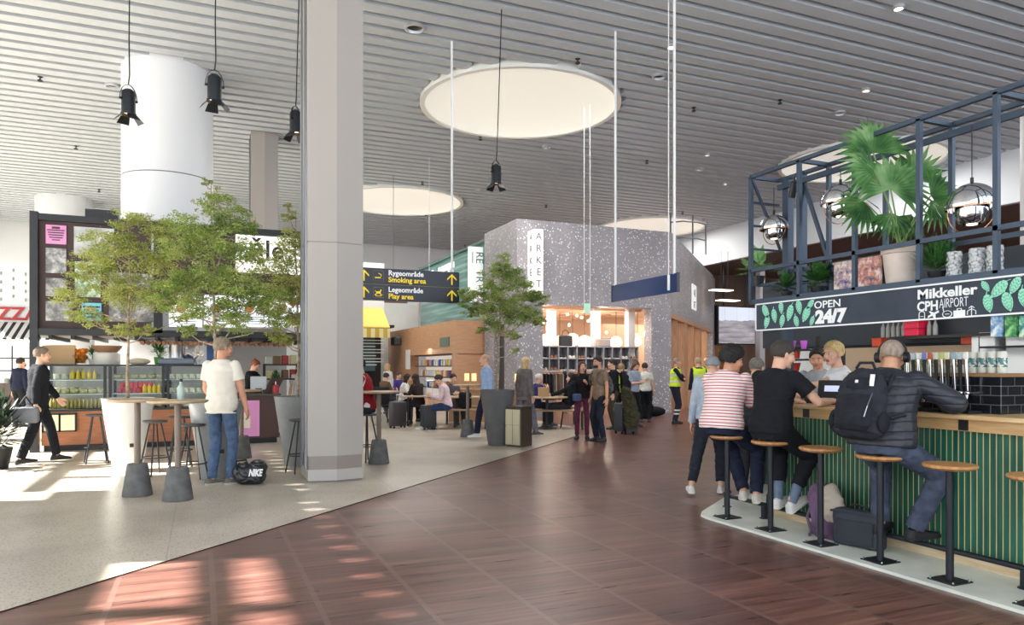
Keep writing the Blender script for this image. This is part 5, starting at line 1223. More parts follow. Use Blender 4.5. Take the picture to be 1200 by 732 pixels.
thinline('thin white cable with a thick white end hanging in front of the blue sign', 783.5, 0, 340, 11.4, .008, None, .24)
thinline('thin pale cable left of the arrow sign rod', 503, 220, 318, 22, .008)
thinline('thin grey cable above the arrow sign text, nearest the front pillar', 461, 250, 315, 24, .008, mat('cable_grey', (110, 110, 112), .5))
es = thing('exit_sign', 'tiny green and white exit sign hanging above the shopfront opening', 'sign', at(688, 17.5)+(hz(367, 17.5),)); MB().box((0, 0, .12), (.17, .02, .24)).build('sign_face', mat('exit_green', (180, 214, 196), .5, emit=(170, 220, 190), estr=.3), es); m = MB(); m.cyl((-.08, 0, .24), (-.08, 0, CEIL-hz(367, 17.5)), .006, 6); m.cyl((.08, 0, .24), (.08, 0, CEIL-hz(367, 17.5)), .006, 6); m.build('wire', M_rod, es)
# black theatre spotlights
def spot(u, v, px, label, rz, cable_u, tilt=0):
    d = .47*FPX/px; x, y = at(u, d); z = hz(v, d)
    t = thing('theatre_spotlight', label, 'spotlight', (x, y, z), rz, 'black hanging theatre spotlights')
    MB().lathe([(0, .2), (.05, .2), (.085, .17), (.09, .15), (.088, -.12), (.098, -.125), (.098, -.15), (.088, -.15), (.084, .1), (0, .12)], seg=28).build('housing', M_black, t, smooth=35)
    m = MB(); pts = [(.115*math.cos(a), 0, .06+.21*math.sin(a)) for a in [k*math.pi/8 for k in range(9)]]
    for a, b in zip(pts, pts[1:]): m.bar(a, b, .022, .006)
    m.cyl((-.12, 0, .06), (-.085, 0, .06), .018, 8); m.cyl((.12, 0, .06), (.085, 0, .06), .018, 8); m.build('yoke', M_black, t)
    for k in range(4):
        a = k*math.pi/2; c, s_ = math.cos(a), math.sin(a); tx_ = V((-s_, c, 0)); o1 = V((c, s_, 0))
        p = [o1*.09+tx_*.06+V((0, 0, -.15)), o1*.09-tx_*.06+V((0, 0, -.15)), o1*.17-tx_*.085+V((0, 0, -.24)), o1*.17+tx_*.085+V((0, 0, -.24))]
        MB().prism(p, o1*.003).build('barn_door', M_black, t)
    MB().lathe([(0, -.10), (.084, -.11)], seg=20).build('lens', mat('spot_glow', (255, 220, 190), .3, emit=(255, 206, 160), estr=2.5), t)
    cu = at(cable_u, d); c_ = Matrix.Rotation(-rz, 3, 'Z') @ V((cu[0]-x, cu[1]-y, 0))
    m = MB(); m.tube([(0, 0, .27), (.015, 0, .4), (c_.x*.3, c_.y*.3, .9), (c_.x, c_.y, CEIL-z+.1)], .009, 6); m.build('cable', M_dark, t)
spot(150.5, 122, 40, 'black spotlight with open barn doors, leftmost of those left of the pillar', .5, 153)
spot(251.5, 106, 42, 'black spotlight in front of the round column, hanging highest', .2, 254)
spot(346.5, 145, 36, 'black spotlight touching the left edge of the tall pillar', .8, 352)
spot(581.5, 206, 31, 'black spotlight hanging alone under the largest skylight', .4, 588)
# ================================================================ people
def ik(a, b, l1, l2, pole):
    a = V(a); b = V(b); d = b-a; L_ = d.length
    if L_ > (l1+l2)*.995: b = a+d.normalized()*(l1+l2)*.995; d = b-a; L_ = d.length
    if L_ < abs(l1-l2)+.02: L_ = abs(l1-l2)+.02; d = d.normalized()*L_; b = a+d
    x = (l1*l1-l2*l2+L_*L_)/(2*L_); h = math.sqrt(max(0, l1*l1-x*x)); n = d.normalized(); p = V(pole); p = p-n*p.dot(n)
    p = p.normalized() if p.length > 1e-5 else V((0, -1, 0))
    return a+n*x+p*h, b
def fabric(name, col, var=.06, **k): return mat('cloth_'+name, col, .9, spec=.2, var=var, vscale=14, **k)
def skinmat(name, col):
    if name in MATS: return MATS[name]
    m = mat(name, col, .5, spec=.35, var=.04, vscale=9); m.node_tree.nodes['Principled BSDF'].inputs['Subsurface Weight'].default_value = .0; return m
SK = {'fair': skinmat('skin_fair', (224, 176, 150)), 'mid': skinmat('skin_mid', (206, 152, 122)), 'tan': skinmat('skin_tan', (184, 130, 100))}
M_eye = mat('eye_white', (230, 228, 224), .25); M_iris = mat('iris_dark', (48, 36, 30), .2); M_lip = mat('lips', (176, 104, 92), .5)
def spine(P, lean, slide, twist):
    fr = {}; p = V(P); steps = 34; fr_list = []
    for i in range(-6, 29):
        h = i*.02; k = min(1, max(0, (h+.02)/.3))
        R_ = Euler((-math.radians(lean)*(.45+.55*k) if h > 0 else -math.radians(lean)*.3, math.radians(slide)*k, 0), 'XYZ').to_matrix() @ Matrix.Rotation(-math.radians(twist)*k, 3, 'Z')
        fr_list.append((h, R_))
    # integrate
    pos = {}; i0 = 6; c = V(P); pos[i0] = c.copy()
    for i in range(i0+1, len(fr_list)): c = c+fr_list[i][1] @ V((0, 0, .02)); pos[i] = c.copy()
    c = V(P)
    for i in range(i0-1, -1, -1): c = c-fr_list[i+1][1] @ V((0, 0, .02)); pos[i] = c.copy()
    def f(h):
        i = max(0, min(len(fr_list)-1, int(round(h/.02))+6)); return pos[i], fr_list[i][1]
    return f
TORSO = [(-.10, .125, .095), (-.04, .155, .11), (.02, .165, .116), (.10, .152, .108), (.20, .142, .10), (.30, .156, .112), (.38, .168, .116), (.44, .160, .104), (.48, .118, .082), (.515, .068, .062)]
def torso(mb, sp, h0, h1, ease, wide=1.0, flare=0, belly=0, seg=20):
    secs = []
    for h, rx, ry in TORSO:
        if h < h0-1e-6 or h > h1+1e-6: continue
        p, R_ = sp(h); e = ease+(flare*(1-(h-h0)/max(.01, (.3-h0))) if h < .3 else 0)
        secs.append((p+R_ @ V((0, belly*math.exp(-((h-.12)/.12)**2), 0)), R_ @ V((1, 0, 0)), R_ @ V((0, 1, 0)), rx*wide+e, ry+e+belly*.6*math.exp(-((h-.12)/.12)**2)))
    mb.loft(secs, seg)
def hand(mb, W, d, n, side, curl, s=1.0, thick=1.0):
    d = V(d).normalized(); n = V(n); n = (n-d*n.dot(d)).normalized(); t = (d.cross(n))*side
    mb.loft([(W-d*.02, t, n, .027, .02), (W+d*.015, t, n, .03, .018), (W+d*.05, t, n, .040, .016), (W+d*.088, t, n, .041, .013), (W+d*.095, t, n, .036, .010)], 12)
    for off, ln_, r in ((.030, .068, .0092), (.0105, .076, .0095), (-.0095, .071, .009), (-.0285, .056, .008)):
        p = W+d*.086+t*off; dd = d.copy(); a = math.radians(curl)
        for j, f in enumerate((.45, .32, .23)):
            q = Matrix.Rotation(-a*(1 if j else .7), 3, t*side) if True else None
            dd = (q @ dd).normalized() if (q @ dd).dot(n) >= dd.dot(n)-1e-6 else (Matrix.Rotation(a*(1 if j else .7), 3, t*side) @ dd).normalized()
            e = p+dd*ln_*f; mb.cap(p, e, r*thick*(1-.08*j), r*thick*(.92-.08*j), 8); p = e
    b = W+d*.022+t*.024; m1 = b+(d*.62+t*.72+n*.25).normalized()*.042; m2 = m1+(d*.9+t*.3+n*.35).normalized()*.03; e = m2+(d*.95+t*.05+n*.35).normalized()*.022
    mb.cap(b, m1, .015*thick, .0115*thick, 8); mb.cap(m1, m2, .0115*thick, .0105*thick, 8); mb.cap(m2, e, .0105*thick, .0085*thick, 8)
def add_head(mb, c, R_):
    def E(x, y, z, a, b, d, rx=0): mb.ball(c+R_ @ V((x, y, z)), (a, b, d), 16, 12, R_ @ Matrix.Rotation(rx, 3, 'X'))
    E(0, -.012, .03, .074, .093, .083); E(0, .02, -.02, .064, .072, .082); E(0, .030, -.066, .050, .052, .046); E(0, .070, -.092, .024, .02, .018)
    E(0, .072, .030, .048, .02, .013); E(-.045, .052, -.03, .022, .028, .03); E(.045, .052, -.03, .022, .028, .03)
    mb.cone(c+R_ @ V((0, .082, .018)), c+R_ @ V((0, .108, -.028)), .007, .013, 8); mb.ball(c+R_ @ V((0, .102, -.030)), .013, 10, 8)
    mb.ball(c+R_ @ V((-.011, .094, -.034)), .009, 8, 6); mb.ball(c+R_ @ V((.011, .094, -.034)), .009, 8, 6)
    E(0, .086, -.056, .021, .010, .006); E(0, .085, -.067, .018, .010, .006)
    for s_ in (-1, 1): E(s_*.078, -.004, -.008, .010, .019, .032); E(s_*.086, -.012, .0, .006, .016, .026)
def shoe_mb(m, A, yaw, pitch, kind='sneaker', L_=1.0):
    R_ = Matrix.Rotation(-math.radians(yaw), 3, 'Z') @ Matrix.Rotation(-math.radians(pitch), 3, 'X')
    secs = [(-.078, .022, .045), (-.062, .036, .085), (-.02, .039, .098), (.03, .041, .092), (.075, .044, .068), (.12, .046, .052), (.16, .040, .042), (.188, .026, .034), (.198, .01, .022)]
    def ring(y, w, h, z0, z1):
        pts = []
        for k in range(9): a = math.pi*k/8; pts.append(V((w*math.cos(a), y*L_, z0+(z1-z0)*math.sin(a)**.7)))
        return [A+R_ @ (p+V((0, 0, -.088))) for p in pts]
    for part in (0, 1):
        rings = []
        for y, w, h in secs:
            if part == 0: rings.append(ring(y, w, h, .018, h))
            else: rings.append([A+R_ @ (V((w*1.09*sx, y*L_*1.02, zz))+V((0, 0, -.088))) for sx, zz in ((1, 0), (1, .024), (-1, .024), (-1, 0))])
        vr = [[m.bm.verts.new(p) for p in r] for r in rings]; n_ = len(vr[0]); fs = []
        for a, b in zip(vr, vr[1:]):
            for k in range(n_): fs.append(m.bm.faces.new((a[k], a[(k+1) % n_], b[(k+1) % n_], b[k])))
        fs.append(m.bm.faces.new(vr[0][::-1])); fs.append(m.bm.faces.new(vr[-1]))
        for f in fs: f.material_index = part
    m.mi = 0
PSEED = [0]
def person(label, xy, face, H=1.76, z0=0, near=False, group=None, pel=None, lean=3, slide=0, twist=0, head=(0, 0), LW=None, RW=None, LE=(-.3, -1, -.2), RE=(.3, -1, -.2),
           LA=(-.10, .0, .09), RA=(.10, .0, .09), LK=(-.05, 1, 0), RK=(.05, 1, 0), LT=-8, RT=8, LP=0, RP=0, skin='fair', hair=(60, 44, 34), hs='short', top=None, sleeve='short', hem=-.06, ease=.014, wide=1.0,
           belly=0, pants=None, cuff=.02, shoes=((70, 70, 72), (60, 60, 62)), curl=22, LH=None, RH=None, extra=(), legw=1.12, sock=None, collar=True, topw=.005):
    PSEED[0] += 1; sd = PSEED[0]
    s = H/1.77; t = thing('person', label, 'person', (xy[0], xy[1], z0), -math.radians(face), group); t.scale = (s, s, s)
    def S(p):
        if len(p) == 4:      # a point given in world coordinates
            q = Matrix.Rotation(math.radians(face), 3, 'Z') @ (V(p[1:])-V((xy[0], xy[1], z0))); return q/s
        return V(p)/s
    vox = .0058 if near else .0095
    P = S(pel) if pel else V((0, 0, .95)); sp = spine(P, lean, slide, twist)
    sh = {}
    pS, RS = sp(.43)
    for k, sg_ in (('L', -1), ('R', 1)): sh[k] = pS+RS @ V((sg_*.168*wide, 0, .012))
    pN, RN = sp(.50); pB, RB = sp(0)
    Rh = Matrix.Rotation(-math.radians(head[0]), 3, 'Z') @ Matrix.Rotation(-math.radians(head[1]), 3, 'X')
    hc = pN+RN @ V((0, .012, .05))+Rh @ V((0, .022, .105))
    hips = {'L': P+V((-.088, 0, -.02)), 'R': P+V((.088, 0, -.02))}
    LWd = pS+RS @ V((-.25, .04, -.53)) if LW is None else S(LW)
    RWd = pS+RS @ V((.25, .04, -.53)) if RW is None else S(RW)
    elb, wr = {}, {}
    elb['L'], wr['L'] = ik(sh['L'], LWd, .285, .255, LE); elb['R'], wr['R'] = ik(sh['R'], RWd, .285, .255, RE)
    kn, an = {}, {}
    kn['L'], an['L'] = ik(hips['L'], S(LA), .43, .43, LK); kn['R'], an['R'] = ik(hips['R'], S(RA), .43, .43, RK)
    # body
    b = MB(); torso(b, sp, -.10, .515, -.006, wide); add_head(b, hc, Rh)
    b.cap(pN-RN @ V((0, 0, .03)), hc+Rh @ V((0, -.02, -.05)), .056, .052, 14)
    for k, sg_ in (('L', -1), ('R', 1)):
        b.ball(sh[k], .052); b.cap(sh[k], elb[k], .046, .037, 12); fm = elb[k].lerp(wr[k], .3); b.cap(elb[k], fm, .037, .039, 12); b.cap(fm, wr[k], .039, .025, 12)
        d = (wr[k]-elb[k]).normalized(); n = V((-sg_, 0, 0)); spec_ = LH if k == 'L' else RH; c_ = curl
        if spec_:
            if spec_[0] is not None: d = V(spec_[0])
            n = V(spec_[1]); c_ = spec_[2]
        if abs(V(n).normalized().dot(V(d).normalized())) > .95: n = V((0, 0, -1))
        hand(b, wr[k], d, n, sg_, c_, thick=1.0 if near else 1.15)
        b.cap(hips[k], kn[k], .078*legw, .052, 14); cm = kn[k].lerp(an[k], .35); b.cap(kn[k], cm, .052, .05, 12); b.cap(cm, an[k], .05, .034, 12); b.ball(an[k]+V((0, 0, -.01)), .036)
    me = remeshed(b, vox, 2)
    o = meshobj('body', me, [SK[skin], M_lip], t)
    Ri = Rh.transposed()
    lips = []
    for pg in me.polygons:
        q = Ri @ (pg.center-hc)
        if q.y > .078 and abs(q.x) < .022 and -.075 < q.z < -.051: lips.append(pg.index)
    for i in lips: me.polygons[i].material_index = 1
    # eyes and brows
    m = MB()
    for sg_ in (-1, 1):
        m.mi = 0; m.ball(hc+Rh @ V((sg_*.030, .0775, .003)), (.0135, .010, .0085), 10, 8, Rh); m.mi = 1; m.ball(hc+Rh @ V((sg_*.030, .0855, .003)), (.0062, .004, .0066), 8, 6, Rh)
    m.build('eyes', [M_eye, M_iris], t, smooth=True)
    hm = mat('hair_%d_%d_%d' % hair, hair, .75, var=.12, vscale=60, bump=.3, bscale=120, stretch=(1, 1, .3))
    if hs != 'bald' and hs != 'beanie':
        m = MB()
        for sg_ in (-1, 1): m.box(hc+Rh @ V((sg_*.031, .090, .022)), (.03, .006, .005), rot=(Rh @ Matrix.Rotation(sg_*.12, 3, 'Y')).to_4x4())
        m.build('eyebrows', hm, t)
    # hair
    def hairfn(p):
        x, y, z = p; yy = y
        line = -.03 if y < -.02 else (-.03+(y+.02)*.9 if y < .055 else .045+(y-.055)*1.2)
        if hs in ('long', 'bob'): line = -.11 if y < .01 else (-.11+(y-.01)*2.9)
        if hs == 'buzz': line = -.035 if y < -.0 else (-.02+y*.9)
        if hs == 'beanie': line = -.005 if y < 0 else -.005+y*.55
        return z-line
    if hs != 'bald':
        th = {'short': .012, 'buzz': .004, 'long': .016, 'curly': .030, 'beanie': .016, 'bun': .010, 'bob': .016}[hs]
        bm = bmesh.new(); bmesh.ops.create_uvsphere(bm, u_segments=48, v_segments=32, radius=1)
        for v in bm.verts:
            q = v.co.normalized(); base = V((q.x*.0765, -.012+q.y*.0955, .030+q.z*.0855)); f = hairfn((base.x, base.y, base.z if q.z > -.4 else base.z))
            k = max(0, min(1, f/.012))
            if hs == 'beanie': up = 1.0+.25*max(0, q.z)**3*0+.12*max(0, -q.y)*max(0, q.z)
            else: up = 1
            lump = noise.noise(q*(9 if hs == 'curly' else 5)+V((sd, 0, 0)))*(.022 if hs == 'curly' else .004 if hs not in ('beanie', 'buzz') else .001)
            fine = noise.noise(V((q.x*30, q.y*30, q.z*9)))*.003 if hs != 'beanie' else 0
            top_ = 1+(.6*max(0, q.z) if hs in ('short', 'curly') else 0)
            off = (th*top_+lump+fine)*k-.014*(1-k)
            c = base+q*off; c.z *= up; v.co = hc+Rh @ c
        mh = bpy.data.meshes.new('hair'); bm.to_mesh(mh); bm.free(); meshobj('hair' if hs != 'beanie' else 'beanie', mh, hm if hs != 'beanie' else fabric('beanie', (150, 152, 156), bump=.6, bscale=90), t)
        if hs in ('long', 'bob'):
            m = MB(); ln_ = .30 if hs == 'long' else .12
            m.loft([(hc+Rh @ V((0, -.05, .03)), Rh @ V((1, 0, 0)), Rh @ V((0, 1, 0)), .07, .05), (hc+Rh @ V((0, -.055, -.08)), Rh @ V((1, 0, 0)), Rh @ V((0, 1, 0)), .085, .05), (hc+RN @ V((0, -.075, -.12-ln_*.5)), Rh @ V((1, 0, 0)), Rh @ V((0, 1, 0)), .09, .035), (hc+RN @ V((0, -.085, -.12-ln_)), Rh @ V((1, 0, 0)), Rh @ V((0, 1, 0)), .05, .02)], 18)
            for sg_ in (-1, 1): m.cap(hc+Rh @ V((sg_*.075, .0, .02)), hc+Rh @ V((sg_*.085, -.0, -.12-ln_*.3)), .022, .02, 10)
            meshobj('hair_length', remeshed(m, .009, 2, .006, 22, sd), hm, t)
        if hs == 'bun': MB().ball(hc+Rh @ V((0, -.07, .10)), (.04, .04, .036)).build('hair_bun', hm, t, smooth=True)
    # trousers
    pm = MB(); torso(pm, sp, -.10, .10 if hem < 0 else .1, ease*.5+.006, 1.0, 0, belly*.5)
    for k in 'LR':
        pm.ball(hips[k], .092*legw); pm.cap(hips[k], kn[k], .092*legw, .066*legw, 14)
        e = an[k].lerp(kn[k], cuff/.43 if cuff > .02 else -.02); pm.cap(kn[k], kn[k].lerp(e, .5), .066*legw, .061*legw, 14); pm.cone(kn[k].lerp(e, .5), e, .061*legw, .055*legw, 14)
    meshobj('trousers', remeshed(pm, vox*1.25, 2, .007 if near else .006, 8, sd, .001), pants or fabric('black', (38, 40, 46)), t)
    # top
    tm = MB(); torso(tm, sp, max(-.10, hem) if hem > -.1 else -.10, .515, ease, wide, .012, belly)
    if hem < -.1:
        p, R_ = sp(-.10); tm.loft([(p, R_ @ V((1, 0, 0)), R_ @ V((0, 1, 0)), .15+ease, .125+ease), (p-R_ @ V((0, 0, -hem-.1)), R_ @ V((1, 0, 0)), R_ @ V((0, 1, 0)), .168+ease, .14+ease)], 20)
    sl = {'short': .62, 'half': .95, 'long': 1.95, 'none': .12}[sleeve]
    for k, sg_ in (('L', -1), ('R', 1)):
        tm.ball(sh[k]-V((0, 0, .006)), .050+ease*.55); q, R_ = sp(.40); tm.cap(q+R_ @ V((sg_*.09, 0, 0)), sh[k]-V((0, 0, .012)), .068, .050+ease*.5, 12)
        if sl <= 1: e = sh[k].lerp(elb[k], sl); tm.cap(sh[k], sh[k].lerp(e, .5), .049+ease*.55, .050+ease*.7, 14); tm.cone(sh[k], e, .049+ease*.55, .050+ease*(1.0 if sl > .2 else .6), 14)
        else:
            tm.cap(sh[k], elb[k], .049+ease*.6, .044+ease*.7, 14); e = elb[k].lerp(wr[k], sl-1); tm.cone(elb[k], e, .044+ease*.7, .032+ease*.7, 14); tm.ball(elb[k].lerp(e, .5), .040+ease*.7)
    mt = remeshed(tm, vox*1.15, 2, topw, 7.5, sd+.5, .0008)
    meshobj({'short': 'shirt', 'half': 'shirt', 'long': 'jacket', 'none': 'vest_top'}[sleeve], mt, top or fabric('grey', (120, 120, 124)), t)
    # socks and shoes
    for k, sg_ in (('L', -1), ('R', 1)):
        if sock: MB().cone(an[k].lerp(kn[k], .36), an[k]+V((0, 0, -.02)), .046, .040, 16).build('sock', sock, t, smooth=True)
        m = MB(); shoe_mb(m, an[k], (LT if k == 'L' else RT), (LP if k == 'L' else RP)); so = m.build('shoe', [mat('shoe_up_%d_%d_%d' % shoes[0], shoes[0], .6), mat('shoe_sole_%d_%d_%d' % shoes[1], shoes[1], .6)], t, smooth=50)
    info = dict(t=t, sp=sp, sh=sh, elb=elb, wr=wr, hc=hc, Rh=Rh, kn=kn, an=an, s=s, ease=ease, wide=wide, sd=sd)
    if 'vest' in extra:
        vm = MB(); torso(vm, sp, .02, .48, ease+.016, wide, .01)
        for k, sg_ in (('L', -1), ('R', 1)): q, R_ = sp(.42); vm.cap(q+R_ @ V((sg_*.08, 0, 0)), sh[k]-R_ @ V((sg_*.03, 0, 0)), .07+ease, .058+ease, 12)
        if 'vestmat' not in MATS:
            n = NT('vestmat', .7); z1 = n.math('ABSOLUTE', n.math('SUBTRACT', n.z, 1.10)); z2 = n.math('ABSOLUTE', n.math('SUBTRACT', n.z, 1.26)); r_ = n.math('LESS_THAN', n.math('MINIMUM', z1, z2), .025)
            n.color(n.mix(r_, lin((212, 240, 40)), lin((206, 208, 204)))); n.b.inputs['Emission Strength'].default_value = 0
        meshobj('safety_vest', remeshed(vm, vox*1.2, 2, .003, 8, sd), MATS['vestmat'], t)
    return info
def backpack(info, M, label, M2=None, s=1.0, h=.20, logo=False, off=0):
    """backpack worn on a person's back; a thing of its own"""
    sp = info['sp']; root = info['t']; p, R_ = sp(h)
    Wm = Matrix.Translation(root.location) @ Matrix.Rotation(root.rotation_euler.z, 4, 'Z') @ Matrix.Diagonal((info['s'],)*3+(1,))
    bw = thing('backpack', label, 'backpack', (0, 0, 0)); c = Wm @ (p+R_ @ V((off, -.125-info['ease']-.10*s, .0))); bw.location = c
    Rw = Matrix.Rotation(root.rotation_euler.z, 3, 'Z') @ R_; bw.rotation_euler = Rw.to_euler()
    m = MB(); X_, Y_ = (1, 0, 0), (0, 1, 0); m.loft([((0, .01, -.23*s), X_, Y_, .10*s, .05*s), ((0, .0, -.20*s), X_, Y_, .152*s, .085*s), ((0, -.01, -.05*s), X_, Y_, .160*s, .10*s), ((0, 0, .10*s), X_, Y_, .148*s, .088*s), ((0, .015, .20*s), X_, Y_, .11*s, .07*s), ((0, .03, .235*s), X_, Y_, .05*s, .035*s)], 20); meshobj('bag_body', remeshed(m, .008, 3, .010, 9, 3), M, bw)
    m = MB(); m.loft([((0, -.075*s, -.20*s), X_, Y_, .08*s, .03*s), ((0, -.09*s, -.17*s), X_, Y_, .115*s, .045*s), ((0, -.10*s, -.03*s), X_, Y_, .115*s, .045*s), ((0, -.085*s, .03*s), X_, Y_, .09*s, .03*s)], 16); m.ball((0, -.072*s, .10*s), (.085*s, .03*s, .055*s)); meshobj('front_pocket', remeshed(m, .007, 2, .005, 14, 5), M2 or M, bw)
    for sg_ in (-1, 1): MB().ball((sg_*.15*s, 0, -.12*s), (.035*s, .06*s, .075*s)).build('side_pocket', M2 or M, bw, smooth=True)
    m = MB(); m.tube([(-.06*s, 0, .23*s), (-.04*s, 0, .27*s), (.04*s, 0, .27*s), (.06*s, 0, .23*s)], .009*s, 8); m.build('handle', M, bw, smooth=True)
    m = MB()
    for sg_ in (-1, 1):
        pts = []
        for hh, yy_, xx in ((.30, -.15, .09), (.42, -.12, .10), (.475, -.01, .105), (.42, .13, .105), (.30, .16, .12), (.2, .10, .165), (.15, -.06, .175), (.12, -.15, .14)):
            q, R2 = sp(hh); pts.append(q+R2 @ V((sg_*xx, (yy_ if abs(yy_) < .05 else yy_+math.copysign(info['ease'], yy_)), .012)))
        inv = Matrix.Rotation(0, 4, 'Z')
        L4 = (Matrix.Translation(c) @ Rw.to_4x4()).inverted() @ Wm
        pts = [L4 @ q for q in pts]
        for a, b_ in zip(pts, pts[1:]): m.cap(a, b_, .016, .016, 8)
    meshobj('shoulder_strap', remeshed(m, .008, 2), M, bw)
    if logo:
        MB().box((-.0*s, -.103*s, .115*s), (.022, .008, .022), bevel=.003).build('badge', M_white, bw); MB().box((.085*s, -.08*s, .13*s), (.03, .006, .085), rz=.1).build('white_tag', M_paper, bw)
        m = MB(); m.tube([(.105*s, -.10*s, .04*s), (.10*s, -.135*s, -.05*s), (.085*s, -.13*s, -.12*s)], .004, 6); m.build('zip', MATS['brushed_steel'], bw, smooth=True)
    return bw
def suitcase(label, xy, rz, h=.55, w=.36, d=.23, col=(52, 52, 56), handle=.35, z=0):
    t = thing('suitcase', label, 'suitcase', (xy[0], xy[1], z), rz); M = mat('case_%d_%d_%d' % col, col, .45)
    m = MB(); m.box((0, 0, .05+h/2), (w, d, h), bevel=.035, seg=3)
    for k in range(5): m.box((-w*.35+k*w*.175, 0, .05+h/2), (.012, d+.008, h*.82))
    m.build('shell', M, t, smooth=30)
    for a in (-1, 1):
        for b in (-1, 1): MB().cyl((a*w*.38, b*d*.35-.012, .025), (a*w*.38, b*d*.35+.012, .025), .025, 12).build('wheel', M_dark, t)
    if handle: m = MB(); m.cyl((-.07, -d*.3, .05+h), (-.07, -d*.3, .05+h+handle), .009, 8); m.cyl((.07, -d*.3, .05+h), (.07, -d*.3, .05+h+handle), .009, 8); m.box((0, -d*.3, .06+h+handle), (.18, .03, .03), bevel=.008); m.build('pull_handle', M_steel, t)
    return t
F_black = fabric('black', (30, 31, 36)); F_dark = fabric('charcoal', (52, 54, 60)); F_navy = fabric('navy', (36, 40, 58)); F_jean = fabric('blue_jeans', (76, 94, 122), .1)
def striped(name, base, stripe, pitch=.03, w=.28):
    n = NT(name, .85, .2); f = n.math('FRACT', n.math('DIVIDE', n.math('ADD', n.z, n.math('MULTIPLY', n.y, .12)), pitch)); return n.color(n.mix(n.math('LESS_THAN', f, w), lin(base), lin(stripe)))
WHITE_SH = ((226, 224, 218), (236, 234, 228))
def wpos(u, v): return fl(u, v)
# 1 man in white t-shirt
p1 = person('man in a white t-shirt and blue jeans standing at the high table', at(259, 8.95), 30, 1.86, near=True, lean=1, head=(36, -2), top=fabric('white_tee', (226, 218, 204), .02), sleeve='short', hem=-.11, ease=.022, wide=1.0, pants=F_jean, topw=.0035, legw=.98,
            hair=(132, 118, 98), hs='short', skin='mid', shoes=((96, 92, 86), (176, 168, 156)), LA=(-.11, -.02, .09), RA=(.10, .05, .09), RW=(.25, .16, .92), RE=(.6, -1, 0), LW=(-.18, .22, .98), LE=(-.6, -1, 0), belly=.02, cuff=.02, LT=30, RT=36)
# sports bag
bx, by = at(294, 9.0)
t = thing('sports_bag', 'black sports bag with white letters on the floor beside the man', 'bag', (bx, by, 0), math.radians(-20))
m = MB(); m.box((0.0, 0, .12), (.34, .26, .22), bevel=.07, seg=3); m.ball((.08, 0, .2), (.12, .11, .10)); m.ball((-.1, 0, .15), (.12, .13, .12)); soft('bag_body', m, mat('bag_shiny_black', (34, 35, 38), .35, var=.2, vscale=10), t, .009, .014, 11)
m = MB(); m.tube([(-.14, -.12, .2), (-.16, -.05, .29), (-.06, .0, .30), (.0, -.1, .24)], .011, 8); m.build('strap', M_black, t, smooth=True)
lettering('NIKE', .115, (.015, -.149, .12), M_white, t, (82, 0, 4), 'LEFT', .004, sx=.62, bold=.005, shear=.25)
bx, by = at(277, 8.75)
# 2 dark-suited walker
p2 = person('man in a black suit walking past the kiosk, carrying a grey bag', at(44, 10.95), 75, 1.80, top=F_black, sleeve='long', hem=-.14, pants=F_black, hair=(120, 104, 90), LA=(-.08, .26, .09), RA=(.08, -.22, .10), RP=-8, shoes=((28, 28, 30), (24, 24, 26)), ease=.026, LW=(-.28, .30, .95), RW=(.26, -.05, .85))
t = thing('shoulder_bag', 'grey shoulder bag held behind the walking man in black', 'bag', at(30, 10.6)+(.62,)); m = MB(); m.box((0, 0, .13), (.34, .14, .24), bevel=.04, seg=2); soft('bag_body', m, mat('bag_midgrey', (104, 108, 114), .7), t); m = MB(); m.tube([(-.1, 0, .24), (0, 0, .40), (.1, 0, .24)], .012, 8); m.build('strap', M_dark, t)
# 3 redhead behind the till
person('woman with ginger hair in a black t-shirt behind the till counter', (X_at(294, 15.75), 15.75), 120, 1.66, top=F_black, hair=(150, 82, 46), hs='bun', head=(0, 28), LW=(-.2, .4, 1.05), RW=(.2, .42, 1.05))
person('person in white leaning at the far right end of the deli, partly behind the pillar', (X_at(352, 15.9), 15.9), 200, 1.6, top=fabric('pale', (214, 212, 208)), hair=(60, 44, 36), hs='long')
# far left visitors behind the pizza counter
person('person in a dark jacket at the pizza counter, far left', (X_at(22, 21), 21), 40, 1.72, top=F_navy, sleeve='long', hair=(50, 40, 36))
person('person in a white apron top behind the walking man, far left', (X_at(27, 22.6), 22.6), 190, 1.62, top=fabric('pale', (214, 212, 208)), hair=(60, 44, 36))
# 4 red jacket on the stool behind the table
x4, y4 = at(431, 11.2)
def redj():
    n = NT('red_jacket', .8, .3); f = n.math('LESS_THAN', n.math('ABSOLUTE', n.math('SUBTRACT', n.math('ABSOLUTE', n.x), .19)), .008); return n.color(n.mix(f, lin((150, 28, 40)), lin((230, 226, 224))))
person('person in a red jacket with white stripes sitting at the high table by the pillar', (x4, y4), -75, 1.74, pel=(0, 0, .84), lean=12, LW=(-.14, .42, 1.08), RW=(.14, .42, 1.08), LA=(-.12, .30, .34), RA=(.12, .30, .34), top=redj(), sleeve='long', pants=F_dark, hair=(44, 34, 30), ease=.02, head=(8, 6), shoes=((34, 34, 36), (30, 30, 32)))
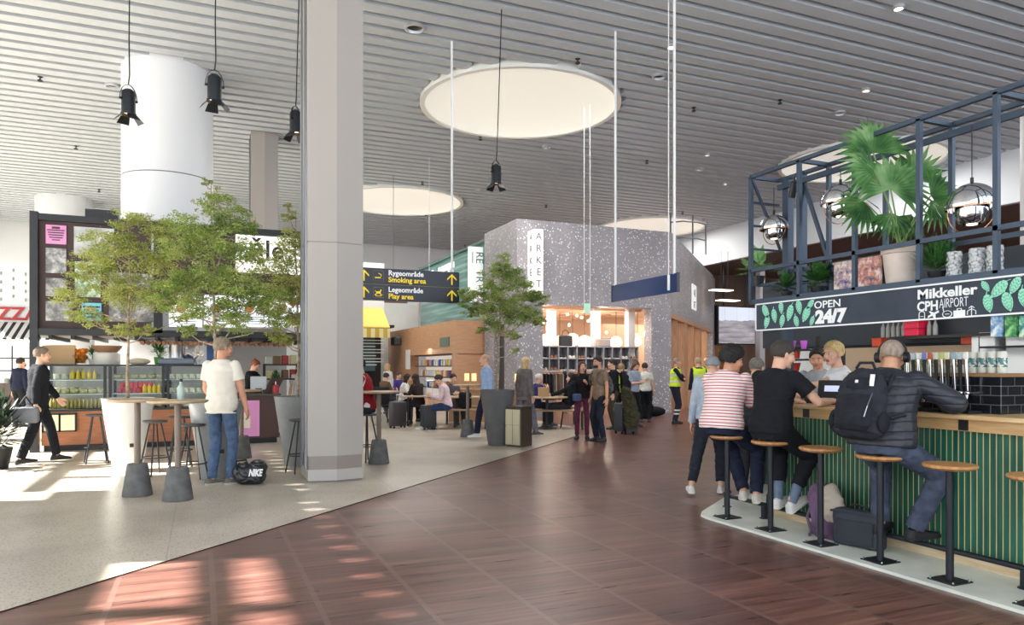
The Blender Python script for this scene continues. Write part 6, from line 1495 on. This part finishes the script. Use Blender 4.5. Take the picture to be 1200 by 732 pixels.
# 5 seated group in the middle distance
def bench(label, xy, rz, L_=1.5, g=None):
    t = thing('bench', label, 'bench', (xy[0], xy[1], 0), rz, g); MB().box((0, 0, .44), (L_, .32, .035), bevel=.005).build('seat', mat('bench_wood', (150, 120, 92), .5), t)
    for a in (-1, 1):
        m = MB(); x_ = a*(L_/2-.15); m.bar((x_, -.13, .42), (x_, -.15, 0), .03); m.bar((x_, .13, .42), (x_, .15, 0), .03); m.bar((x_, -.15, .03), (x_, .15, .03), .03); m.build('leg_frame', M_stooldark, t)
    return t
def low_table(label, xy, rz, L_=1.4, w=.7):
    t = thing('cafe_table', label, 'table', (xy[0], xy[1], 0), rz); MB().box((0, 0, .725), (L_, w, .03), bevel=.005).build('table_top', M_top, t)
    for a in (-1, 1): m = MB(); x_ = a*(L_/2-.2); m.bar((x_, -.25, .71), (x_, -.3, 0), .035); m.bar((x_, .25, .71), (x_, .3, 0), .035); m.bar((x_, -.3, .03), (x_, .3, .03), .035); m.build('leg_frame', M_stooldark, t)
    return t
SEAT = dict(pel=(0, 0, .56), lean=10)
def sit(label, u, d, face, top, pants, hair, hs='short', H=1.72, sleeve='long', head=(0, 10), **k):
    a = dict(pel=(0, 0, .555), lean=10, LA=(-.12, .42, .09), RA=(.12, .42, .09), LW=(-.14, .38, .78), RW=(.14, .38, .78)); a.update(k)
    return person(label, at(u, d), face, H, top=top, pants=pants, hair=hair, hs=hs, sleeve=sleeve, head=head, **a)
sit('man in a pale pink shirt and jeans sitting bent over at a bench table', 524, 17.0, -70, fabric('pink_shirt', (222, 196, 202), .04), fabric('darkjeans', (52, 66, 104), .1), (50, 42, 38), head=(0, 30), lean=14, shoes=((220, 218, 214), (230, 228, 224)), LA=(-.12, .55, .09), RA=(.12, .30, .09))
sit('woman in a white top with dark hair sitting behind two suitcases', 472, 19.3, 110, fabric('white_top', (226, 222, 214)), F_black, (48, 36, 32), 'long', 1.66)
sit('woman with long dark hair and dark jacket sitting with her back turned', 491, 18.3, -30, fabric('brownblack', (52, 44, 42)), F_dark, (44, 30, 26), 'long', 1.68)
sit('person facing the camera behind the man in the pink shirt', 528, 18.6, 165, fabric('dusky', (90, 84, 92)), F_dark, (50, 38, 34), 'short', 1.66)
sit('person in a purple top sitting at the back beside the oak wall', 464, 23.5, 150, fabric('purple', (80, 66, 140)), F_dark, (70, 54, 46), 'short', 1.7)
person('person in white standing at the yellow awning stall', at(455, 22.5), -40, 1.6, top=fabric('pale', (214, 212, 208)), hair=(190, 160, 120), hs='long', sleeve='long', pants=F_dark)
sit('person in a brown coat behind the wheelchair', 449, 21.0, 60, fabric('browncoat', (110, 84, 66)), F_dark, (60, 46, 40), 'short', 1.68)
# wheelchair
t = thing('wheelchair', 'wheelchair with a big spoked wheel behind the red jacket person', 'wheelchair', at(452, 18.2)+(0,), math.radians(20))
for sg_ in (-1, 1):
    m = MB(); pts = [(sg_*.28, .29*math.cos(a), .3+.29*math.sin(a)) for a in [k*math.pi/12 for k in range(25)]]
    for a, b in zip(pts, pts[1:]): m.cyl(a, b, .014, 6)
    for k in range(0, 24, 3): m.cyl((sg_*.28, 0, .3), pts[k], .004, 5)
    m.build('wheel', M_steel, t)
m = MB(); m.box((0, 0, .48), (.48, .42, .05)); m.box((0, .22, .72), (.48, .04, .45)); m.bar((.24, .22, .9), (.24, .36, .92), .03); m.bar((-.24, .22, .9), (-.24, .36, .92), .03); m.box((0, -.45, .12), (.4, .15, .02)); m.bar((0.2, -.2, .46), (.2, -.42, .14), .025); m.bar((-.2, -.2, .46), (-.2, -.42, .14), .025); m.build('chair_frame', M_black, t)
suitcase('dark suitcase standing beside the seated woman in white', at(466, 17.3), .3, .58, .38, .24, (62, 56, 58), .15)
suitcase('dark trolley case with raised silver handle before the pink-shirted man', at(502, 16.9), .1, .52, .34, .23, (46, 46, 50), .55)
bench('bench under the man in the pink shirt', at(534, 17.1), -YAW, 1.7)
bench('bench in the row behind the middle high table', at(556, 18.5), -YAW, 1.7)
low_table('long table in front of the bent-over man in pink', at(508, 18.1), -YAW, 1.6)
low_table('dark table between the middle high table and dark planter', at(560, 17.6), -YAW, 1.5)
bench('bench below the two seated women', at(482, 19.0), -YAW, 1.5)
# dark backpack by the pink man
t = thing('dark_bag', 'dark backpack leaning on the bench right of the pink-shirted man', 'backpack', at(545, 17.3)+(.455,)); m = MB(); m.box((0, 0, .2), (.3, .2, .4), bevel=.06, seg=2); soft('bag_body', m, F_black, t)
def table_lamp(label, u, d, z, n=1):
    t = thing('table_lamp', label, 'lamp', at(u, d)+(z,))
    MB().lathe([(0, .22), (.065, .22), (.065, .42), (0, .42)], seg=20).build('lamp_shade', mat('lamp_glow', (255, 214, 160), .5, emit=(255, 206, 150), estr=.6), t, smooth=30)
    m = MB()
    for a in range(3): m.cyl((.05*math.cos(a*2.1), .05*math.sin(a*2.1), .22), (.06*math.cos(a*2.1), .06*math.sin(a*2.1), 0), .006, 6)
    m.cyl((0, 0, .42), (0, 0, .46), .02, 8); m.build('lamp_legs', mat('brass', (180, 140, 84), .35, .9), t)
stand_x = at(551, 19.4)
o = MB().box((0, 0, .42), (1.1, .5, .84)).box((0, 0, .85), (1.16, .55, .03)).build('sideboard', mat('side_oak', (172, 134, 100), .5)); o.location = (*stand_x, 0); o.rotation_euler = (0, 0, -YAW); tag(o, 'low wooden sideboard under the pair of glowing lamps', 'sideboard')
table_lamp('left lamp of the glowing pair above the middle high table', 547, 19.3, .865); table_lamp('right lamp of the glowing pair above the middle high table', 555.5, 19.2, .865)
o = MB().box((0, 0, .42), (.5, .4, .84)).box((0, 0, .85), (.54, .44, .03)).build('sideboard', mat('side_oak', (1, 1, 1))); xx, yy_ = at(606, 17.9); o.location = (xx, yy_, 0); tag(o, 'narrow wooden stand under the single lamp near the terrazzo pier', 'sideboard')
table_lamp('single glowing lamp in front of the terrazzo pier', 606, 17.9, .865)
# 6-7 passers-by round the planter
person('man in a light blue shirt walking behind the dark planter', at(571, 14.9), -85, 1.76, top=fabric('lightblue', (150, 172, 206), .05), sleeve='long', pants=F_navy, hair=(190, 150, 120), hs='buzz', LA=(-.08, -.22, .09), RA=(.08, .2, .09), shoes=((216, 214, 210), (226, 224, 220)))
person('person in a grey-brown jacket walking past the litter bin', at(614, 15.2), 75, 1.70, top=fabric('taupe', (108, 100, 98), .06), sleeve='long', hem=-.16, pants=fabric('greytrouser', (110, 110, 118)), hair=(200, 170, 130), hs='bob', LA=(-.08, -.2, .09), RA=(.08, .26, .09), ease=.03)
# right-hand bench tables
t = thing('round_cafe_table', 'round-cornered cafe table right of the litter bin with a paper bag', 'table', at(641, 17.2)+(0,)); MB().lathe([(0, .72), (.5, .72), (.52, .73), (.52, .75), (0, .75)], seg=32).build('table_top', M_top, t, smooth=30); MB().cyl((0, 0, 0), (0, 0, .72), .035, 10).build('post', M_stooldark, t); MB().lathe([(0, 0), (.25, 0), (.24, .015), (0, .03)], seg=24).build('foot', M_stooldark, t)
o = MB().box((0, 0, .11), (.24, .14, .22), bevel=.01).build('paper_bag', mat('kraft', (176, 144, 108), .8)); o.location = at(637, 17.2)+(.752,); tag(o, 'brown paper bag on the cafe table right of the bin', 'bag')
bench('bench beneath the cafe table with the paper bag', at(652, 16.9), -YAW, 1.5)
bench('bench on the far side of the cafe table with the paper bag', at(645, 18.4), -YAW, 1.5)
sit('older grey-haired person with glasses in a blue top at the cafe table', 627, 17.7, 75, fabric('royal', (50, 56, 100)), F_dark, (196, 186, 176), 'short', 1.68, sleeve='long', LW=(-.1, .3, .92), RW=(.1, .3, .92))
sit('dark-haired man in black leaning back at the cafe table', 664, 17.4, -60, F_black, F_dark, (44, 34, 30), 'short', 1.74, lean=-16, head=(0, 0))
# shell chair behind him
t = thing('shell_chair', 'brown round-backed chair under the man leaning back', 'chair', at(667, 17.35)+(0,), math.radians(60)); m = MB(); m.loft([((0, -.22, .46), (1, 0, 0), (0, 0, 1), .1, .02), ((0, .0, .44), (1, 0, 0), (0, 0, 1), .24, .025), ((0, .2, .45), (1, 0, 0), (0, 0, 1), .22, .02)], 14); m.build('seat', mat('chair_brown', (112, 88, 68), .5), t, smooth=True)
m = MB(); m.ball((0, -.3, .68), (.25, .03, .2)); m.build('backrest', mat('chair_brown', (1, 1, 1)), t, smooth=True)
for a in (-1, 1):
    for b in (-1, 1): MB().cyl((a*.14, b*.14, .44), (a*.22, b*.2, 0), .012, 8).build('leg', M_stooldark, t)
# 10-12 the couple and the man with backpack
person('woman in maroon trousers holding a black jacket, by the shoe shelf window', at(682, 14.7), -150, 1.60, top=fabric('blacktop', (40, 36, 40)), sleeve='long', pants=fabric('maroon', (92, 44, 66)), hair=(92, 54, 40), hs='long', head=(-22, -8), LW=(-.10, .22, 1.12), RW=(.24, .14, 1.05), shoes=((36, 34, 36), (30, 30, 32)), legw=.95)
t = thing('held_jacket', 'black jacket draped over the arm of the woman in maroon trousers', 'jacket', at(671, 14.45)+(.72,), .4); m = MB(); m.ball((0, 0, .22), (.13, .07, .22)); m.ball((.05, .02, .38), (.09, .07, .08)); m.ball((-.03, 0, .08), (.11, .06, .12)); soft('jacket', m, F_black, t, .01, .012, 12)
t = thing('small_handbag', 'small blue-grey handbag at the hip of the woman in maroon trousers', 'handbag', at(676, 14.3)+(.78,), .2); m = MB(); m.box((0, 0, .07), (.2, .08, .15), bevel=.03, seg=2); soft('bag_body', m, mat('bag_blue', (64, 80, 112), .7), t)
pb = person('bearded man in a tan t-shirt and black trousers standing with the maroon-trousered woman', at(703, 14.2), -100, 1.70, top=fabric('tan', (136, 116, 96), .08), sleeve='short', pants=fabric('nightjeans', (38, 42, 54)), hair=(50, 38, 32), skin='mid', head=(-4, 2), hem=-.1, shoes=((40, 42, 48), (36, 36, 40)))
m = MB(); m.ball(pb['hc']+pb['Rh'] @ V((0, .052, -.075)), (.054, .044, .045), 16, 12, pb['Rh']); m.build('beard', mat('hair_50_38_32', (50, 38, 32)), pb['t'], smooth=True)
backpack(pb, fabric('greystrap', (96, 92, 90)), 'greyish backpack worn by the bearded man in the tan t-shirt', None, .75)
pc = person('man in a black jacket and olive trousers wearing a big black backpack', at(720, 16.9), -60, 1.68, top=F_black, sleeve='long', pants=fabric('olive', (74, 68, 54)), hair=(50, 40, 34), shoes=((44, 42, 42), (38, 36, 36)))
backpack(pc, fabric('packblack', (38, 38, 44)), 'big black backpack on the man in olive trousers', None, 1.1)
person('person in a neon yellow top behind the man with the big backpack', at(727, 18.4), 60, 1.58, top=fabric('neon', (196, 226, 70)), sleeve='long', hair=(150, 120, 90), pants=F_dark)
person('woman in a grey-blue shirt looking down at her phone beside the draped coat', at(742, 17.6), 165, 1.66, top=fabric('greyshirt', (156, 166, 180), .06), sleeve='half', pants=F_black, hair=(100, 62, 50), hs='bob', head=(15, 30), LW=(-.08, .30, 1.12), RW=(.10, .30, 1.08), LH=(None, (0, 0, 1), 40))
person('person in grey holding a bag, right behind the phone-reading woman', at(756, 19.0), 20, 1.60, top=fabric('pale', (214, 212, 208)), sleeve='short', pants=F_black, hair=(60, 50, 44))
suitcase('tall white and dark suitcase under the draped olive coat', at(731, 15.9), .25, .62, .40, .26, (50, 56, 66), .1)
t = thing('draped_coat', 'olive parka draped over luggage beside the white suitcase', 'coat', at(739, 15.7)+(0,), -.2); m = MB(); m.loft([((0, 0, .12), (1, 0, 0), (0, 1, 0), .14, .14), ((.02, 0, .4), (1, 0, 0), (0, 1, 0), .19, .14), ((-.05, 0, .75), (1, 0, 0), (0, 1, 0), .15, .12), ((-.09, 0, .93), (1, 0, 0), (0, 1, 0), .10, .09), ((-.1, 0, 1.02), (1, 0, 0), (0, 1, 0), .05, .05)], 18); m.ball((-.12, -.03, .95), (.10, .10, .09)); soft('coat', m, fabric('parka', (66, 62, 44), .1), t, .012, .03, 7)
m = MB(); m.cyl((-.08, -.05, .04), (-.08, .05, .04), .04, 12); m.cyl((.1, -.05, .04), (.1, .05, .04), .04, 12); m.box((0, 0, .1), (.26, .2, .08)); m.build('case_wheels', M_dark, t)
t = thing('black_duffel', 'black duffel bag on the floor against the terrazzo pier', 'bag', at(766, 21.3)+(0,), -YAW); m = MB(); m.ball((0, 0, .15), (.36, .2, .15)); m.ball((-.2, 0, .25), (.16, .16, .2)); soft('bag_body', m, F_black, t)
t = thing('dark_rucksack', 'tall black rucksack standing left of the duffel bag', 'rucksack', at(757, 20.4)+(0,), .1); m = MB(); m.box((0, 0, .42), (.34, .28, .84), bevel=.1, seg=3); m.ball((0, -.1, .3), (.16, .12, .25)); soft('bag_body', m, F_black, t, .014, .02)
# 17-18 safety vests
def vest_trousers():
    n = NT('hi_vis_trousers', .8, .3); a = n.math('LESS_THAN', n.math('ABSOLUTE', n.math('SUBTRACT', n.z, .27)), .02); b = n.math('LESS_THAN', n.math('ABSOLUTE', n.math('SUBTRACT', n.z, .36)), .02); return n.color(n.mix(n.math('MAXIMUM', a, b), lin((34, 38, 52)), lin((214, 216, 214))))
VT = vest_trousers()
person('bald guard with folded arms in a yellow safety vest by the terrazzo pier', at(791, 18.6), 128, 1.74, top=F_navy, sleeve='long', pants=VT, hs='buzz', hair=(150, 130, 116), skin='mid', extra=('vest',), LW=(.08, .24, 1.16), RW=(-.08, .22, 1.12), LE=(-1, .2, -.4), RE=(1, .2, -.4), shoes=((26, 26, 28), (22, 22, 24)), wide=1.15, legw=1.25)
person('second person in a yellow safety vest, seen from behind left of the beanie', at(819, 18.4), 10, 1.74, top=F_navy, sleeve='long', pants=VT, hair=(176, 150, 120), extra=('vest',))
person('third safety-vested person half hidden by the beanie wearer', at(828, 19.5), 60, 1.76, top=F_navy, sleeve='long', pants=VT, hair=(150, 100, 70), extra=('vest',))
# 19 beanie
person('person in a grey beanie and pale blue hoodie standing behind the striped t-shirt', at(834, 8.35), 40, 1.62, near=True, lean=9, twist=0, head=(25, 6), hs='beanie', hair=(120, 100, 80), top=fabric('hoodie', (176, 186, 202), .05), sleeve='long', pants=fabric('darkdenim', (46, 50, 60), .1), ease=.022, hem=-.06,
       LA=(-.22, -.24, .10), RA=(.10, .02, .09), LT=-10, RT=10, LP=-6, LW=(-.24, .10, .72), RW=(.14, .38, .98), shoes=WHITE_SH, cuff=.05)
# 21 man in dark shirt behind
person('grey-haired person in a dark shirt between the striped and the black t-shirt', at(880, 8.2), 60, 1.62, top=fabric('darkshirt', (52, 52, 58)), sleeve='short', pants=F_dark, hair=(120, 112, 104), lean=18, RW=(.2, .45, 1.05), LW=(-.1, .45, 1.05), head=(10, 10))
# 20 striped t-shirt
STR = striped('striped_tshirt', (238, 226, 222), (196, 70, 84), .030, .30)
SEATZ = .804
def barsit(label, y, H, face=90, dx=0, **k):
    a = dict(near=True, pel=(0, 0, SEATZ+.105), lean=14, LA=(-.10, .30, .27), RA=(.13, .24, .26), LT=-5, RT=6, LP=-14, RP=-10, LK=(-.2, 1, .1), RK=(.25, 1, .1)); a.update(k)
    return person(label, (4.6+dx, y), face, H, **a)
barsit('young man in a red and white striped t-shirt sitting at the bar', 5.53, 1.74, face=62, dx=-.07, wide=1.08, top=STR, sleeve='half', pants=F_navy, hair=(32, 28, 28), hs='curly', skin='mid', lean=20, head=(40, 10), ease=.036, hem=-.09, LW=(-.12, .52, 1.10), RW=(.16, .50, 1.10), LA=('w', 4.76, 5.50, .29), RA=('w', 4.80, 5.36, .28), LP=-30, RP=-30, shoes=((206, 198, 186), (222, 216, 206)))
# 22 black t-shirt
barsit('man in a black t-shirt and cropped black trousers tapping at the counter', 4.96, 1.80, face=76, top=F_black, sleeve='short', pants=F_black, hair=(62, 54, 50), hs='short', skin='fair', lean=13, head=(30, 10), ease=.026, hem=-.09, wide=1.03, RW=('w', 5.10, 4.74, 1.155), RE=(1, -.3, -1.2), RH=((.25, 1, 0), (0, 0, -1), 16), LW=(-.10, .50, 1.14), LH=((.2, 1, 0), (0, 0, -1), 20),
       LA=('w', 4.84, 5.12, .265), RA=('w', 4.80, 4.92, .27), LP=-12, RP=-24, cuff=.14, sock=fabric('sock_blue', (108, 122, 142), .08), shoes=WHITE_SH)
# 23-24 bartenders
person('dark-haired bartender in a grey t-shirt looking down', at(961, 8.2), -120, 1.72, near=True, top=fabric('greytee', (150, 154, 160), .04), sleeve='short', pants=F_black, hair=(34, 28, 28), skin='mid', head=(-6, 12), lean=10, LW=(-.1, .42, 1.08), RW=(.15, .4, 1.08))
person('blond bartender in a white t-shirt reaching over the counter', at(993, 7.15), -62, 1.76, near=True, top=fabric('whitetee', (234, 234, 236), .02), sleeve='short', pants=F_black, hair=(206, 178, 120), hs='short', skin='fair', head=(-26, 4), lean=12, LW=(-.14, .68, 1.20), RW=(.10, .46, 1.12), LE=(-.6, -.3, -1), wide=1.04)
# 25 headphones man
def puffy():
    n = NT('puffer_jacket', .45, .4); w = n.noise(n.co, 4, 2); f = n.math('FRACT', n.math('ADD', n.math('DIVIDE', n.z, .062), n.math('MULTIPLY', w, .5))); h = n.math('SINE', n.math('MULTIPLY', f, 3.1416)); n.bump(n.math('POWER', h, .4), .6, .012); return n.color(lin((44, 46, 54)))
hp = barsit('broad man in a black padded jacket and headphones sitting at the bar', 3.84, 1.80, face=72, top=puffy(), sleeve='long', pants=fabric('greyblue_jeans', (72, 79, 97), .12), hair=(150, 132, 118), hs='buzz', skin='mid', lean=20, head=(-6, 16), ease=.05, hem=-.09, wide=1.14, belly=.03,
            RW=(.30, .46, 1.17), LW=(-.10, .52, 1.16), RE=(1, -.3, -.4), LA=('w', 4.83, 4.03, .265), RA=('w', 4.86, 3.76, .262), RK=(.9, 1, .2), RT=30, LP=-8, RP=-4, shoes=((30, 30, 34), (26, 26, 28)), legw=1.18, topw=.004)
hc, Rh = hp['hc'], hp['Rh']
hd = thing('headphones', 'black over-ear headphones on the man in the padded jacket', 'headphones', (0, 0, 0)); root = hp['t']
Wm = Matrix.Translation(root.location) @ Matrix.Rotation(root.rotation_euler.z, 4, 'Z') @ Matrix.Diagonal((hp['s'],)*3+(1,)); hd.location = Wm @ hc; hd.rotation_euler = (Matrix.Rotation(root.rotation_euler.z, 3, 'Z') @ Rh).to_euler()
m = MB(); pts = [(.098*math.cos(a), -.005, .012+.118*math.sin(a)) for a in [k*math.pi/16 for k in range(17)]]
for a, b in zip(pts, pts[1:]): m.bar(a, b, .03, .012)
m.build('headband', M_black, hd)
for sg_ in (-1, 1): MB().cyl((sg_*.085, -.005, -.012), (sg_*.115, -.005, -.012), .040, 20).cyl((sg_*.112, -.005, -.012), (sg_*.120, -.005, -.012), .030, 20).build('ear_cup', M_black, hd, smooth=30)
backpack(hp, fabric('pack_charcoal', (44, 46, 52), .1), 'black backpack with white tag worn by the man with headphones', fabric('pack_charcoal2', (36, 38, 44), .1), 1.12, .20, True, -.04)
# ================================================================ light and camera
sc = bpy.context.scene
w = bpy.data.worlds.new('World'); sc.world = w; w.use_nodes = True
bgn = w.node_tree.nodes['Background']; bgn.inputs[0].default_value = (.86, .93, 1.0, 1); bgn.inputs[1].default_value = 2.2
sun = bpy.data.lights.new('Sun', 'SUN'); sun.energy = 28.0; sun.angle = math.radians(.6); sun.color = (1.0, .95, .88)
so = bpy.data.objects.new('Sun', sun); C.objects.link(so)
sdir = V((1.0, -.28, -.78)).normalized(); so.rotation_euler = sdir.to_track_quat('-Z', 'Y').to_euler()
def area(name, loc, size, energy, col=(1, 1, 1), rot=(0, 0, 0), sy_=None):
    l = bpy.data.lights.new(name, 'AREA'); l.shape = 'RECTANGLE'; l.size = size; l.size_y = sy_ or size; l.energy = energy; l.color = col
    o = bpy.data.objects.new(name, l); C.objects.link(o); o.location = loc; o.rotation_euler = rot; return o
# shop lighting (ceiling light fields inside the shops) and bar lighting, plus added shelf fill
area('shop_ceiling_light', (11.5, 22.5, 3.3), 4.0, 90, (1, .86, .72))
area('shop_corridor_light', (17.5, 26.8, 3.3), 3.5, 80, (1, .86, .74))
area('passage_light', (27, 24, 6.1), 5, 120, (1, .88, .76))
for x_, y_ in ((10.2, 21.4), (12.6, 21.6), (11.0, 24.2), (15.0, 24.4), (18.6, 26.2)):
    l = bpy.data.lights.new('shop_bulb_light', 'POINT'); l.energy = 45; l.color = (1, .86, .72); l.shadow_soft_size = .15; o = bpy.data.objects.new('shop_bulb_light', l); C.objects.link(o); o.location = (x_, y_, 2.75)
area('shoe_shelf_fill', (11.0, 19.7, 3.2), 3.4, 50, (1, .9, .8), (.25, 0, 0), .3)  # unseen fill lamp, added to brighten the shoes on the cube shelf
area('oak_shelf_light', (7.75, 24.6, 2.1), 3.2, 25, (1, .9, .8), (0, 0, 0), .3)
area('backbar_light', (6.7, 3.5, 2.0), .3, 12, (1, .92, .84), (0, 0, 0), 5)
area('kiosk_light', (-1, 15.4, 1.9), 3.0, 30, (1, .95, .88), (0, 0, 0), .5)
# skylight wells let daylight in
for i, c in enumerate(circles):
    l = bpy.data.lights.new('skylight_daylight', 'AREA'); l.shape = 'DISK'; l.size = 4.2; l.energy = 240; l.color = (1, .98, .95); o = bpy.data.objects.new('skylight_daylight', l); C.objects.link(o); o.location = (c[0], c[1], CEIL-.1)
cam = bpy.data.cameras.new('Camera'); cam.sensor_width = 36; cam.lens = FPX/1200*36; cam.shift_y = (430-366)/1200; cam.clip_end = 200; cam.clip_start = .05
bpy.data.scenes.remove(TMP)
co_ = bpy.data.objects.new('Camera', cam); C.objects.link(co_); co_.location = (0, 0, EYE); co_.rotation_euler = (math.pi/2, 0, -YAW); sc.camera = co_
sc.view_settings.view_transform = 'Standard'; sc.view_settings.look = 'None'; sc.view_settings.gamma = 1; sc.view_settings.use_curve_mapping = False; sc.view_settings.exposure = 0.6
